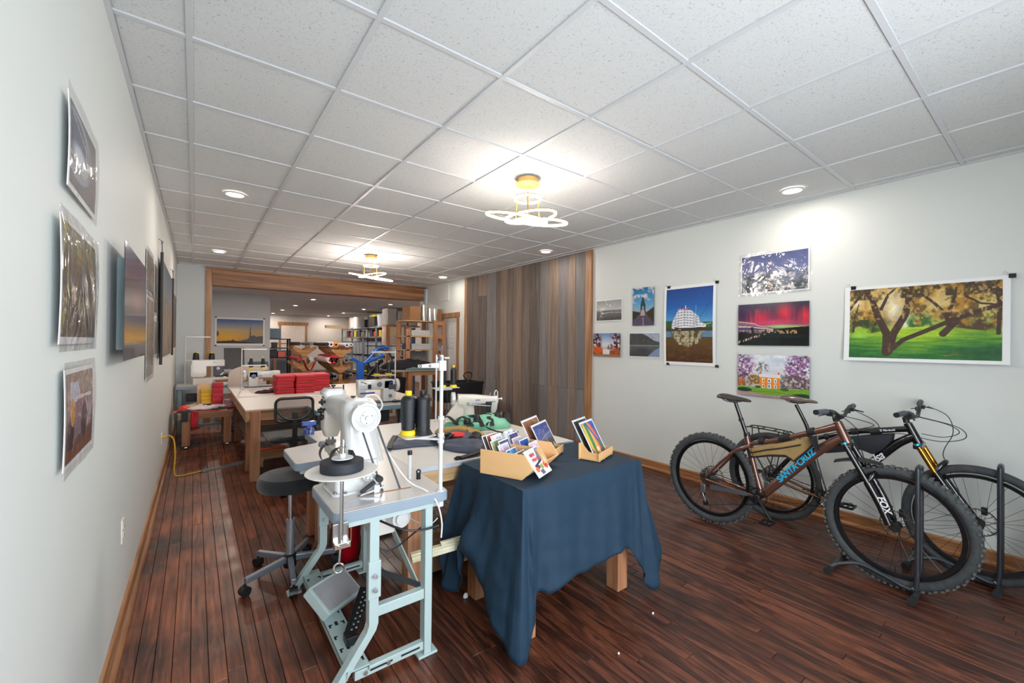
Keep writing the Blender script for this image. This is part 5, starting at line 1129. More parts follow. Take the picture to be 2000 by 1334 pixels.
K = {'dark': ((60, 62, 70), (90, 84, 80), (30, 28, 30)), 'green': ((150, 170, 90), (60, 96, 60), (190, 190, 180)), 'pink': ((210, 200, 225), (190, 90, 150), (240, 240, 245)), 'blue': ((10, 110, 200), (60, 160, 230), (200, 225, 245)),
     'white': ((225, 230, 245), (215, 220, 240), (120, 140, 190)), 'orange': ((230, 90, 40), (200, 70, 30), (90, 50, 40)), 'slate': ((60, 80, 120), (110, 120, 140), (50, 60, 80)), 'deep': ((10, 80, 170), (20, 90, 180), (10, 60, 140)), 'violet': ((80, 70, 130), (120, 90, 130), (60, 50, 90)), 'amber': ((150, 96, 60), (90, 60, 50), (200, 150, 90))}
cards = [(0, .030, .050, .135, .165, 'dark', 'dark grey print card at the back left of the nearer crate'), (0, .040, .120, .12, .165, 'orange', 'orange print card near the back of the nearer crate'), (0, .075, .045, .12, .145, 'green', 'green forest print card in the left row of the nearer crate'),
         (0, .115, .045, .12, .130, 'pink', 'pink blossom print card in the left row of the nearer crate'), (0, .155, .045, .11, .112, 'blue', 'bright blue sky print card in the left row of the nearer crate'), (0, .070, .125, .12, .165, 'white', 'tall white and blue print card in the right row, nearer crate'),
         (0, .110, .120, .12, .145, 'slate', 'slate blue print card in the right row of the nearer crate'), (0, .205, .050, .12, .105, 'amber', 'brown and amber print card low in the nearer crate'), (0, .215, .118, .11, .095, 'violet', 'violet print card low at the right of the nearer crate'),
         (1, .06, .045, .12, .160, 'white', 'pale blue and white print card standing in the second crate'), (1, .07, .110, .12, .145, 'violet', 'plum-coloured print card standing in the second crate'), (1, .10, .060, .12, .13, 'pink', 'white and pink print card in the middle of the second crate'), (1, .145, .075, .13, .125, 'deep', 'deep blue print card standing in the second crate'), (1, .185, .10, .11, .11, 'pink', 'white-edged print card at the front of the second crate')]
for i, (w_, pos, side, w, h, kd, lb) in enumerate(cards):
    card((o1, o2)[w_], ca, cb, pos + .05, .070 if side < .09 else .096, .112, h * 1.22, .42, K[kd], 40 + i, lb)
def pic_mini():
    p = Pic(70, 76, 31); p.grad([(0, (214, 216, 224)), (1, (226, 228, 234))]); p.put(p.poly([(.75, 0), (1, 0), (1, .45), (.62, .55), (.55, .5)]), (110, 116, 132)); p.put(p.line([(.2, .62), (.75, .5)], .04), (44, 50, 62)); p.put(p.ell(.86, .72, .15, .15), (232, 84, 44)); p.put(p.ell(.86, .72, .04, .04), (40, 40, 40)); p.put(p.poly([(.2, .66), (.42, .6), (.48, .72), (.26, .8)]), (120, 40, 90)); p.put(p.ell(.2, .76, .12, .1), (226, 110, 60)); p.put(p.poly([(.45, .66), (.65, .6), (.68, .78), (.5, .84)]), (150, 170, 80)); p.put(p.poly([(.3, .84), (.55, .8), (.6, .98), (.36, 1)]), (96, 100, 116)); return p
mc = card(o1, ca, cb, .345, .105, .165, .155, .68, None, 0, 'white sign card with red letters leaning on the crate front', 'sign_card', .018, 'sign cards', pic=pic_mini())
d_ = (Z * math.cos(.68) - ca * math.sin(.68)).normalized(); n_ = cb.cross(d_).normalized(); n_ = n_ if n_.dot(ca) > 0 else -n_; r_ = d_.cross(n_).normalized()
b0 = o1 + ca * .345 + cb * .110 + Z * .018
REDP = mat('red_print_ink', (214, 60, 52), rough=.5)
text('MINI', 'sign_letters', REDP, mc, b0 + d_ * .112 - r_ * .052 + n_ * .0032, r_, d_, .026, .0002, offset=.0006)
text('PRINTS', 'sign_letters', REDP, mc, b0 + d_ * .084 - r_ * .052 + n_ * .0032, r_, d_, .024, .0002, offset=.0006)
def rack(o, ang, label, D=.135, Wd=.235):
    o, a, b = frame3(o, ang); t = thing('print_rack', label, 'rack', o, 0, 'bamboo print racks')
    prof = [(0, 0), (D, 0), (D, .030), (D * .9, .045), (D * .45, .05), (D * .1, .10), (0, .10)]
    for k in (.012, .09, Wd - .012): G().prism(prof, o + b * k, a, Z, -.008).build('side_panel', BAM, t, smooth=False, bevel=.001)
    G().obox(o + a * (D - .003) + b * Wd / 2 + Z * .032, a, b, Z, .004, Wd / 2, .019).build('front_lip', BAM, t, smooth=False, bevel=.001)
    G().obox(o + a * .004 + b * Wd / 2 + Z * .05, a, b, Z, .004, Wd / 2, .05).build('back_panel', BAM, t, smooth=False, bevel=.001)
    G().obox(o + a * D / 2 + b * Wd / 2 + Z * .008, a, b, Z, D / 2, Wd / 2 - .004, .003).build('bottom', BAM, t, smooth=False)
    return o, a, b
def pic_balloon():
    p = Pic(56, 70, 33); p.grad([(0, (40, 80, 190)), (.4, (70, 90, 150)), (1, (60, 64, 70))]); p.put(p.ell(.4, .5, .4, .55), (226, 120, 50)); p.put(p.ell(.3, .45, .12, .5), (40, 130, 70)); p.put(p.ell(.5, .5, .09, .5), (240, 170, 90)); p.put(p.ell(.12, .4, .1, .45), (220, 190, 60)); p.put(p.line([(.4, 0), (.9, .9)], .04), (40, 60, 190)); p.put(p.line([(.7, .1), (.95, .9)], .03), (214, 90, 50)); p.put(p.ell(.5, .85, .12, .1), (250, 220, 180)); p.put(p.poly([(.7, .6), (1, .5), (1, 1), (.75, 1)]), (84, 100, 96)); return p
def pic_bridge():
    p = Pic(70, 56, 34); p.grad([(0, (52, 66, 132)), (.5, (80, 92, 150)), (.62, (60, 62, 70)), (1, (110, 118, 110))]); p.put(p.ell(.7, .72, .6, .16), (52, 50, 50)); p.put(p.line([(0, .56), (.5, .42), (1, .36)], .02), (150, 140, 140)); p.put(p.line([(.0, .55), (.25, .25), (.36, .14), (.5, .3), (.75, .14), (1, .2)], .009), (156, 150, 176))
    p.put(p.poly([(.5, .44), (.58, .44), (.62, .98), (.5, .98)]), (128, 106, 92)); p.put(p.ell(.9, .9, .3, .14, .6), (140, 146, 130)); p.put(p.ell(.88, .8, .03, .08), (220, 190, 90)); return p
RA = math.radians(-70)
ro, ra, rb_ = rack((1.893, 1.815, CZT), RA, 'small bamboo rack at the cloth\'s right with a balloon print')
card(ro, ra, rb_, .105, .118, .205, .235, .50, None, 0, 'hot air balloon print in front in the right bamboo rack', 'print_sheet', .012, 'prints in bamboo racks', pic=pic_balloon(), border=.012)
card(ro, ra, rb_, .062, .118, .205, .245, .50, K['dark'], 71, 'white-edged print behind the balloon print', 'print_sheet', .012, 'prints in bamboo racks', border=.012)
ro2, ra2, rb2 = rack((1.665, 2.0, CZT), math.radians(-62), 'small bamboo rack behind the crates with a bridge print')
card(ro2, ra2, rb2, .105, .118, .26, .215, .50, None, 0, 'blue dusk bridge print in front in the rack behind the crates', 'print_sheet', .012, 'prints in bamboo racks', pic=pic_bridge(), border=.012)
card(ro2, ra2, rb2, .060, .100, .26, .245, .50, K['amber'], 72, 'white-edged print with an orange strip behind the bridge print', 'print_sheet', .012, 'prints in bamboo racks', border=.012)
# ---------------------------------------------------------------- soft goods
def pillow(g, poly, z0, h, seed=0, k=9, wob=.014, rough=.009, bottom=True):
    """soft puffed bag lying flat: outline scaled toward its middle while it rises"""
    pts = smooth_path([(*p, 0) for p in poly], 5, closed=True); c = sum(pts, V((0, 0, 0))) / len(pts); r = random.Random(seed); ph = [r.uniform(0, 6) for _ in range(6)]
    rs = [[V((c.x + (p.x - c.x) * .97, c.y + (p.y - c.y) * .97, z0)) for p in pts]]
    for i in range(1, k + 1):
        t = i / k * PI / 2; sc = math.cos(t) ** .75 if i < k else .02; row = []
        for p in pts:
            x, y = c.x + (p.x - c.x) * max(sc, .02), c.y + (p.y - c.y) * max(sc, .02)
            z = z0 + h * math.sin(t) ** .8 + wob * math.sin(t) * (math.sin(x * 23 + ph[0]) * math.cos(y * 19 + ph[1])) + rough * math.sin(t) * math.sin(x * 61 + y * 47 + ph[2])
            row.append(V((x, y, max(z, z0 + .001))))
        rs.append(row)
    return g.rings(rs)
def strap(g, pts, w=.025, th=.0022, lift=0):
    P = smooth_path(pts, 6); rs = []
    for i, p in enumerate(P):
        d = (P[min(i + 1, len(P) - 1)] - P[max(i - 1, 0)]).normalized(); s_ = d.cross(Z); s_ = s_.normalized() if s_.length > .05 else X; u = s_.cross(d)
        rs.append([p + s_ * w / 2 + u * th, p - s_ * w / 2 + u * th, p - s_ * w / 2 - u * th, p + s_ * w / 2 - u * th])
    return g.rings(rs)
def buckle(g, c, s=.022, a=0): c = V(c); d = V((math.cos(a), math.sin(a), 0)); return g.obox(c, d, d.cross(Z), Z, s, s * .7, .006).obox(c + Z * .006, d, d.cross(Z), Z, s * .5, s * .5, .005)
SLATE = mat('slate_blue_nylon', (66, 74, 92), rough=.6, var=.08, bump=.35, bscale=30)
MINTG = mat('mint_green_nylon', (120, 190, 160), rough=.5, var=.1, bump=.4, bscale=26)
TAN = mat('tan_canvas', (168, 134, 78), rough=.75, var=.08, bump=.4, bscale=40)
WEB = mat('black_nylon_webbing', (20, 21, 26), rough=.6, var=.06)
RED = mat('red_nylon', (190, 18, 36), rough=.55, var=.08, bump=.35, bscale=34)
REDO = mat('red_orange_fabric', (214, 44, 40), rough=.6, var=.05)

# ---------------------------------------------------------------- big work table with the bags
t = thing('work_table', 'wide white-topped work table covered with bags and straps', 'table', (1.6, 2.9, 0))
WT = [(.989, 2.20), (2.235, 2.20), (2.235, 3.55), (.989, 3.55)]
slab('tabletop', mat('white_laminate', (214, 212, 208), rough=.35, var=.01), WT, .735, .757, t, smooth=False, bevel=.002)
slab('edge_band', mat('pale_edge', (186, 196, 208), rough=.4, var=.01), [(.987, 2.196), (2.237, 2.196), (2.237, 2.201), (.987, 2.201)], .734, .7565, t, smooth=False)
G().box(1.0, 2.22, 2.225, 2.262, .645, .735).build('apron', PINE, t, smooth=False, bevel=.002); G().box(1.0, 2.22, 3.48, 3.518, .645, .735).build('apron', PINE, t, smooth=False, bevel=.002)
for x0, y0 in ((.985, 2.27), (2.12, 2.27), (.985, 3.39), (2.12, 3.39)): G().box(x0, x0 + .088, y0, y0 + .088, 0, .735).build('leg', FIR, t, smooth=False, bevel=.003)
G().box(1.07, 2.12, 2.33, 2.37, .16, .25).build('lower_rail', FIRX, t, smooth=False); G().box(1.07, 2.12, 3.40, 3.44, .16, .25).build('lower_rail', FIRX, t, smooth=False)
G().box(1.10, 1.15, 2.37, 3.40, .36, .45).build('shelf_rail', FIRY, t, smooth=False)
o = G().box(1.22, 1.56, 2.42, 2.62, .012, .17).add([], []).build('cardboard_box', mat('cardboard', (176, 140, 100), rough=.85), None, smooth=False, bevel=.003, origin=(1.4, 2.5, 0)); tag(o, 'low cardboard box on the floor under the work table', 'box')
t = thing('side_bench', 'wooden bench frame under the far end of the nearest sewing table', 'bench', (.75, 3.2, 0))
for x0, y0 in ((.70, 3.17), (.70, 3.44), (.88, 3.44)): G().box(x0, x0 + .08, y0, y0 + .08, 0, .715).build('leg', FIR, t, smooth=False, bevel=.003)
G().box(.705, .955, 3.19, 3.23, .30, .39).build('rail', FIRX, t, smooth=False)

B0 = .7585
t = thing('roll_top_bag', 'slate blue roll-top bag lying flat, its mouth toward the nearest machine', 'bag', (1.2, 2.85, B0), 0, 'slate blue bags on the work table')
pillow(G(), [(1.04, 2.70), (1.17, 2.95), (1.25, 3.0), (1.33, 2.93), (1.43, 2.86), (1.44, 2.70), (1.33, 2.62), (1.20, 2.66)], B0, .028, 3, wob=.006).build('body', SLATE, t)
g = G(); strap(g, [(1.02, 2.67, B0 + .012), (1.09, 2.81, B0 + .020), (1.18, 2.97, B0 + .022)], .035, .006); g.build('rolled_rim', WEB, t)
t = thing('roll_top_bag', 'slate blue bag with black rolled lip at the cloth table side', 'bag', (1.45, 2.42, B0), 0, 'slate blue bags on the work table')
pillow(G(), [(1.33, 2.60), (1.50, 2.62), (1.62, 2.50), (1.60, 2.35), (1.50, 2.26), (1.42, 2.30), (1.34, 2.42)], B0, .045, 5, wob=.008).build('body', SLATE, t)
g = G(); strap(g, [(1.60, 2.50, B0 + .03), (1.55, 2.33, B0 + .035), (1.45, 2.25, B0 + .02), (1.30, 2.24, B0 + .004)], .04, .006); buckle(g, (1.29, 2.24, B0 + .007), .02, .3); g.build('rolled_rim', WEB, t)
t = thing('roll_top_bag', 'slate blue bag with a bright red lining patch showing', 'bag', (1.52, 2.66, B0), 0, 'slate blue bags on the work table')
pillow(G(), [(1.42, 2.62), (1.46, 2.74), (1.56, 2.82), (1.66, 2.70), (1.64, 2.57), (1.52, 2.54)], B0, .062, 9, wob=.008).build('body', SLATE, t)
pillow(G(), [(1.45, 2.60), (1.50, 2.70), (1.57, 2.63), (1.52, 2.57)], B0 + .05, .02, 2, wob=.002, rough=.001).build('lining', REDO, t)
g = G(); pillow(g, [(1.54, 2.53), (1.60, 2.60), (1.66, 2.55), (1.60, 2.47)], B0 + .02, .045, 4); g.build('roll_end', WEB, t)
t = thing('strap_tangle', 'tangle of black webbing straps and buckles between the slate blue bags', 'straps', (1.40, 2.63, B0))
g = G(); rs_ = random.Random(8)
for k in range(7):
    a = rs_.uniform(0, 6); c = (1.40 + rs_.uniform(-.05, .05), 2.64 + rs_.uniform(-.06, .07))
    g = G(); strap(g, [(c[0] + .07 * math.cos(a), c[1] + .07 * math.sin(a), B0 + .03), (c[0], c[1], B0 + .055 + rs_.uniform(0, .02)), (c[0] + .08 * math.cos(a + 2), c[1] + .08 * math.sin(a + 2), B0 + .03)], .022); g.build('strap', WEB, t)
for k in range(4): g = G(); buckle(g, (1.36 + .03 * k, 2.62 + .035 * (k % 2), B0 + .06), .017, k); g.build('buckle', BLKP, t, smooth=False)
t = thing('canvas_bag', 'tan canvas bag lying behind the slate blue bags', 'bag', (1.62, 2.78, B0))
pillow(G(), [(1.50, 2.95), (1.60, 3.05), (1.76, 2.92), (1.78, 2.74), (1.70, 2.52), (1.62, 2.55), (1.66, 2.72)], B0, .05, 12, wob=.008).build('body', TAN, t)
t = thing('frame_bag', 'mint green bag with black straps below the third sewing machine', 'bag', (1.95, 2.98, B0))
pillow(G(), [(1.66, 3.12), (1.74, 3.20), (1.90, 3.14), (2.05, 3.20), (2.20, 3.16), (2.225, 3.0), (2.12, 2.82), (2.0, 2.84), (1.86, 2.86), (1.76, 2.97)], B0, .085, 15, wob=.014).build('body', MINTG, t)
for k, (a, b, c_) in enumerate((((1.70, 3.02), (1.78, 3.02), (1.80, 2.90)), ((1.84, 3.20), (1.90, 3.02), (1.86, 2.84)), ((1.98, 3.22), (2.03, 3.02), (1.94, 2.82)), ((2.10, 3.18), (2.02, 2.98), (1.90, 2.86)), ((2.15, 3.08), (2.20, 2.98), (2.12, 2.84)), ((1.64, 3.14), (1.68, 3.10), (1.72, 3.0)))):
    g = G(); strap(g, [(*a, B0 + .05), (*b, B0 + .098), (*c_, B0 + .04)], .034, .003); g.build('strap', WEB, t)
for k, p in enumerate(((1.78, 2.95), (1.88, 2.96), (2.08, 2.95), (2.17, 3.02))): g = G(); pillow(g, [(p[0] - .035, p[1]), (p[0], p[1] + .03), (p[0] + .035, p[1]), (p[0], p[1] - .03)], B0 + .05, .06, k); g.build('buckle', BLKP, t)
g = G(); strap(g, [(1.72, 2.85, B0 + .05), (1.78, 2.80, B0 + .1), (1.86, 2.78, B0 + .04), (1.93, 2.70, B0 + .01), (2.05, 2.62, B0 + .01)], .022, .003)
o = g.build('loose_strap', WEB, None, origin=(1.8, 2.8, B0)); tag(o, 'loose black strap trailing off the mint green bag', 'strap')
t = thing('plastic_cup', 'clear plastic cup of red and purple bits beside the third machine', 'cup', (1.93, 3.44, B0))
G().lathe([(.030, 0), (.040, .09), (.0385, .09), (.029, .002)], (1.93, 3.44, B0), n=24, cap=False).build('cup_wall', glass_film('clear_cup_plastic', wrinkle=.1, amount=.06, rough=.05), t)
rs_ = random.Random(3)
g = G()
for k in range(26): a = rs_.uniform(0, 6.28); r = rs_.uniform(0, .026); g.sphere((1.93 + r * math.cos(a), 3.44 + r * math.sin(a), B0 + .008 + rs_.uniform(0, .035)), .008, 8)
stuff(g.build('beads', mat('red_purple_bits', (168, 70, 92), rough=.4, var=.5, scale=60), t))

def wheel(g, c, ax, r, w=.02): return g.lathe([(.0, -w * .6), (r * .35, -w * .6), (r * .45, -w * .2), (r * .8, -w * .2), (r * .9, -w * .6), (r, -w * .5), (r, w * .5), (r * .85, w * .6), (.0, w * .6)], c, ax, 32)
# third machine: cylinder-arm head pointing right
t = thing('sewing_machine', 'cream cylinder-arm sewing machine with its needle head pointing right', 'sewing machine', (2.05, 3.32, B0))
Bx, By = 1.93, 3.30
slab('base_plate', CREAM, roundpoly([(1.74, 3.22), (2.10, 3.16), (2.24, 3.28), (2.24, 3.44), (1.86, 3.50)], .04), B0, B0 + .012, t, smooth=False)
D = V((.86, -.36, 0)).normalized(); S = D.cross(Z)
def orient(o, d, s): M = Matrix((d, s, Z)).transposed().to_4x4(); M.translation = V(o); return M
M3 = orient((1.90, 3.40, B0 + .012), D, -S)
def lofX(secs, M, k=4):
    """rounded sections across the local x axis: (x, cy, cz, hy, hz, r)"""
    return [[M @ V((x, cy + a, cz + b)) for a, b in rrect(-hy, hy, -hz, hz, r, k)] for x, cy, cz, hy, hz, r in secs]
def lofZ(secs, M, k=4): return [[M @ V((cx + a, cy + b, z)) for a, b in rrect(-hx, hx, -hy, hy, r, k)] for cx, cy, z, hx, hy, r in secs]
G().rings(lofZ([(.14, 0, 0, .058, .05, .04), (.14, 0, .09, .055, .048, .04), (.12, 0, .15, .07, .05, .04)], M3)).build('pillar', CREAM, t)
G().rings(lofX([(.04, 0, .175, .05, .05, .02), (.20, 0, .175, .048, .045, .02), (.33, 0, .17, .038, .035, .015), (.40, 0, .17, .036, .035, .015)], M3)).build('arm', CREAM, t)
G().rings(lofZ([(.375, 0, .045, .018, .018, .008), (.375, 0, .08, .032, .032, .012), (.38, 0, .17, .038, .036, .012), (.38, 0, .205, .034, .034, .012)], M3)).build('head', CREAM, t)
G().prism([(-.10, 0), (.08, 0), (.07, .15), (.02, .18)], M3 @ V((.02, .03, 0)), D, Z, .06).build('belt_guard', CREAM, t, smooth=False, bevel=.004)
g = G(); wheel(g, M3 @ V((.0, 0, .185)), D, .06, .03); g.build('balance_wheel', ENAM, t)
G().cyl(M3 @ V((.13, -.055, .135)), M3 @ V((.34, -.05, .115)), .007).cyl(M3 @ V((.13, -.055, .14)), M3 @ V((.13, -.062, .14)), .016, n=16).build('lifter_rod', STEEL, t)
G().rings(lofZ([(.32, -.04, .06, .02, .014, .004), (.325, -.04, .155, .028, .016, .005)], M3)).cyl(M3 @ V((.375, 0, -.0)), M3 @ V((.375, 0, .06)), .006).build('tension_block', DARKM, t)
G().tube([M3 @ V(p) for p in ((.385, 0, .20), (.388, 0, .24), (.40, 0, .255), (.415, 0, .24), (.42, 0, .14))], .0055, 8).build('guard_loop', ENAM, t)
G().cyl(M3 @ V((.42, 0, .175)), M3 @ V((.445, 0, .173)), .006).cyl(M3 @ V((.445, 0, .173)), M3 @ V((.46, 0, .172)), .013, n=14).build('adjusting_knob', ENAM, t)
G().cyl(M3 @ V((.30, 0, .20)), M3 @ V((.30, 0, .26)), .002, n=6).cyl(M3 @ V((.345, 0, .2)), M3 @ V((.345, 0, .235)), .007, n=10).build('thread_pin', STEEL, t)
JB = mat('blue_lettering', (70, 110, 200), rough=.5)
text('JUKI', 'brand_letters', JB, t, M3 @ V((.20, -.0495, .165)), D, Z, .022, .0003, offset=.0004)
text('JUKI', 'brand_letters', JB, t, M3 @ V((.360, -.0375, .150)), D, Z, .015, .0003, offset=.0003)
o = G().cyl((2.02, 3.27, B0 + .012), (2.02, 3.27, B0 + .05), .008, .006, n=12).build('plastic_bottle', mat('clear_white_plastic', (225, 225, 225), rough=.3), None, origin=(2.02, 3.27, B0 + .012)); tag(o, 'tiny clear bottle on the third machine\'s base plate', 'bottle')
def threadstand(x, y, z0, h, arm, label, tray_z, ta, m=ENAM, grp='thread stands'):
    t = thing('thread_stand', label, 'thread stand', (x, y, z0), 0, grp)
    G().cyl((x, y, z0), (x, y, z0 + h), .008, n=12).cyl((x, y, z0), (x, y, z0 + .006), .018, n=16).build('pole', m, t)
    a = V(arm); G().bar(V((x, y, z0 + h - .03)), V((x, y, z0 + h - .03)) + a, .012, .018).build('guide_arm', m, t, smooth=False, bevel=.002)
    b = V(ta); G().bar(V((x, y, tray_z - .012)), V((x, y, tray_z - .012)) + b, .014, .016).build('tray_arm', m, t, smooth=False)
    n_ = b.cross(Z).normalized() if b.length > .01 else X
    return t
threadstand(1.735, 3.42, B0, .60, (.14, .02, 0), 'slim white thread stand behind the nearest stand, carrying two yellow-footed cones', 1.055, (.16, .0, 0))
G().prism(roundpoly([(1.70, 3.38), (1.95, 3.36), (1.95, 3.46), (1.70, 3.48)], .02), (0, 0, 1.055), X, Y, .005).build('cone_tray', ENAM, bpy.data.objects['thread_stand.001'], smooth=False)
cone(1.905, 3.41, 1.061, .027, .027, .20, 'black thread cone with yellow foot, before the white panelled door', grp='cones on the slim white stand')
cone(1.80, 3.42, 1.061, .027, .027, .21, 'black thread cone half hidden by the nearest stand\'s pole', grp='cones on the slim white stand')

# ---------------------------------------------------------------- middle: blue-edged sewing table with machine two
t = thing('sewing_table', 'second sewing table with blue-grey edge before the cutting table', 'table', (1.55, 4.85, 0))
T2 = roundpoly([(1.0, 4.64), (2.17, 4.60), (2.19, 5.12), (1.0, 5.12)], .03)
slab('tabletop', mat('blue_edge_band', (108, 138, 152), rough=.4), T2, .705, .752, t, smooth=False, bevel=.003); slab('top_surface', LAM, [(1.585 + (p[0] - 1.585) * .985, 4.87 + (p[1] - 4.87) * .96) for p in T2], .751, .755, t, smooth=False)
BSL = mat('blue_grey_steel', (112, 142, 150), rough=.4)
for x0 in (1.08, 2.04):
    for y0 in (4.70, 5.02): G().box(x0, x0 + .07, y0, y0 + .012, 0, .705).box(x0, x0 + .012, y0, y0 + .05, 0, .705).build('leg', BSL, t, smooth=False, bevel=.002)
    G().box(x0, x0 + .05, 4.66, 5.1, .03, .06).build('foot_rail', BSL, t, smooth=False)
G().box(1.1, 2.08, 4.98, 5.0, .30, .38).build('cross_rail', BSL, t, smooth=False)
G().cyl((1.75, 4.85, .60), (1.75, 5.05, .60), .07, n=24).box(1.62, 1.80, 4.72, 4.80, .56, .70).build('motor', BLKP, t)
G().box(1.12, 1.30, 4.70, 4.76, .60, .70).build('control_box', CREAM, t, smooth=False, bevel=.004)
o = G().cyl((2.10, 4.69, .665), (2.10, 4.675, .665), .012, n=14).build('switch', mat('red_switch', (200, 20, 40), rough=.4, emit=(255, 40, 60), es=.4), t)
G().tube(smooth_path([(2.06, 4.68, .66), (2.04, 4.66, .45), (1.98, 4.67, .25), (1.8, 4.7, .05), (1.5, 4.72, .012)], 6), .004, 6).build('cable', CBL, t)
t = thing('sewing_machine', 'white flat-bed sewing machine with a dark panel, in the middle of the shop', 'sewing machine', (1.72, 4.92, .755)); z0 = .755
def flatbed(t, x0, x1, yc, z0, s=1, wheel_right=True, panel=True, m=ENAM, H=.27):
    """arm machine seen from its back: head at one end, pillar and wheel at the other"""
    L = x1 - x0; hx = lambda f: x0 + L * (f if wheel_right else 1 - f); dy = .055
    G().box(min(hx(0), hx(1)), max(hx(0), hx(1)), yc - .08, yc + .08, z0, z0 + .012).build('bed_plate', mat('dark_bed_steel', (58, 60, 66), rough=.35, metal=.4), t, smooth=False)
    M = Matrix.Translation(V((0, yc, 0)))
    a, b = sorted((hx(.62), hx(.90)))
    G().rings([[V((px, yc + py, z)) for px, py in rrect(a + i_, b - i_, -dy, dy, .014)] for z, i_ in ((z0 + .012, 0), (z0 + H * .5, 0), (z0 + H * .98, .004), (z0 + H, .012))]).build('pillar', m, t)
    a, b = sorted((hx(.02), hx(.92)))
    G().rings([[V((x, yc + py, z0 + pz)) for py, pz in rrect(-dy * s_, dy * s_, H * lo, H * (.99 - e), .016)] for x, s_, lo, e in ((a, .8, .60, .03), (a + .02, 1, .57, 0), (b - .02, 1, .55, 0), (b, .9, .57, .02))]).build('arm', m, t)
    a, b = sorted((hx(.0), hx(.20)))
    G().rings([[V((px, yc + py, z)) for px, py in rrect(a + i_, b - i_, -dy * .9, dy * .9, .012)] for z, i_ in ((z0 + H * .26, .022), (z0 + H * .34, .006), (z0 + H * .7, 0), (z0 + H * .97, 0), (z0 + H, .01))]).build('head', m, t)
    q = hx(.10); G().cyl((q, yc, z0 + .015), (q, yc, z0 + H * .3), .005).cyl((q + .02, yc, z0 + .03), (q + .02, yc, z0 + H * .3), .006).box(q - .025, q + .035, yc - .012, yc + .012, z0 + .02, z0 + .04).build('needle_bar', STEEL, t)
    q = hx(1.0); d = (1, 0, 0) if wheel_right else (-1, 0, 0)
    g = G(); wheel(g, (q, yc, z0 + H * .72), d, .075, .035); g.build('balance_wheel', m, t)
    return hx
hx = flatbed(t, 1.49, 1.96, 4.92, .757)
G().box(1.845, 1.93, 4.861, 4.866, .905, .965).build('control_panel', mat('dark_panel', (70, 76, 84), rough=.3), t, smooth=False)
G().cyl((1.91, 4.861, .93), (1.91, 4.856, .93), .010, n=12).build('panel_button', mat('red_button', (170, 40, 50), rough=.4), t)
G().cyl((1.735, 4.868, .97), (1.735, 4.858, .97), .03, n=20).cyl((1.735, 4.858, .97), (1.735, 4.848, .97), .012, n=12).build('tension_dial', STEEL, t)
G().box(1.60, 1.635, 4.855, 4.87, .925, .975).bar((1.52, 4.86, 1.01), (1.585, 4.86, .985), .01, .008).build('thread_guide', DARKM, t, smooth=False)
G().box(1.50, 1.66, 4.80, 4.83, .875, .89).build('blue_guard', mat('blue_plastic_guard', (30, 70, 170), rough=.4), t, smooth=False, bevel=.002)
G().lathe([(0, -.02), (.018, -.02), (.02, 0), (0, 0)], (1.865, 4.862, .83), (0, 1, 0), 20).build('dial', STEEL, t)
text('JUKI', 'brand_letters', JB, t, (1.85, 4.862, .975), X, Z, .028, .0004, offset=.0006)
o = G().box(1.88, 2.10, 4.78, 4.84, .757, .775).cyl((2.05, 4.81, .757), (2.05, 4.81, .79), .028, n=16).build('lever_arm', BLKP, None, origin=(2, 4.8, .757)); tag(o, 'black lever arm lying on the second sewing table', 'lever')
ts = threadstand(1.985, 5.02, .755, .62, (-.30, 0, 0), 'white thread stand with two slim black spools over the second machine', 1.075, (-.27, 0, 0))
G().box(1.70, 1.97, 4.96, 5.06, 1.063, 1.068).build('cone_tray', ENAM, ts, smooth=False)
cone(1.755, 5.01, 1.070, .030, .018, .17, 'left slim black spool on a yellow foot over the second machine', grp='slim spools over the second machine')
cone(1.90, 5.01, 1.070, .030, .018, .17, 'right slim black spool on a yellow foot over the second machine', grp='slim spools over the second machine')
# blue bench vise on the far corner of the nearest table
t = thing('bench_vise', 'small blue bench vise clamped to the nearest table\'s far corner', 'vise', (.70, 3.50, .76)); VB = mat('blue_vise_paint', (26, 70, 170), rough=.35, coat=.3)
G().box(.675, .735, 3.46, 3.54, .7605, .80).box(.685, .725, 3.47, 3.53, .80, .83).build('body', VB, t, smooth=False, bevel=.005)
G().box(.655, .755, 3.485, 3.515, .825, .857).build('jaw', VB, t, smooth=False, bevel=.003); G().cyl((.705, 3.50, .80), (.705, 3.44, .79), .009, n=12).cyl((.70, 3.44, .76), (.71, 3.44, .82), .004, n=8).build('screw', CHROME, t); G().sphere((.755, 3.47, .81), .02).build('handle_knob', BLKP, t)
o = G().cyl((.60, 5.50, .236), (.86, 5.53, .236), .014, n=12).build('screwdriver', mat('orange_tool_plastic', (230, 90, 36), rough=.4), None, origin=(.7, 5.52, .222)); tag(o, 'orange tool handle lying on the cutting table\'s lower rail', 'tool')

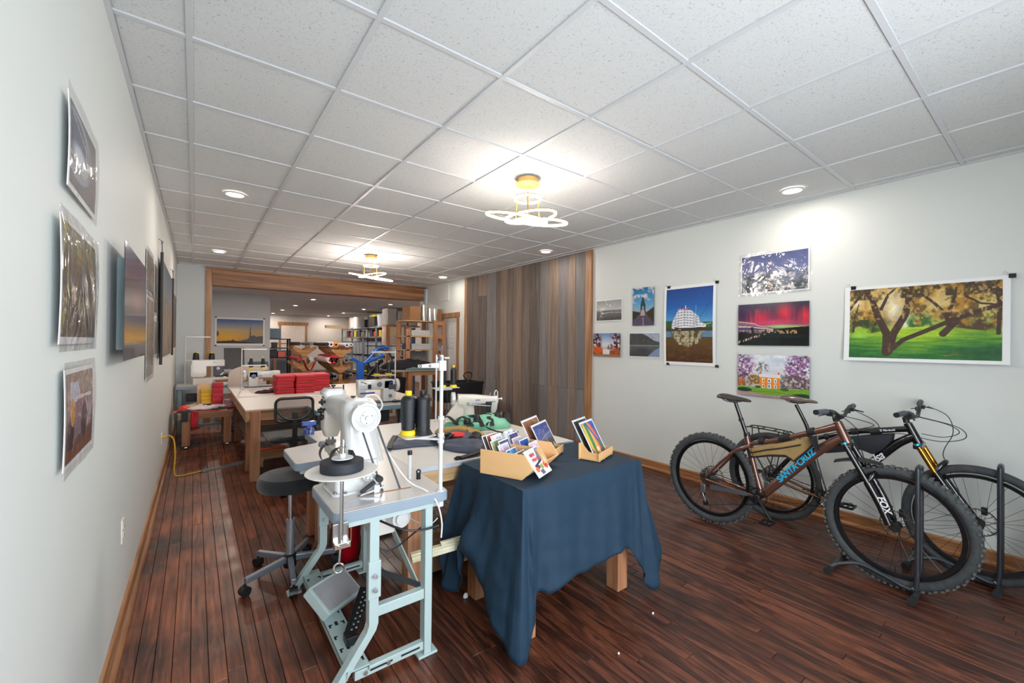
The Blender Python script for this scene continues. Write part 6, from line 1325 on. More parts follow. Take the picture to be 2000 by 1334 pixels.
# ---------------------------------------------------------------- mesh office chair
t = thing('office_chair', 'black mesh-back office chair seen from behind at the cutting table', 'chair', (.79, 4.62, 0)); c = V((.79, 4.62, 0))
yb_ = 4.56
rim = [V((.79 + px, yb_ - .0 + .5 * (px * px), .790 + pz)) for px, pz in rrect(-.165, .165, -.105, .12, .05, 6)]
G().tube(rim, .0135, 8, closed=True).build('back_frame', BLKP, t)
mm, nt, b = base_mat('black_mesh'); tr = N(nt, 'ShaderNodeBsdfTransparent'); mx = N(nt, 'ShaderNodeMixShader'); v = coords(nt, (260, 260, 260), rand=False)
ck = N(nt, 'ShaderNodeTexChecker', i_Scale=1.0); nt.links.new(v, ck.inputs['Vector']); b.inputs['Base Color'].default_value = rgb((40, 42, 46)); mr_ = N(nt, 'ShaderNodeMapRange', i_To_Min=.35, i_To_Max=.75)
nt.links.new(ck.outputs['Fac'], mr_.inputs['Value']); nt.links.new(mr_.outputs[0], mx.inputs[0]); nt.links.new(tr.outputs[0], mx.inputs[1]); nt.links.new(b.outputs[0], mx.inputs[2]); nt.links.new(mx.outputs[0], nt.nodes['Material Output'].inputs['Surface'])
G().grid(lambda u, w: V((.79 + (u - .5) * .325, yb_ + .5 * ((u - .5) * .325) ** 2, .685 + w * .22)), 10, 4).build('mesh_back', mm, t)
G().tube(smooth_path([(.64, yb_ + .01, .80), (.70, yb_ - .01, .725), (.79, yb_ - .015, .705), (.88, yb_ - .01, .725), (.94, yb_ + .01, .80)], 5), .013, 8).build('lumbar_bar', BLKP, t)
G().bar((.79, yb_ - .02, .78), (.79, yb_ + .0, .46), .045, .022, up=(0, 1, 0)).build('back_post', BLKP, t, smooth=False, bevel=.006)
G().rings([[V((.79 + px, 4.77 + py, z)) for px, py in rrect(-w, w, -w * .95, w * .95, .09, 5)] for z, w in ((.47, .16), (.48, .21), (.51, .22), (.53, .20), (.535, .10))]).build('seat', BLKF, t)
G().box(.755, .825, 4.58, 4.80, .44, .47).cyl((.79, 4.62, .40), (.79, 4.62, .45), .03, n=16).build('tilt_mechanism', BLKP, t); G().cyl((.79, 4.66, .22), (.79, 4.66, .45), .012, n=12).build('gas_piston', CHROME, t); G().cyl((.79, 4.66, .08), (.79, 4.66, .30), .025, n=16).build('column', BLKP, t)
for k in range(5):
    a = .5 + k * 2 * PI / 5; e = V((.79 + .25 * math.cos(a), 4.66 + .25 * math.sin(a), 0)); d = V((math.cos(a), math.sin(a), 0)); s_ = d.cross(Z)
    G().bar(V((.79, 4.66, .10)), e + Z * .075, .035, .025).build('leg', BLKP, t, smooth=False, bevel=.004)
    G().cyl(e + s_ * .022 + Z * .026, e + s_ * .006 + Z * .026, .026, n=14).cyl(e - s_ * .006 + Z * .026, e - s_ * .022 + Z * .026, .026, n=14).build('caster', BLKP, t)

# ---------------------------------------------------------------- cutting table
t = thing('cutting_table', 'large cutting table on thick wooden posts holding the red bags', 'table', (1.5, 6.3, 0))
CT = [(.425, 5.13), (2.35, 5.13), (2.35, 7.45), (.425, 7.45)]
slab('tabletop', mat('beige_laminate', (206, 198, 190), rough=.4, var=.012), CT, .728, .748, t, smooth=False); slab('edge_strip', mat('orange_ply_edge', (204, 146, 84), rough=.5), [(.423, 5.127), (2.352, 5.127), (2.352, 5.131), (.423, 5.131)], .728, .738, t, smooth=False)
G().box(.43, .47, 5.14, 7.44, .62, .728).build('side_apron', FIRY, t, smooth=False, bevel=.002); G().box(.56, 2.34, 5.17, 5.21, .62, .728).build('front_apron', FIRX, t, smooth=False)
for x0, y0 in ((.47, 5.10), (.47, 5.55), (2.24, 5.16), (.47, 7.30), (2.24, 7.30)): G().box(x0, x0 + .09, y0, y0 + .09, 0, .727).build('leg', FIR, t, smooth=False, bevel=.003)
G().box(.56, 2.30, 5.50, 5.54, .12, .22).build('lower_rail', FIRX, t, smooth=False); G().box(.56, .60, 5.19, 7.3, .12, .22).build('lower_rail', FIRY, t, smooth=False); G().box(.50, 2.30, 6.2, 7.4, .30, .32).build('lower_shelf', mat('grey_board', (120, 106, 96), rough=.7), t, smooth=False); G().box(.56, 2.30, 5.9, 5.94, .44, .54).build('middle_rail', FIRX, t, smooth=False)
# red insulated bags, three stacks of three
names = [('left', .875, 1.105, 6.40, 6.75, .02), ('middle', 1.118, 1.36, 6.38, 6.75, 0.0), ('right', 1.368, 1.60, 6.55, 6.95, .05)]
for si, (nm, x0, x1, y0, y1, a) in enumerate(names):
    for k in range(3):
        zz = .7495 + k * .082; t = thing('red_bag', 'flat red zipped bag, %s of the %s stack on the cutting table' % (('bottom', 'second', 'top')[k], nm), 'bag', ((x0 + x1) / 2, (y0 + y1) / 2, zz), 0, 'red bags stacked on the cutting table')
        r = random.Random(si * 3 + k); jx = r.uniform(-.006, .006)
        secs = []
        for i in range(7):
            f = i / 6; b = .006 * math.sin(f * PI); w = (x1 - x0) / 2 - .004 + b; d = (y1 - y0) / 2 - .004 + b
            secs.append([V(((x0 + x1) / 2 + jx + px, (y0 + y1) / 2 + py, zz + .078 * f + (.004 * math.sin(px * 25 + k) * math.cos(py * 18) if i == 6 else 0))) for px, py in rrect(-w, w, -d, d, .02, 4)])
        G().rings(secs).build('body', RED, t)
        zt = zz + .055; G().tube([V(((x0 + x1) / 2 + jx + px, (y0 + y1) / 2 + py, zt)) for px, py in rrect(-(x1 - x0) / 2 - .003, (x1 - x0) / 2 + .003, -(y1 - y0) / 2 - .003, (y1 - y0) / 2 + .003, .02, 4)], .0045, 6, closed=True).build('zip_seam', mat('dark_red_zip', (110, 10, 24), rough=.6), t)
t = thing('fabric_offcuts', 'red and black fabric pieces lying left of the red bags', 'fabric', (.8, 6.7, .7495))
pillow(G(), [(.66, 6.72), (.76, 6.80), (.90, 6.78), (.88, 6.64), (.74, 6.62)], .7495, .03, 2, wob=.006).build('piece', mat('black_red_fabric', (60, 20, 30), rough=.8), t); pillow(G(), [(.84, 6.78), (.90, 6.9), (1.02, 6.84), (.98, 6.72)], .7495, .06, 3).build('piece', RED, t)
# machine four behind the cutting table's left end
t = thing('sewing_table', 'grey sewing table behind the left end of the cutting table', 'table', (.8, 7.8, 0))
G().box(.42, 1.62, 7.52, 8.0, .70, .745).build('tabletop', LAM, t, smooth=False, bevel=.003)
for q in (.5, 1.5): G().box(q, q + .06, 7.56, 7.62, 0, .70).build('leg', BSL, t, smooth=False); G().box(q, q + .06, 7.88, 7.94, 0, .70).build('leg', BSL, t, smooth=False)
t = thing('sewing_machine', 'white sewing machine with a round dial left of the red bags', 'sewing machine', (.9, 7.66, .746))
flatbed(t, .62, 1.10, 7.66, .746, wheel_right=False, H=.25)
G().lathe([(0, .02), (.012, .02), (.014, .006), (.032, .004), (.036, 0), (0, 0)], (.735, 7.604, .915), (0, -1, 0), 26).build('dial', mat('grey_dial', (112, 120, 140), rough=.4), t)
G().box(.79, .86, 7.602, 7.606, .80, .875).build('beige_panel', mat('beige_panel', (206, 186, 174), rough=.5), t, smooth=False)
text('JUKI', 'brand_letters', JB, t, (.79, 7.603, .91), X, Z, .03, .0004, offset=.0005)
ts = threadstand(.575, 7.58, .746, .62, (.33, 0, 0), 'pale thread stand with two slim spools by the sunset print', 1.10, (.33, 0, 0), m=CREAM)
cone(.70, 7.62, 1.035, .030, .022, .18, 'left slim black spool on a yellow foot by the sunset print', grp='slim spools by the sunset print')
cone(.86, 7.62, 1.035, .030, .022, .18, 'right slim black spool on a yellow foot by the sunset print', grp='slim spools by the sunset print')
G().box(.66, .90, 7.58, 7.66, 1.028, 1.034).build('cone_tray', CREAM, ts, smooth=False); 
t = thing('task_chair', 'beige curved chair back behind the left sewing machine', 'chair', (.78, 8.15, 0))
G().prism([(p[0], p[1]) for p in roundpoly([(.42, .70), (.44, .98), (.60, 1.05), (.98, 1.05), (1.0, .98), (.70, .93), (.58, .70)], .05)], (0, 8.12, 0), X, Z, .04).build('backrest', mat('beige_shell', (206, 190, 178), rough=.5), t, bevel=.01)
G().cyl((.68, 8.15, .05), (.68, 8.15, .50), .025).build('column', BLKP, t); G().rings([[V((.68 + px, 8.2 + py, z)) for px, py in rrect(-.2, .2, -.2, .2, .08)] for z in (.48, .54)]).build('seat', BLKF, t)
for k in range(5): a = k * 1.2566; G().bar((.68, 8.15, .06), (.68 + .25 * math.cos(a), 8.15 + .25 * math.sin(a), .035), .03, .03).build('leg', BLKP, t, smooth=False)

# ---------------------------------------------------------------- low wooden table on casters, left wall
t = thing('low_table', 'low wooden table on small casters heaped with fabric by the left wall', 'table', (.14, 7.3, 0))
G().box(-.17, .44, 7.08, 7.85, .475, .495).build('tabletop', PINE, t, smooth=False); G().box(-.165, .435, 7.09, 7.125, .405, .475).build('apron', FIRX, t, smooth=False)
for x0, y0 in ((-.125, 7.10), (.335, 7.10), (-.125, 7.72), (.335, 7.72)):
    G().box(x0, x0 + .09, y0, y0 + .09, .045, .475).build('leg', FIR, t, smooth=False, bevel=.003); G().cyl((x0 + .03, y0 + .045, .02), (x0 + .06, y0 + .045, .02), .02, n=12).cyl((x0 + .045, y0 + .045, .02), (x0 + .045, y0 + .045, .045), .008, n=8).build('caster', CHROME, t)
WHT = mat('white_quilt', (224, 212, 212), rough=.8, var=.03); GRY = mat('charcoal_fabric', (52, 54, 60), rough=.85, var=.1)
def soft(name, label, m, poly, z, h, seed, grp='fabric on the low table'):
    g = G(); pillow(g, poly, z, h, seed); x = sum(p[0] for p in poly) / len(poly); y = sum(p[1] for p in poly) / len(poly)
    o = g.build(name, m, None, origin=(x, y, z)); return tag(o, label, 'fabric', grp)
soft('folded_fabric', 'pale wooden-toned folded cloth at the back of the low table', mat('pale_cream_cloth', (214, 190, 160), rough=.8), [(-.16, 7.5), (.1, 7.78), (.3, 7.7), (.2, 7.5)], .496, .05, 1)
soft('folded_fabric', 'white folded fabric across the low table', WHT, [(-.08, 7.22), (.0, 7.36), (.18, 7.40), (.34, 7.34), (.36, 7.24), (.18, 7.14), (.02, 7.14)], .515, .05, 2)
soft('folded_fabric', 'bright red scrap at the left end of the low table', REDO, [(-.165, 7.2), (-.15, 7.4), (-.05, 7.4), (-.03, 7.22)], .506, .05, 3)
soft('folded_fabric', 'charcoal fabric hanging over the low table\'s front left edge', GRY, [(-.165, 7.08), (-.165, 7.24), (.05, 7.24), (.14, 7.14), (.05, 7.075)], .497, .022, 4)
soft('folded_fabric', 'dark fabric strip along the low table\'s right front edge', GRY, [(.12, 7.10), (.2, 7.18), (.43, 7.28), (.43, 7.18), (.28, 7.09)], .497, .025, 5)
soft('folded_fabric', 'orange-red fabric under the other pieces on the low table', REDO, [(-.16, 7.085), (.43, 7.085), (.43, 7.4), (-.16, 7.4)], .4965, .008, 6)
for nm, x0, x1, z0, m, lb in (('hanging_flap', -.13, -.06, .38, GRY, 'charcoal flap of cloth hanging down at the low table\'s corner'), ('hanging_flap', -.03, .05, .28, RED, 'red strip of cloth hanging below the low table top')):
    o = G().grid(lambda u, w: V((x0 + (x1 - x0) * u, 7.068 - .006 * math.sin(u * 6 + w * 3), .50 - (.50 - z0) * w)), 6, 8).build(nm, m, None, solid=.003, origin=(x0, 7.07, .5)); tag(o, lb, 'fabric')
o = G().prism([(0, 0), (.09, 0), (.10, .05), (.01, .06)], (.10, 7.22, .566), X, Y, .012).build('wallet', BLKP, None, origin=(.1, 7.22, .566), smooth=False); tag(o, 'small black flat pouch on the white fabric', 'pouch')
def foldstack(name, label, m, x0, x1, y, z0, z1, tilt=0):
    t = thing(name, label, 'fabric', ((x0 + x1) / 2, y, z0), 0, 'folded stacks on the low table'); n_ = 5
    for k in range(n_):
        za = z0 + (z1 - z0) * k / n_; zb = z0 + (z1 - z0) * (k + 1) / n_ - .003
        G().rings([[V(((x0 + x1) / 2 + px + tilt * (z - z0), y + py, z)) for px, py in rrect(-(x1 - x0) / 2 * s_, (x1 - x0) / 2 * s_, -.05 * s_, .05 * s_, .012)] for z, s_ in ((za, .96), (za + .006, 1), (zb - .006, 1), (zb, .96))]).build('fold', m, t)
foldstack('folded_stack', 'tall stack of folded dark red fabric on the low table', mat('dusty_red_fabric', (190, 50, 62), rough=.75, var=.05), .20, .335, 7.42, .505, .86, .02)
foldstack('folded_stack', 'yellow folded fabric stack left of the dark red stack', mat('yellow_fabric', (226, 180, 52), rough=.75, var=.05), .075, .198, 7.45, .505, .775, 0)
foldstack('folded_stack', 'pink and white folded fabric right of the dark red stack', mat('pink_fabric', (226, 190, 206), rough=.75, var=.05), .36, .46, 7.5, .50, .60, 0)
o = G().prism([(-.075, 0), (.085, 0), (.085, .30), (.03, .345), (-.04, .345), (-.075, .30)], (.11, 7.56, .50), X, Z, .01).build('card_sheet', mat('tan_card', (226, 196, 150), rough=.7), None, smooth=False, origin=(.11, 7.56, .5)); tag(o, 'upright tan card behind the yellow fabric', 'card')

# ---------------------------------------------------------------- far left sewing table with machine five
t = thing('sewing_table', 'far left grey sewing table on pale steel legs against the back wall', 'table', (.2, 8.5, 0))
G().box(-.225, .60, 8.22, 8.78, .70, .748).build('tabletop', EDGE, t, smooth=False, bevel=.003); G().box(-.222, .597, 8.223, 8.777, .747, .751).build('top_surface', LAM, t, smooth=False)
for x0 in (-.20, .52): G().box(x0, x0 + .05, 8.26, 8.31, 0, .70).build('leg', BSL, t, smooth=False, bevel=.002); G().box(x0, x0 + .05, 8.68, 8.73, 0, .70).build('leg', BSL, t, smooth=False, bevel=.002)
G().box(-.15, .52, 8.28, 8.31, .10, .14).build('foot_rail', BSL, t, smooth=False); G().bar((.0, 8.30, .45), (.40, 8.30, .12), .03, .03).build('brace', BSL, t, smooth=False); G().box(-.10, .12, 8.3, 8.4, .50, .62).build('drawer', BLKP, t, smooth=False, bevel=.004)
t = thing('sewing_machine', 'grey-white boxy sewing machine on the far left table', 'sewing machine', (.1, 8.45, .751))
z0 = .751
G().box(-.02, .24, 8.36, 8.52, z0, z0 + .11).build('bed_box', CREAM, t, smooth=False, bevel=.01); G().box(-.04, .40, 8.38, 8.50, z0 + .29, z0 + .40).build('arm', CREAM, t, smooth=False, bevel=.012)
G().rings([[V((.055 + px, y, z0 + .23 + pz)) for px, pz in rrect(-.10, .10, -.10, .12, .04)] for y in (8.355, 8.52)]).build('motor_cover', CREAM, t); G().box(.25, .39, 8.39, 8.48, z0 + .13, z0 + .30).build('hook_case', mat('dark_hook_case', (64, 66, 74), rough=.4), t, smooth=False, bevel=.01)
G().rings([[V((x, 8.44 + py, z0 + .09 + pz)) for py, pz in rrect(-w, w, -w * .6, w * .6, w * .4)] for x, w in ((.22, .04), (.40, .045), (.46, .02))]).build('cylinder_bed', CREAM, t)
G().sphere((.31, 8.37, z0 + .255), .028).bar((.34, 8.37, z0 + .15), (.385, 8.37, z0 + .19), .02, .02).build('knob', ENAM, t); text('JUKI', 'brand_letters', JB, t, (.24, 8.379, z0 + .345), X, Z, .03, .0004)
ts = threadstand(-.12, 8.60, .751, .80, (.33, 0, 0), 'thin thread stand standing on the far left sewing table', 1.15, (.2, 0, 0), m=CREAM)
NAVY = mat('navy_thread', (52, 56, 78), rough=.45)
cone(.02, 8.62, 1.10, .046, .040, .18, 'left navy cone on the far left machine', grp='navy cones on the far left machine'); cone(.23, 8.62, 1.10, .046, .040, .17, 'right navy cone on the far left machine', grp='navy cones on the far left machine')
G().box(-.06, .30, 8.56, 8.68, 1.09, 1.098).build('cone_tray', CREAM, ts, smooth=False)
t = thing('desk', 'narrow dark desk past the left post under the sunset print', 'desk', (.9, 9.9, 0))
G().box(.30, 1.29, 9.5, 10.1, .80, .84).build('desktop', mat('dark_desk', (58, 58, 62), rough=.5), t, smooth=False); G().box(.32, 1.27, 9.52, 9.56, .68, .80).build('apron', FIRX, t, smooth=False)
for x0 in (.33, 1.20): G().box(x0, x0 + .07, 9.53, 9.60, 0, .80).build('leg', FIR, t, smooth=False); G().box(x0, x0 + .07, 10.0, 10.07, 0, .80).build('leg', FIR, t, smooth=False)
t = thing('monitor', 'thin dark grey screen tilted back on the desk', 'monitor', (.62, 9.75, .84))
G().obox((.62, 9.80, 1.12), (1, .15, 0), (0, .3, 1), (-.15, 1, -.3), .17, .21, .010).build('screen_back', mat('dark_grey_screen', (66, 68, 76), rough=.4), t, smooth=False, bevel=.004); G().box(.58, .72, 9.74, 9.86, .841, .95).build('stand', BLKP, t, smooth=False)
t = thing('storage_crate', 'blue-grey plastic crate on the desk beside the screen', 'crate', (1.0, 9.8, .84))
g = G()
for k in range(4): zz = .845 + k * .052; g = G(); g.rings([[V((1.02 + px, 9.8 + py, zz + dz)) for px, py in rrect(-.17, .17, -.14, .14, .02)] for dz in (0, .04)]); g.build('ribbed_band', mat('blue_grey_crate', (92, 112, 126), rough=.5), t)
G().box(.87, 1.17, 9.68, 9.92, .842, 1.05).build('liner', mat('dark_liner', (60, 72, 84), rough=.6), t, smooth=False)
o = G().rings([[V((.72 + px, 8.9 + py, z)) for px, py in rrect(-.16, .16, -.16, .16, .02)] for z in (.001, .42)]).build('blue_tub', mat('dark_blue_tub', (34, 62, 120), rough=.5), None, origin=(.72, 8.9, 0)); tag(o, 'dark blue tub on the floor behind the cutting table\'s left end', 'tub')
# ---------------------------------------------------------------- bicycles: side-on, front wheels toward the shop window
TYRE = mat('tyre_rubber', (56, 60, 62), rough=.75, var=.25, scale=30); RIM = mat('black_rim', (22, 23, 26), rough=.3, metal=.3)
KNOB = mat('dusty_tyre_knobs', (84, 86, 84), rough=.85, var=.3, scale=40); SPK = mat('spoke_steel', (60, 62, 66), rough=.3, metal=.9)
ROT = mat('brake_rotor', (120, 116, 110), rough=.3, metal=.9); GLB = mat('gloss_black_paint', (16, 17, 20), rough=.18, coat=.6)
def wheelset(t, name, x, y, z, R=.37, tr=.029, knobs=True, cass=False, nsp=28, spin=0.0):
    c = V((x, y, z)); w = G()
    w.torus(c, X, R - tr - (.004 if knobs else 0), tr, 72, 12); o = w.build(name, TYRE, t)          # the wheel part is its tyre; the rest hangs on it
    if knobs:
        g = G(); n = 78
        for i in range(n):
            a = 2 * PI * i / n; d = V((0, math.cos(a), math.sin(a))); tg = V((0, -math.sin(a), math.cos(a)))
            for sx, off in (((-.012, .0), (.012, .0)) if i % 2 else ((-.024, -.007), (.024, -.007))):
                g.obox(c + d * (R - .005 + off) + X * sx, X, tg, d, .0065, .008, .0055)
        stuff(g.build('tread_knobs', KNOB, o, smooth=False))
    rr = R - 2 * tr - .006
    g = G(); n = 64; prof = [(-.014, rr), (.014, rr), (.012, rr - .018), (0, rr - .024), (-.012, rr - .018)]
    g.rings([[c + V((px, pr * math.cos(2 * PI * i / n), pr * math.sin(2 * PI * i / n))) for px, pr in prof] for i in range(n)], closed=True); g.build('rim', RIM, o)
    g = G()
    for i in range(nsp):
        a = 2 * PI * i / nsp + spin; s_ = 1 if i % 2 else -1; ah = a + (.9 if (i // 2) % 2 else -.9)
        g.cyl(c + V((s_ * .028, .024 * math.cos(ah), .024 * math.sin(ah))), c + V((0, (rr - .022) * math.cos(a), (rr - .022) * math.sin(a))), .0011, n=5)
    stuff(g.build('spokes', SPK, o))
    G().cyl(c - X * .05, c + X * .05, .012, n=16).cyl(c - X * .032, c - X * .026, .028, n=20).cyl(c + X * .026, c + X * .032, .028, n=20).build('hub', BLKP, o)
    g = G(); xr = .040 if not cass else .045
    g.torus(c + X * xr, X, .082, .0035, 40, 6)
    for i in range(6): a = i * PI / 3; g.bar(c + V((xr, .03 * math.cos(a), .03 * math.sin(a))), c + V((xr, .08 * math.cos(a + .35), .08 * math.sin(a + .35))), .002, .009, up=(1, 0, 0))
    for i in range(24): a = i * PI / 12; g.torus(c + V((xr, .074 * math.cos(a), .074 * math.sin(a))), X, .004, .0012, 8, 4)
    g.build('brake_rotor', ROT, o)
    if cass:
        g = G()
        for k in range(8): r_ = .025 + .0075 * k; g.torus(c - X * (.050 - .004 * k), X, r_, .0022, 36, 4)
        for k in range(10): a = k * .628; g.bar(c + V((-.022, .02 * math.cos(a), .02 * math.sin(a))), c + V((-.022, .076 * math.cos(a), .076 * math.sin(a))), .003, .006, up=(1, 0, 0))
        g.build('cassette', DARKM, o)
    G().cyl(c + V((0, 0, -rr + .022)), c + V((0, 0, -rr + .06)), .003, n=8).build('valve', BLKP, o)
    return o
def P_(x): return lambda y, z, dx=0: V((x + dx, y, z))
def tubeR(name, m, t, pts, rr, n=14, k=5): P2 = smooth_path(pts, k); m_ = len(P2); R_ = [float(np.interp(i / (m_ - 1), np.linspace(0, 1, len(rr)), rr)) for i in range(m_)]; return G().tube(P2, R_, n).build(name, m, t)
def saddle(t, x, yb, yf, z, m):
    rs = []
    for f, w, dz, th in ((0, .060, .008, .020), (.12, .068, .012, .040), (.35, .055, .002, .050), (.6, .028, -.006, .040), (.85, .019, -.008, .030), (1, .012, -.014, .016)):
        y = yb + (yf - yb) * f
        rs.append([V((x + px * 1.0, y, z + dz + (pz if pz > 0 else pz * .8) - .25 * abs(px) * (.5 if pz > 0 else .9))) for px, pz in ((w, -.004), (w * .9, th * .3), (w * .5, th * .55), (0, th * .5), (-w * .5, th * .55), (-w * .9, th * .3), (-w, -.004), (-w * .5, -th * .5), (0, -th * .5), (w * .5, -th * .5))])
    G().rings(rs).build('saddle', m, t, sub=1)
    g = G()
    for s_ in (-1, 1): g.tube(smooth_path([(x + s_ * .02, yb - .03, z - .004), (x + s_ * .022, yb - .07, z - .028), (x + s_ * .022, yb - .15, z - .030), (x + s_ * .01, yf + .04, z - .008)], 4), .0035, 6)
    g.build('saddle_rails', DARKM, t)
def crankset(t, x, y, z, ang, m=BLKP):
    g = G(); g.torus(V((x + .045, y, z)), X, .060, .0035, 44, 6)
    for i in range(5): a = i * 1.2566 + .3; g.bar(V((x + .045, y, z)), V((x + .045, y + .057 * math.cos(a), z + .057 * math.sin(a))), .006, .012, up=(1, 0, 0))
    # chainring sits on the side facing the room
    g.xf(Matrix.Translation(V((-.09, 0, 0)))); g.build('chainring', DARKM, t)
    for s_, a in ((-1, ang), (1, ang + PI)):
        e = V((x + s_ * .075, y + .17 * math.cos(a), z + .17 * math.sin(a)))
        rs = []
        o = G().bar(V((x + s_ * .06, y, z)), e, .014, .026, up=(1, 0, 0)).cyl(V((x + s_ * .05, y, z)), V((x + s_ * .075, y, z)), .02, n=18).cyl(e - X * s_ * .006, e + X * s_ * .010, .013, n=14).build('crank_arm', m, t, bevel=.003)
        g = G(); pc = e + X * s_ * .062
        g.cyl(e, pc + X * s_ * .04, .006, n=10)
        for yy in (-.042, .042): g.bar(pc + V((-.045, yy * .8, 0)), pc + V((.045, yy * .8, 0)), .010, .014)
        for xx in (-.045, .045): g.bar(pc + V((xx, -.036, 0)), pc + V((xx, .036, 0)), .010, .014)
        for xx in (-.04, 0, .04):
            for yy in (-.036, .036): g.cyl(pc + V((xx, yy, .005)), pc + V((xx, yy, .014)), .0022, n=6)
        g.build('pedal', DARKM, t, smooth=False)
def cockpit(t, x, y, z, half, rise, gl=.13, zn=0, zf=0, sweep=.03):
    """handlebar across the bike; near end is toward -x"""
    bar = smooth_path([(x - half, y + sweep, z + rise + zn), (x - half * .45, y + .008, z + rise * .9 + zn * .5), (x - .05, y - .004, z), (x + .05, y - .004, z), (x + half * .45, y + .008, z + rise * .9 + zf * .5), (x + half, y + sweep, z + rise + zf)], 5)
    G().tube(bar, .0115, 12).build('handlebar', BLKP, t)
    for s_, e0, e1 in ((-1, bar[0], bar[4]), (1, bar[-1], bar[-5])):
        d = (e1 - e0).normalized(); g = G().cyl(e0 - d * .004, e0 + d * gl, .0165, n=16); o = g.build('grip', mat('grey_rubber_grip', (72, 78, 86), rough=.6), t)
        G().cyl(e0 - d * .008, e0 - d * .003, .0165, n=16).build('grip_end', BLKP, o)
        q = e0 + d * (gl + .035)
        G().obox(q + V((0, -.018, -.010)), d, Y, Z, .022, .012, .012).bar(q + V((0, -.02, -.008)), q - d * .10 + V((0, -.065, -.030)), .010, .008).build('brake_lever', BLKP, t, bevel=.002)
        G().obox(q + d * .03 + V((0, .004, -.022)), d, Y, Z, .016, .016, .012).bar(q + d * .02 + V((0, .01, -.02)), q - d * .03 + V((0, .045, -.035)), .008, .006).build('shifter', BLKP, t, bevel=.002)
# ---- bicycle one: brown mountain bike
XA = 3.45; p = P_(XA); BRN = mat('brown_metallic_paint', (104, 70, 58), rough=.22, metal=.45, coat=.6, var=.04)
t = thing('mountain_bike', 'brown mountain bike with tan frame bag and turquoise lettering on its down tube', 'bicycle', (XA, 1.2, 0), 0, 'bikes parked along the right wall'); BA = t
wheelset(t, 'rear_wheel', XA, 1.795, .368, cass=True); wheelset(t, 'front_wheel', XA, .635, .368, spin=.1)
tubeR('down_tube', BRN, t, [p(1.385, .345), p(1.20, .56), p(1.03, .755), p(.90, .855)], [.030, .032, .032, .036])
tubeR('top_tube', BRN, t, [p(1.487, .705), p(1.29, .775), p(1.06, .875), p(.93, .935)], [.016, .018, .021, .026])
tubeR('seat_tube', BRN, t, [p(1.40, .335), p(1.44, .48), p(1.487, .66), p(1.515, .785)], [.026, .019, .022, .019])
tubeR('head_tube', BRN, t, [p(.932, .965), p(.875, .828)], [.026, .031])
for s_ in (-1, 1):
    tubeR('seat_stay', BRN, t, [p(1.48, .695, s_ * .012), p(1.60, .62, s_ * .05), p(1.80, .385, s_ * .066)], [.016, .012, .010])
    tubeR('chain_stay', BRN, t, [p(1.41, .325, s_ * .03), p(1.55, .33, s_ * .05), p(1.80, .36, s_ * .066)], [.018, .013, .012])
G().prism([(-.16, -.018), (.13, -.012), (.13, .010), (-.16, .018)], p(1.60, .325, -.070), V((0, -1, .08)).normalized(), V((0, .08, 1)).normalized(), .008).build('chainstay_guard', mat('scuffed_rubber', (70, 76, 84), rough=.6, var=.2), t, smooth=False)
tubeR('seat_post', GLB, t, [p(1.512, .775), p(1.60, 1.02)], [.0155, .0135]); G().cyl(p(1.505, .765), p(1.513, .79), .022, n=16).build('seat_collar', BLKP, t); G().cyl(p(1.55, .875), p(1.557, .893), .0185, n=16).build('post_collar', BLKP, t)
saddle(t, XA, 1.735, 1.475, 1.050, mat('black_brown_saddle', (52, 44, 44), rough=.35, coat=.3))
crankset(t, XA, 1.405, .33, -2.2)
G().cyl(p(1.405, .33, -.045), p(1.405, .33, .045), .024, n=20).build('bottom_bracket', BLKP, t)
for s_ in (-1, 1):
    G().cyl(p(.875, .832, s_ * .062), p(.745, .59, s_ * .062), .0165, n=16).build('fork_stanchion', GLB, t)
    tubeR('fork_leg', GLB, t, [p(.757, .615, s_ * .062), p(.70, .50, s_ * .062), p(.655, .385, s_ * .062)], [.022, .021, .019])
    G().cyl(p(.879, .842, s_ * .062), p(.875, .834, s_ * .062), .018, n=16).build('fork_cap', mat('turquoise_anodised', (40, 170, 210), rough=.3, metal=.5), t)
G().bar(p(.872, .822, -.075), p(.872, .822, .075), .045, .026).cyl(p(.875, .835), p(.868, .81), .034, n=18).build('fork_crown', GLB, t, bevel=.006)
G().tube(smooth_path([p(.757, .615, -.062), p(.735, .665, -.045), p(.725, .685), p(.735, .665, .045), p(.757, .615, .062)], 5), .013, 10).build('fork_arch', GLB, t)
G().grid(lambda u, w: p(.94 - .24 * u, .712 + .040 * math.sin(u * 2.4) - .016 * ((w - .5) * 2) ** 2, (w - .5) * .10 * (1.1 - .6 * abs(u - .5))), 14, 6).build('mudguard', BLKP, t, solid=.002)
G().cyl(p(.935, .965), p(.943, 1.0), .019, n=16).bar(p(.94, .985), p(.905, 1.005), .038, .032).build('stem', BLKP, t, bevel=.004)
cockpit(t, XA, .908, 1.01, .37, .04, zn=.01, zf=-.01)
G().obox(p(.615, .44, .055), X, Y, Z, .010, .014, .024).build('brake_caliper', BLKP, t, bevel=.004)
for pts in ([p(.89, 1.04, -.2), p(.78, 1.01, -.12), p(.74, .97, 0), p(.82, .93, .04), p(.88, .90, .02)], [p(.89, 1.03, .2), p(.76, .98, .12), p(.72, .94, 0), p(.80, .93, -.03), p(.885, .92, -.02)], [p(.90, 1.03, -.1), p(.82, .95, -.06), p(.80, .85, -.05), p(.76, .62, .04), p(.66, .46, .07)]):
    G().tube(smooth_path(pts, 6), .0025, 6).build('brake_hose', BLKP, t)
g = G().obox(p(1.82, .285, -.075), X, Y, Z, .010, .020, .035).bar(p(1.83, .26, -.07), p(1.80, .175, -.065), .014, .022, up=(1, 0, 0)); g.build('derailleur', mat('silver_derailleur', (150, 154, 158), rough=.3, metal=.8), t, bevel=.003)
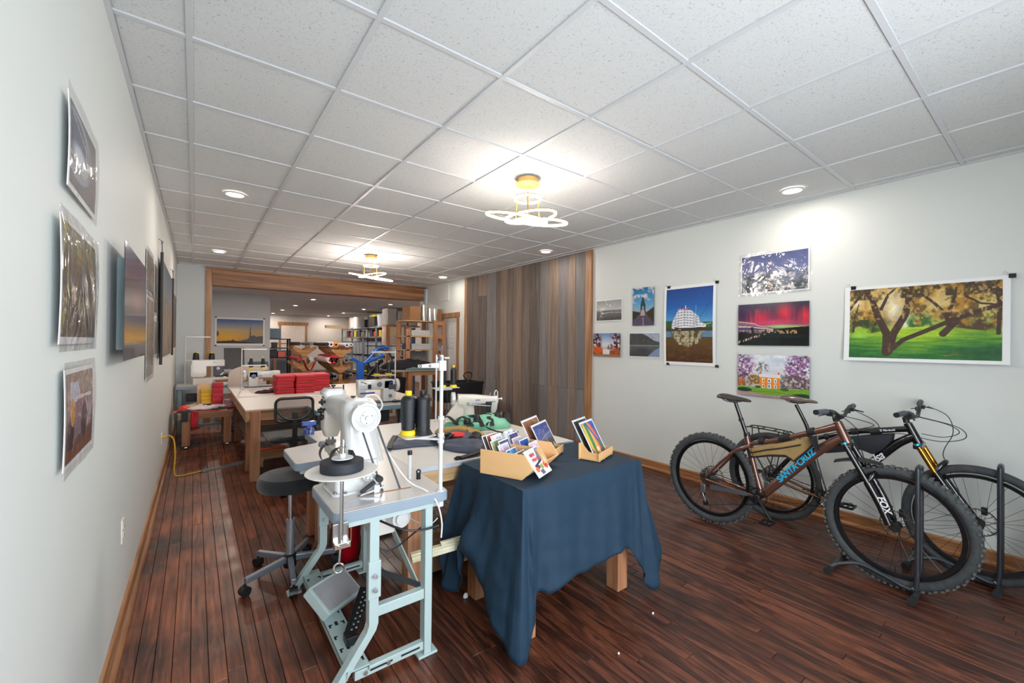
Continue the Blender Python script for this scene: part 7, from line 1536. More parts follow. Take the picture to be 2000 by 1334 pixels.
G().cyl(p(1.80, .170, -.072), p(1.80, .170, -.060), .022, n=14).cyl(p(1.822, .235, -.072), p(1.822, .235, -.060), .018, n=14).build('jockey_wheel', BLKP, t)
cz = [p(1.405, .39, -.045), p(1.60, .41, -.045), p(1.795, .43, -.04)]
for q in ([p(1.405, .390, -.046), p(1.60, .405, -.046), p(1.795, .425, -.042)], [p(1.405, .27, -.046), p(1.6, .215, -.055), p(1.79, .152, -.064)]): G().bar(q[0], q[1], .004, .007, up=(1, 0, 0)).bar(q[1], q[2], .004, .007, up=(1, 0, 0)).build('chain', DARKM, t, smooth=False)
CANV = mat('tan_frame_bag_canvas', (150, 124, 76), rough=.7, var=.1, bump=.5, bscale=22)
bagpoly = [(1.476, .676), (1.38, .722), (1.288, .752), (1.16, .803), (1.043, .854), (1.043, .808), (1.10, .735), (1.172, .650), (1.227, .675), (1.34, .655), (1.463, .612)]
def bagmesh(name, m, t, poly, x, hw, h=.012):
    rs = []
    cy, cz = sum(q[0] for q in poly) / len(poly), sum(q[1] for q in poly) / len(poly)
    for dx, s_ in ((-hw - h, .82), (-hw, .96), (-hw * .5, 1), (hw * .5, 1), (hw, .96), (hw + h, .82)): rs.append([V((x + dx, cy + (a - cy) * s_ + (.0), cz + (b - cz) * s_)) for a, b in poly])
    return G().rings(rs).build(name, m, t, bevel=.003)
fb = bagmesh('frame_bag', CANV, t, bagpoly, XA, .028, .008); fb['label'] = 'tan canvas frame bag'
G().tube([p(a, b, -.033) for a, b in ((1.478, .672), (1.463, .612), (1.34, .652), (1.227, .672), (1.172, .646), (1.10, .731), (1.043, .806), (1.043, .854))], .007, 6).build('bag_piping', WEB, fb)
G().tube([p(a, b, -.038) for a, b in ((1.47, .645), (1.36, .69), (1.25, .727), (1.13, .775))], .006, 6).build('bag_zip', WEB, fb)
G().prism([(0, 0), (.035, .0), (.055, -.09), (.045, -.09)], p(1.075, .85, -.030), V((0, -1, 0)), Z, .05).build('bag_panel', WEB, fb, smooth=False)
for a, b, L_ in ((1.40, .745, .018), (1.245, .800, .034), (1.08, .872, .022)): G().cyl(p(a + L_, b - L_ * .42), p(a - L_, b + L_ * .42), .0255, n=16).build('bag_strap', WEB, fb)
CY = mat('turquoise_decal', (30, 170, 214), rough=.35, var=.02)
dd = (V((0, .925, .875)) - V((0, 1.365, .371))); dd = V((0, 1.00, .80)) - V((0, 1.262, .488)); dd.normalize(); uu = V((0, dd.z, -dd.y)); uu = V((-1, 0, 0)).cross(dd) ; uu = -uu if uu.z < 0 else uu
text('SANTA CRUZ', 'down_tube_letters', CY, t, p(1.262, .472, -.0335), dd, uu, .057, .0006, shear=.15, offset=.0018, spacing=.98)
text('FOX', 'fork_letters', mat('white_decal', (225, 228, 232), rough=.4), t, p(.708, .545, -.0835), V((0, -.40, -.92)), V((0, -.92, .40)), .050, .0005, shear=.2, offset=.0012)
SC_ = mat('grey_tyre_print', (84, 84, 86), rough=.6)
for i, ch in enumerate('SCHWALBE'):
    a = -PI / 2 + (3.5 - i) * -.075 + .12; d = V((0, math.cos(a), math.sin(a))); tg = V((0, -1, 0)) if abs(d.y) < .01 else V((0, d.z, -d.y)); tg = V((0, math.sin(a), -math.cos(a)))
    text(ch, 'tyre_letters', SC_, t, V((XA - .031, .635, .368)) + d * .340, -tg if False else tg * (1 if tg.y < 0 else 1), -d, .022, .0002)
# ---- bicycle two: black mountain bike nearer the wall
XB = 3.95; p = P_(XB)
t = thing('mountain_bike', 'black mountain bike with gold fork legs and rear rack, next to the wall', 'bicycle', (XB, .9, 0), 0, 'bikes parked along the right wall')
wheelset(t, 'rear_wheel', XB, 1.515, .362, .364, .028, cass=True, knobs=False); wheelset(t, 'front_wheel', XB, .335, .362, .364, .026, knobs=False, spin=.2)
tubeR('down_tube', GLB, t, [p(1.135, .30), p(.98, .47), p(.84, .645), p(.72, .79), p(.63, .86)], [.026, .028, .030, .029, .028])
tubeR('top_tube', GLB, t, [p(1.245, .72), p(.99, .825), p(.80, .872), p(.665, .905)], [.016, .018, .020, .022])
tubeR('seat_tube', mat('bare_titanium', (120, 116, 112), rough=.3, metal=.9), t, [p(1.135, .29), p(1.19, .50), p(1.25, .75)], [.020, .017, .017])
tubeR('head_tube', GLB, t, [p(.668, .945), p(.612, .815)], [.024, .028])
for s_ in (-1, 1):
    tubeR('seat_stay', GLB, t, [p(1.24, .70, s_ * .012), p(1.36, .58, s_ * .045), p(1.515, .365, s_ * .062)], [.012, .010, .009])
    tubeR('chain_stay', mat('bronze_stay', (126, 96, 78), rough=.3, metal=.6), t, [p(1.14, .285, s_ * .03), p(1.30, .31, s_ * .05), p(1.515, .36, s_ * .062)], [.015, .011, .009])
    G().cyl(p(.602, .80, s_ * .060), p(.51, .62, s_ * .060), .0165, n=16).build('fork_stanchion', mat('gold_stanchion', (176, 126, 50), rough=.2, metal=.9), t)
    tubeR('fork_leg', GLB, t, [p(.525, .65, s_ * .060), p(.44, .51, s_ * .060), p(.355, .375, s_ * .060)], [.021, .020, .018])
    G().cyl(p(.612, .818, s_ * .060), p(.606, .808, s_ * .060), .018, n=16).build('fork_cap', mat('turquoise_anodised', (40, 170, 210)), t)
G().bar(p(.607, .80, -.075), p(.607, .80, .075), .045, .034).build('fork_crown', GLB, t, bevel=.006)
G().tube(smooth_path([p(.525, .65, -.060), p(.495, .70, -.045), p(.480, .72), p(.495, .70, .045), p(.525, .65, .060)], 5), .015, 10).build('fork_arch', GLB, t)
tubeR('seat_post', GLB, t, [p(1.248, .74), p(1.27, .83), p(1.345, .99)], [.0145, .0140, .0135]); saddle(t, XB, 1.455, 1.19, 1.035, mat('bronze_saddle', (98, 78, 72), rough=.28, coat=.4))
crankset(t, XB, 1.13, .285, -.12 + PI, m=STEEL)
G().cyl(p(.672, .945), p(.68, .985), .018, n=16).bar(p(.678, .975), p(.64, .995), .036, .030).build('stem', BLKP, t, bevel=.004)
cockpit(t, XB, .628, 1.0, .36, .045, zn=-.01, zf=.02)
bb_ = bagmesh('frame_bag', mat('black_frame_bag', (24, 28, 36), rough=.7, bump=.5, bscale=20), t, [(1.165, .652), (1.146, .715), (.993, .79), (.86, .83), (.735, .858), (.74, .812), (.79, .735), (.842, .689), (.916, .710), (.992, .680), (1.136, .636)], XB, .03, .01); bb_['label'] = 'black frame bag'
for a, b, L_ in ((1.13, .765, .015), (.84, .860, .030), (.96, .835, .02)): G().cyl(p(a + L_, b - L_ * .3), p(a - L_, b + L_ * .3), .024, n=16).build('bag_strap', WEB, bb_)
WD = mat('white_decal', (225, 228, 232)); d2 = V((0, -.70, .71)).normalized(); u2 = V((0, .71, .70)).normalized()
text('Salsa', 'down_tube_letters', WD, t, p(.872, .590, -.0315), d2, u2, .078, .0006, shear=.45, offset=.0012, spacing=.9); text('El Mariachi', 'top_tube_letters', WD, t, p(.815, .862, -.0215), V((0, -1, .24)).normalized(), V((0, .24, 1)).normalized(), .020, .0005, shear=.35, offset=.0004)
BX = DARKM
g = G()
for dx in (-.055, .055): g.tube(smooth_path([p(1.33, .70, dx), p(1.40, .745, dx), p(1.68, .758, dx), p(1.73, .735, dx)], 4), .005, 8)
for yy in (1.40, 1.50, 1.60, 1.70): g.cyl(p(yy, .752, -.055), p(yy, .752, .055), .0045, n=8)
g.build('rack_deck', BX, t)
for s_ in (-1, 1): G().tube(smooth_path([p(1.66, .755, s_ * .055), p(1.64, .60, s_ * .085), p(1.60, .50, s_ * .085), p(1.53, .38, s_ * .075)], 4), .0045, 8).tube([p(1.45, .752, s_ * .055), p(1.52, .39, s_ * .075)], .0045, 8).tube([p(1.63, .58, s_ * .085), p(1.48, .60, s_ * .07)], .004, 8).build('rack_leg', BX, t)
for pts in ([p(.58, 1.02, -.22), p(.46, .98, -.12), p(.42, .92, 0), p(.50, .87, .05), p(.60, .88, .02)], [p(.60, 1.05, .22), p(.50, 1.00, .2), p(.46, .90, .1), p(.50, .78, .08), p(.49, .70, .07), p(.40, .45, .07)], [p(.58, 1.02, -.2), p(.42, .96, -.05), p(.40, .88, .05), p(.52, .84, .04), p(.70, .86, .03), p(.85, .83, .03)]):
    G().tube(smooth_path(pts, 6), .0025, 6).build('brake_hose', BLKP, t)
G().obox(p(.315, .435, .055), X, Y, Z, .010, .014, .024).build('brake_caliper', BLKP, t, bevel=.004)
g = G().obox(p(1.535, .285, -.07), X, Y, Z, .010, .020, .035).bar(p(1.545, .26, -.07), p(1.52, .175, -.065), .014, .022, up=(1, 0, 0)); g.build('derailleur', mat('silver_derailleur', (150, 154, 158)), t, bevel=.003)
for q in ([p(1.13, .345, -.046), p(1.515, .415, -.042)], [p(1.13, .225, -.046), p(1.515, .17, -.06)]): G().bar(q[0], q[1], .004, .007, up=(1, 0, 0)).build('chain', DARKM, t, smooth=False)
# ---- floor stands
def floorstand(x, yp, label, top):
    t = thing('bike_stand', label, 'bike stand', (x, yp + .2, 0), 0, 'floor bike stands'); GT = mat('grey_stand_tube', (62, 66, 72), rough=.35, metal=.5, coat=.3); ya = yp + .40
    for yy in (yp, ya):
        o = G().cyl((x - .15, yy, .022), (x + .17, yy, .022), .0155, n=14).build('foot_bar', GT, t)
        for s_ in (x - .165, x + .185): G().cyl((s_ - .022, yy, .022), (s_ + .022, yy, .022), .0215, n=16).build('rubber_cap', RUB, o)
    w = .048
    hoop = smooth_path([(x - w, yp + .02, .045), (x - w, yp, .10), (x - w, yp, top - .06), (x - w * .9, yp, top - .015), (x - w * .4, yp, top), (x + w * .4, yp, top), (x + w * .9, yp, top - .015), (x + w, yp, top - .06), (x + w, yp, .10), (x + w, yp + .02, .045)], 6)
    G().tube(hoop, .0125, 12).build('upright_hoop', GT, t)
    for s_ in (-1, 1): G().tube(smooth_path([(x + s_ * w, yp, .10), (x + s_ * w, yp + .012, .045), (x + s_ * w, yp + .05, .035), (x + s_ * w, yp + .16, .065), (x + s_ * (w + .005), yp + .27, .085), (x + s_ * (w + .04), yp + .36, .06), (x + s_ * (w + .06), ya, .03)], 6), .0115, 10).build('side_rail', GT, t)
floorstand(XA, .530, 'grey tube floor stand holding the brown bike\'s front wheel', .757)
floorstand(XB, .245, 'grey tube floor stand holding the black bike\'s front wheel', .748)
# ---------------------------------------------------------------- toward the back: rack, bench, cart, blue stand
t = thing('wooden_rack', 'tall home-made wooden rack with ladder end beside the panelled door', 'shelving', (3.9, 8.5, 0))
G().box(4.0, 4.10, 8.02, 8.06, 0, 1.935).build('upright', FIR, t, smooth=False, bevel=.003); G().box(4.20, 4.29, 8.02, 8.06, 0, 1.935).build('upright', FIR, t, smooth=False, bevel=.003)
for z in (.35, .75, 1.15, 1.55, 1.84): G().box(4.10, 4.20, 8.025, 8.055, z, z + .08).build('rung', FIRX, t, smooth=False)
for z in (.98, 1.30, 1.58, 1.90): G().box(3.42, 4.29, 8.07, 8.62, z, z + .02).build('shelf', PINE, t, smooth=False)
for x in (3.42, 4.0): G().box(x, x + .09, 8.58, 8.62, 0, 1.9).build('upright', FIR, t, smooth=False, bevel=.002)
G().box(3.42, 3.50, 8.07, 8.10, .98, 1.74).build('upright', FIR, t, smooth=False, bevel=.002)
KRAFT = mat('brown_cardboard', (150, 108, 70), rough=.8, var=.06); CLR = glass_film('clear_bin_plastic', (.93, .95, .97), wrinkle=.3, scale=8, rough=.12, amount=.22)
def boxo(name, label, cat, m, x0, x1, y0, y1, z0, z1, grp=None, bevel=.006):
    o = G().box(x0, x1, y0, y1, z0, z1).build(name, m, None, smooth=False, bevel=bevel, origin=((x0 + x1) / 2, (y0 + y1) / 2, z0)); return tag(o, label, cat, grp)
boxo('cardboard_box', 'brown cardboard box on top of the wooden rack, left of the shiny rolls', 'box', KRAFT, 3.50, 3.74, 8.1, 8.5, 1.922, 2.21); boxo('cardboard_box', 'brown cardboard box at the right end of the wooden rack\'s top', 'box', KRAFT, 4.12, 4.29, 8.22, 8.55, 1.922, 2.20)
for i, (x, r, h, lb) in enumerate(((3.83, .065, .34, 'tall shiny clear roll standing on the wooden rack'), (3.97, .062, .27, 'middle shiny film roll on the wooden rack'), (4.08, .055, .27, 'right shiny film roll on the wooden rack'))):
    G_ = G().lathe([(.0, 0), (r, 0)] + [(r + .0015 * (k % 2), h * (k + .5) / 14) for k in range(14)] + [(r, h), (.02, h), (0, h)], (x, 8.14, 1.921), n=24); o = G_.build('film_roll', mat('shiny_film', (190, 188, 184), rough=.12, metal=.7, var=.1), None, origin=(x, 8.14, 1.921)); tag(o, lb, 'film roll', 'shiny film rolls on the wooden rack')
boxo('plastic_pack', 'clear-wrapped white packs on the wooden rack\'s upper shelf', 'pack', mat('wrapped_white', (196, 194, 192), rough=.3), 3.55, 3.95, 8.1, 8.4, 1.602, 1.72); boxo('plastic_pack', 'heap of clear white plastic bags on the rack\'s middle shelf', 'pack', mat('clear_white_bags', (186, 190, 192), rough=.3, bump=.6, bscale=20), 3.55, 3.98, 8.1, 8.45, 1.322, 1.44)
boxo('blue_carton', 'small dark blue carton at the left of the rack\'s middle shelf', 'box', mat('navy_carton', (24, 50, 88), rough=.5), 3.43, 3.54, 8.15, 8.3, 1.322, 1.45); boxo('grey_sheet_stack', 'grey sheets leaning upright under the rack\'s middle shelf', 'sheets', mat('grey_plastic_sheet', (124, 122, 122), rough=.4), 3.55, 3.97, 8.3, 8.36, 1.0, 1.28)
t = thing('work_bench', 'plain wooden bench heaped with black trousers before the wooden rack', 'bench', (3.4, 7.9, 0))
slab('benchtop', mat('grey_benchtop', (150, 150, 146), rough=.5), [(2.98, 7.62), (3.98, 7.62), (3.98, 8.0), (3.0, 8.6)], .905, .925, t, smooth=False)
G().box(3.29, 3.37, 7.64, 7.70, 0, .905).build('leg', FIR, t, smooth=False); G().box(3.88, 3.96, 7.64, 7.70, 0, .905).build('leg', FIR, t, smooth=False); G().box(3.37, 3.88, 7.65, 7.69, .82, .905).build('apron', FIRX, t, smooth=False); G().box(3.0, 3.06, 8.4, 8.46, 0, .905).build('leg', FIR, t, smooth=False)
G().box(3.0, 3.95, 7.68, 8.0, .30, .32).build('lower_shelf', FIRX, t, smooth=False); G().box(3.02, 3.3, 7.66, 7.69, .34, .42).build('lower_rail', FIRX, t, smooth=False)
g = G(); pillow(g, [(3.02, 8.4), (3.1, 7.95), (3.45, 7.72), (3.85, 7.75), (3.9, 8.0), (3.5, 8.1)], .926, .17, 5, wob=.03, rough=.02); o = g.build('folded_trousers', mat('black_cloth', (24, 22, 28), rough=.9, var=.2), None, origin=(3.4, 7.9, .926)); tag(o, 'heap of black trousers on the plain wooden bench', 'clothes')
g = G(); pillow(g, [(3.3, 7.66), (3.35, 7.80), (3.9, 7.80), (3.92, 7.66)], .926, .05, 6); o = g.build('folded_fabric', mat('grey_green_cloth', (92, 112, 112), rough=.8), None, origin=(3.6, 7.7, .926)); tag(o, 'grey-green cloth at the front edge of the plain bench', 'fabric')
o = G().rings([[V((3.15 + px, 7.85 + py, z)) for px, py in rrect(-w, w, -w, w, .05)] for z, w in ((.322, .11), (.78, .14))]).build('black_bin', BLKP, None, origin=(3.15, 7.85, .322)); tag(o, 'black plastic bin under the plain wooden bench', 'bin')
boxo('paper_tray', 'grey tray on the shelf under the plain bench', 'tray', mat('grey_tray', (130, 134, 138), rough=.5), 3.45, 3.8, 7.75, 7.95, .322, .42)
# black cart with looped handle
t = thing('utility_cart', 'black plastic cart with a looped handle before the grey plank panel', 'cart', (3.55, 6.1, 0))
cx0, cx1, cy0, cy1 = 3.12, 3.86, 5.85, 6.35
G().rings([[V(((cx0 + cx1) / 2 + px, (cy0 + cy1) / 2 + py, z)) for px, py in rrect(-(cx1 - cx0) / 2 * s_, (cx1 - cx0) / 2 * s_, -(cy1 - cy0) / 2 * s_, (cy1 - cy0) / 2 * s_, .04)] for z, s_ in ((.52, .90), (.52, .93), (.78, .98), (.80, .98), (.80, 1.02), (.825, 1.02), (.825, .96), (.55, .88))], cap=False).build('top_tub', BLKP, t)
G().box(cx0 + .05, cx1 - .05, cy0 + .03, cy1 - .03, .52, .56).build('tub_floor', BLKP, t, smooth=False); G().rings([[V(((cx0 + cx1) / 2 + px, (cy0 + cy1) / 2 + py, z)) for px, py in rrect(-.34, .34, -.22, .22, .04)] for z in (.14, .24)]).build('lower_shelf', BLKP, t)
for x in (cx0 + .06, cx1 - .06):
    for y in (cy0 + .05, cy1 - .05): G().cyl((x, y, .10), (x, y, .55), .014).build('upright', STEEL, t); G().cyl((x - .015, y, .045), (x + .015, y, .045), .045).build('wheel', RUB, t)
G().tube(smooth_path([(3.60, 5.95, .56), (3.605, 5.93, .80), (3.60, 5.92, .865), (3.645, 5.92, .93), (3.63, 5.92, .975), (3.56, 5.92, .985), (3.50, 5.92, .955), (3.505, 5.92, .91), (3.55, 5.92, .875)], 6), .0095, 8).build('looped_handle', DARKM, t)
# blue folding frame with a dark wheel behind it
BLU = mat('bright_blue_paint', (16, 92, 186), rough=.35, coat=.3)
t = thing('repair_stand', 'bright blue steel frame with bent arms beyond the middle sewing machine', 'stand', (2.65, 8.1, 0))
G().box(2.43, 2.55, 7.98, 8.08, 0, 1.08).build('post', BLU, t, smooth=False, bevel=.01)
G().bar((2.32, 8.0, 1.16), (2.52, 8.02, 1.05), .05, .05).build('arm', BLU, t, smooth=False, bevel=.006); G().tube(smooth_path([(2.55, 8.0, 1.07), (2.68, 8.0, 1.19), (2.79, 8.0, 1.32), (2.90, 8.0, 1.355), (2.99, 8.0, 1.355), (3.02, 8.0, 1.33)], 4), .030, 8).build('arm', BLU, t)
G().cyl((2.55, 8.0, 1.06), (2.90, 8.0, 1.20), .030, n=10).build('arm', BLU, t); G().cyl((2.9, 8.0, 1.20), (2.915, 8.0, 1.205), .04, n=12).build('end_plate', BLU, t)
G().box(2.40, 2.46, 8.1, 8.2, .93, .95).box(2.56, 2.64, 8.1, 8.2, .90, .92).build('yellow_clip', YEL, t, smooth=False)
t = thing('exercise_wheel', 'dark wheel with spokes standing behind the bright blue frame', 'wheel', (2.95, 8.3, .6))
G().torus((2.98, 8.32, 1.08), (.2, 1, 0), .23, .014, 40, 8).build('tyre', RUB, t); g = G()
for k in range(12): a = k * PI / 6; g.cyl((2.98, 8.32, 1.08), (2.98 + .22 * math.cos(a), 8.32 - .2 * .22 * math.cos(a), 1.08 + .22 * math.sin(a)), .003, n=5)
stuff(g.build('spokes', STEEL, t)); G().cyl((2.98, 8.38, 1.08), (2.98, 8.26, 1.08), .04).build('hub', DARKM, t)
G().bar((2.98, 8.32, 1.08), (2.72, 8.25, .80), .05, .05).bar((2.72, 8.25, .80), (2.66, 8.2, .0), .06, .06).bar((2.72, 8.25, .82), (3.1, 8.2, .0), .05, .05).build('support', DARKM, t, smooth=False)
# ---------------------------------------------------------------- fabric roll rack
PLY = wood('ply_rack', (140, 98, 60), (176, 130, 84), (196, 150, 104), axis=0, rough=.6, scale=.4, bump=.05)
t = thing('roll_rack', 'plywood rack of V-shaped arms loaded with coloured fabric rolls', 'rack', (3.0, 12.2, 0)); RR = t
for y, cx_ in [(11.9 + k * .42, 3.17) for k in range(4)] + [(12.9, 2.46), (13.7, 2.46)]:
    G().box(cx_ - .05, cx_ + .05, y, y + .03, 0, 1.22).build('post', PLY, t, smooth=False)
    for z in (.36, .78, 1.20): G().prism([(-.30, .06), (-.30, .12), (-.27, .13), (-.05, .03), (.05, .03), (.27, .13), (.30, .12), (.30, .06), (.04, -.16), (-.04, -.16)], (cx_, y, z), X, Z, .025).build('arm', PLY, t, smooth=False)
ROLLS = [(-.24, 1.355, .045, 'white', 'white fabric roll with a blue core on the rack\'s top tier'), (-.13, 1.345, .042, 'orange', 'orange fabric roll on the rack\'s top tier'), (.12, 1.335, .036, 'white', 'white roll end at the right of the top tier'), (.22, 1.35, .032, 'light', 'light grey roll end at the far right of the top tier'), (-.33, 1.36, .03, 'black', 'long black roll lying along the rack\'s top left'),
         (-.26, .93, .05, 'pinkw', 'white fabric roll below the red one on the middle tier'), (-.17, .955, .07, 'red', 'bright red fabric roll on the middle tier'), (-.09, .92, .045, 'green', 'olive green roll on the middle tier'), (.11, .925, .045, 'grey', 'grey roll on the middle tier\'s right side'), (.22, .935, .04, 'teal', 'grey-teal roll at the middle tier\'s right end'),
         (-.25, .50, .05, 'black', 'black roll with a white core on the bottom tier'), (-.15, .50, .055, 'grey', 'grey roll on the bottom tier'), (.12, .50, .05, 'black', 'dark roll on the bottom tier\'s right side'), (.22, .51, .04, 'grey', 'dark grey roll at the bottom tier\'s right end')]
RC = {'white': (206, 200, 206), 'orange': (216, 126, 40), 'light': (196, 198, 200), 'black': (28, 28, 32), 'pinkw': (216, 190, 194), 'red': (190, 26, 36), 'green': (84, 92, 84), 'grey': (112, 114, 116), 'teal': (104, 130, 134)}
for dx, z, r, c, lb in ROLLS:
    r *= 1.6; z += .035; a, b = V((3.17 + dx * 1.12, 11.82, z)), V((3.17 + dx * 1.12, 13.35, z)); t = thing('fabric_roll', lb, 'fabric roll', a, 0, 'fabric rolls on the plywood rack')
    m = mat('roll_' + c, RC[c], rough=.6, var=.08)
    d = (b - a).normalized(); G().lathe([(r * .4, 0), (r, 0), (r, (b - a).length), (0, (b - a).length)], a, d, 22, cap=False).build('wound_fabric', m, t); G().lathe([(r * .42, -.004), (r * .30, -.004), (r * .30, .05), (0, .05)], a, d, 18, cap=False).build('core', mat('dark_core', (24, 24, 30), rough=.6), t)
# red loop hanging from the left end
o = G().rings([[V((2.30 + .28 * u, 12.1 + w * .25, .98 - .28 * math.sin(u * PI * .9) - (.03 if w else 0))) for w in (0, 1)] for u in np.linspace(0, 1, 12)], cap=False).build('draped_fabric', mat('roll_red', (190, 26, 36)), None, solid=.01, origin=(2.4, 12.1, .9)); tag(o, 'loose red fabric sagging from the left end of the roll rack', 'fabric')
for a, b, z, c, lb in (((2.30, 12.8), (2.30, 14.0), .975, 'red', 'red fabric roll at the roll rack\'s left, over the sagging cloth'), ((2.62, 12.8), (2.62, 14.0), .97, 'white', 'pale roll on the left arms of the roll rack, middle tier'), ((2.30, 12.8), (2.30, 14.0), 1.395, 'black', 'black roll at the top left of the roll rack'), ((2.62, 12.8), (2.62, 14.0), 1.395, 'grey', 'grey roll on the left arms of the roll rack, top tier')):
    o = G().cyl((*a, z), (*b, z), .05, n=18).build('fabric_roll', mat('roll_' + c, RC[c]), None, origin=(*a, z)); tag(o, lb, 'fabric roll', 'loose fabric rolls')
# ---------------------------------------------------------------- metal shelves along the right side of the back room
SHM = mat('grey_shelf_steel', (150, 154, 160), rough=.4, metal=.3); BINB = mat('blue_bin_lid', (70, 116, 180), rough=.4); BINC = mat('frosted_bin', (176, 184, 196), rough=.3, var=.06)
BW = mat('grey_storage_contents', (130, 132, 138), rough=.6, var=.4, scale=6)
def bin_(x, y, z, w, d, h, label, lid=BINB, body=None):
    t = thing('storage_bin', label, 'bin', (x, y, z), 0, 'lidded storage bins on the metal shelves')
    G().rings([[V((x + px, y + py, zz)) for px, py in rrect(-w / 2 * s_, w / 2 * s_, -d / 2 * s_, d / 2 * s_, .03)] for zz, s_ in ((z, .90), (z + h * .93, .98))]).build('tub', body or BINC, t)
    G().rings([[V((x + px, y + py, zz)) for px, py in rrect(-w / 2 * s_, w / 2 * s_, -d / 2 * s_, d / 2 * s_, .03)] for zz, s_ in ((z + h * .93, 1.02), (z + h * .98, 1.02), (z + h, .96))]).build('lid', lid, t)
units = [(15.3, 16.9), (16.95, 18.55), (18.6, 20.2), (20.25, 21.9)]
pos_n = ('nearest', 'second', 'third', 'farthest')
for k, (ya, yb2) in enumerate(units):
    t = thing('metal_shelves', 'grey metal shelving unit in the back room, %s of the row' % pos_n[k], 'shelving', (6.05, (ya + yb2) / 2, 0), 0, 'metal shelving units')
    for x in (5.86, 6.36):
        for y in (ya, yb2 - .05): G().box(x, x + .05, y, y + .05, 0, 2.12).build('upright', SHM, t, smooth=False)
    for z in (.10, .50, .96, 1.68, 2.08): G().box(5.86, 6.41, ya, yb2, z - .04, z).build('shelf', SHM, t, smooth=False)
    for j in range(3):
        yy = ya + .28 + j * .52
        for z, h in ((.962, .52), (.502, .36)): bin_(6.12, yy, z + .001, .48, .46, h, 'clear bin with blue lid on the %s metal unit, %s place, %s shelf' % (pos_n[k], ('near', 'middle', 'far')[j], 'chest-high' if z > .9 else 'knee-high'))
        cc_ = [(176, 150, 120), (206, 208, 210), (70, 84, 110), (200, 60, 50), (220, 190, 70), (60, 60, 66)][(k * 3 + j * 2) % 6]
        boxo('supply_box', 'small box on the eye-level shelf of the %s metal unit, %s place' % (pos_n[k], ('near', 'middle', 'far')[j]), 'box', mat('supply_%d' % ((k * 3 + j * 2) % 6), cc_, rough=.5), 5.92, 6.25, yy - .18, yy + .14, 1.681, 1.681 + (.22, .30, .26)[j], 'supplies on the eye-level shelves')
for y, w, h, lb in ((15.7, .62, .56, 'large clear tote with blue lid on top of the shelves, nearest'), (16.5, .62, .52, 'large clear tote on top of the shelves, second'), ): bin_(6.12, y, 2.081, .5, .74, h, lb)
boxo('tool_case', 'black and yellow tool case on top of the metal shelves', 'case', mat('black_yellow_case', (44, 42, 34), rough=.5), 5.92, 6.3, 17.3, 18.1, 2.081, 2.52); boxo('case_lid', 'yellow lid on the black tool case on the shelves', 'lid', YEL, 5.92, 6.3, 17.3, 17.8, 2.522, 2.60)
boxo('black_bag', 'black bag on top of the metal shelves beside the white bucket', 'bag', BLKF, 5.92, 6.3, 18.5, 19.1, 2.081, 2.45, bevel=.06)
for y, lb in ((19.9, 'white bucket roll on top of the metal shelves, nearer'), (20.6, 'white bucket roll on top of the metal shelves, farther')): o = G().lathe([(0, 0), (.22, 0), (.24, .52), (0, .52)], (6.1, y, 2.081), n=24).build('white_drum', mat('white_drum_plastic', (226, 222, 214), rough=.35), None, origin=(6.1, y, 2.081)); tag(o, lb, 'drum', 'white drums on the shelves')
boxo('long_tube_box', 'long pale tube sticking out from the far end of the metal shelves', 'tube', mat('pale_tube', (226, 200, 160), rough=.6), 4.95, 5.9, 21.2, 21.4, 2.10, 2.24)
# hanging canvas bags and wrapped goods between the shelves and the wooden rack
t = thing('garment_rail', 'dark rail carrying white bags between the metal shelves and wooden rack', 'rail', (4.3, 11.0, 0))
G().cyl((3.55, 11.0, 1.36), (5.2, 11.0, 1.36), .012).cyl((3.6, 11.0, 0), (3.6, 11.0, 1.36), .012).cyl((5.15, 11.0, 0), (5.15, 11.0, 2.26), .012).cyl((3.6, 11.0, 1.3), (3.6, 11.0, 2.26), .012).cyl((3.6, 11.1, 2.25), (5.15, 11.1, 2.25), .012).build('rail_frame', DARKM, t)
for x0, x1, z0, z1, c, lb in ((4.02, 4.48, 1.40, 1.98, (206, 194, 182), 'white cloth bag with a round yellow patch hanging by cords'), (4.52, 4.86, 1.42, 2.0, (188, 186, 188), 'pale grey cloth bag hanging beside the patched one')):
    t = thing('hanging_bag', lb, 'bag', ((x0 + x1) / 2, 11.1, z0), 0, 'cloth bags hanging past the rail'); G().rings([[V(((x0 + x1) / 2 + px, 11.1 + py, z)) for px, py in rrect(-(x1 - x0) / 2 * s_, (x1 - x0) / 2 * s_, -.08 * s_, .08 * s_, .04)] for z, s_ in ((z0, .9), (z0 + .1, 1), (z1 - .1, .95), (z1, .8))]).build('body', mat('cloth_%d' % int(x0 * 10), c, rough=.8), t)
    for q in (-.06, .06): G().cyl(((x0 + x1) / 2 + q, 11.1, z1), ((x0 + x1) / 2 + q, 11.1, z1 + .25), .005, n=6).build('cord', DARKM, t)
    if x0 < 4.1: G().lathe([(0, 0), (.12, 0), (.12, .004), (0, .004)], (4.25, 11.018, 1.76), (0, -1, 0), 24).build('round_patch', mat('pale_yellow_patch', (216, 204, 156), rough=.7), t)
t = thing('partition_board', 'narrow upright blue board beside the hanging cloth bags', 'board', (4.62, 10.5, 1.2)); G().box(4.60, 4.70, 10.5, 10.56, 0, 1.85).build('panel_board', mat('slate_blue_panel', (74, 88, 124), rough=.5), t, smooth=False)
t = thing('wrapped_stack', 'stack of grey plastic-wrapped parcels on tall wooden shelves past the beam', 'parcels', (4.4, 10.0, 0))
for x in (3.72, 4.2): G().box(x, x + .09, 10.0, 10.06, 0, 1.86).build('upright', FIR, t, smooth=False)
G().box(3.72, 4.75, 10.0, 10.5, 1.86, 1.88).build('shelf', FIRX, t, smooth=False)
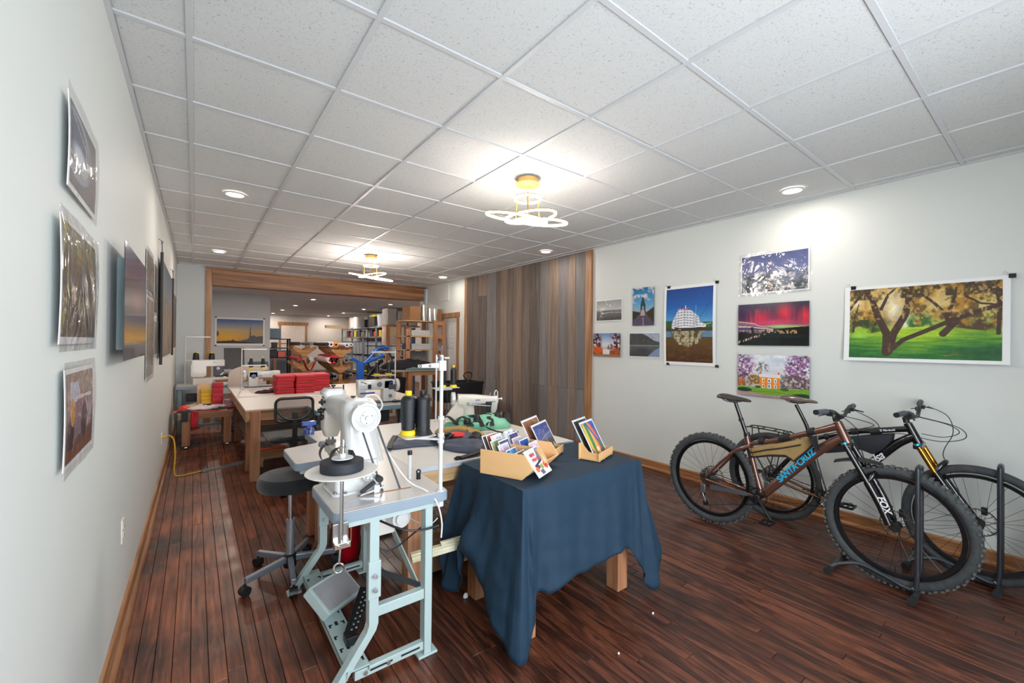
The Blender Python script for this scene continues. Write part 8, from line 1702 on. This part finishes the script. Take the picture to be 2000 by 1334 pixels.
for k in range(3): G().box(3.75 + .28 * k, 4.0 + .28 * k, 10.05, 10.4, 1.882, 2.30 - .06 * k).build('parcel', mat('grey_wrap', (150, 146, 144), rough=.25, bump=.8, bscale=14), t, smooth=False, bevel=.02)
# ---------------------------------------------------------------- far left of the back room: black shelf unit, red table, far bench
t = thing('black_shelf_unit', 'black metal shelf unit by the edge of the sunset-print wall', 'shelving', (2.1, 15.3, 0)); BK = DARKM
for x in (1.80, 2.42):
    for y in (15.1, 15.5): G().box(x, x + .05, y, y + .05, 0, 1.54).build('upright', BK, t, smooth=False)
for z in (.35, .95, 1.25, 1.54): G().box(1.80, 2.47, 15.1, 15.55, z - .03, z).build('shelf', BK, t, smooth=False)
boxo('organizer', 'blue-grey drawer organizer on top of the black shelf unit', 'organizer', mat('blue_grey_organizer', (86, 104, 122), rough=.5), 1.80, 2.2, 15.15, 15.5, 1.541, 1.86); boxo('black_case', 'black case on the upper shelf of the black unit', 'case', BLKP, 1.82, 2.1, 15.15, 15.5, .951, 1.20); boxo('red_box', 'small red and blue box on the black shelf unit', 'box', mat('salmon_box', (206, 96, 80), rough=.5), 2.12, 2.32, 15.15, 15.4, .951, 1.12); boxo('black_speaker', 'small black box on the top shelf of the black unit', 'box', BLKP, 1.95, 2.1, 15.15, 15.35, 1.251, 1.42)
t = thing('red_table', 'low dark table with a red cloth top behind the red bags', 'table', (1.9, 9.6, 0))
G().box(1.32, 2.10, 9.5, 9.9, .70, .79).build('red_cover', RED, t, smooth=False, bevel=.01)
for x in (1.35, 2.0): G().box(x, x + .05, 9.55, 9.6, 0, .70).build('leg', BLKP, t, smooth=False)
t = thing('far_bench', 'thin wooden bench standing before the far blank door', 'bench', (3.3, 20.0, 0))
G().box(2.6, 4.1, 20.0, 20.6, 1.33, 1.38).build('benchtop', FIRX, t, smooth=False); G().box(3.30, 3.42, 20.05, 20.15, 0, 1.33).build('leg', FIR, t, smooth=False); G().box(2.65, 2.75, 20.05, 20.15, 0, 1.33).build('leg', FIR, t, smooth=False)
boxo('grey_cabinet', 'grey cabinet low in front of the far wall', 'cabinet', mat('grey_cabinet', (104, 112, 126), rough=.5), 2.7, 4.0, 21.0, 21.6, 0, 1.05)
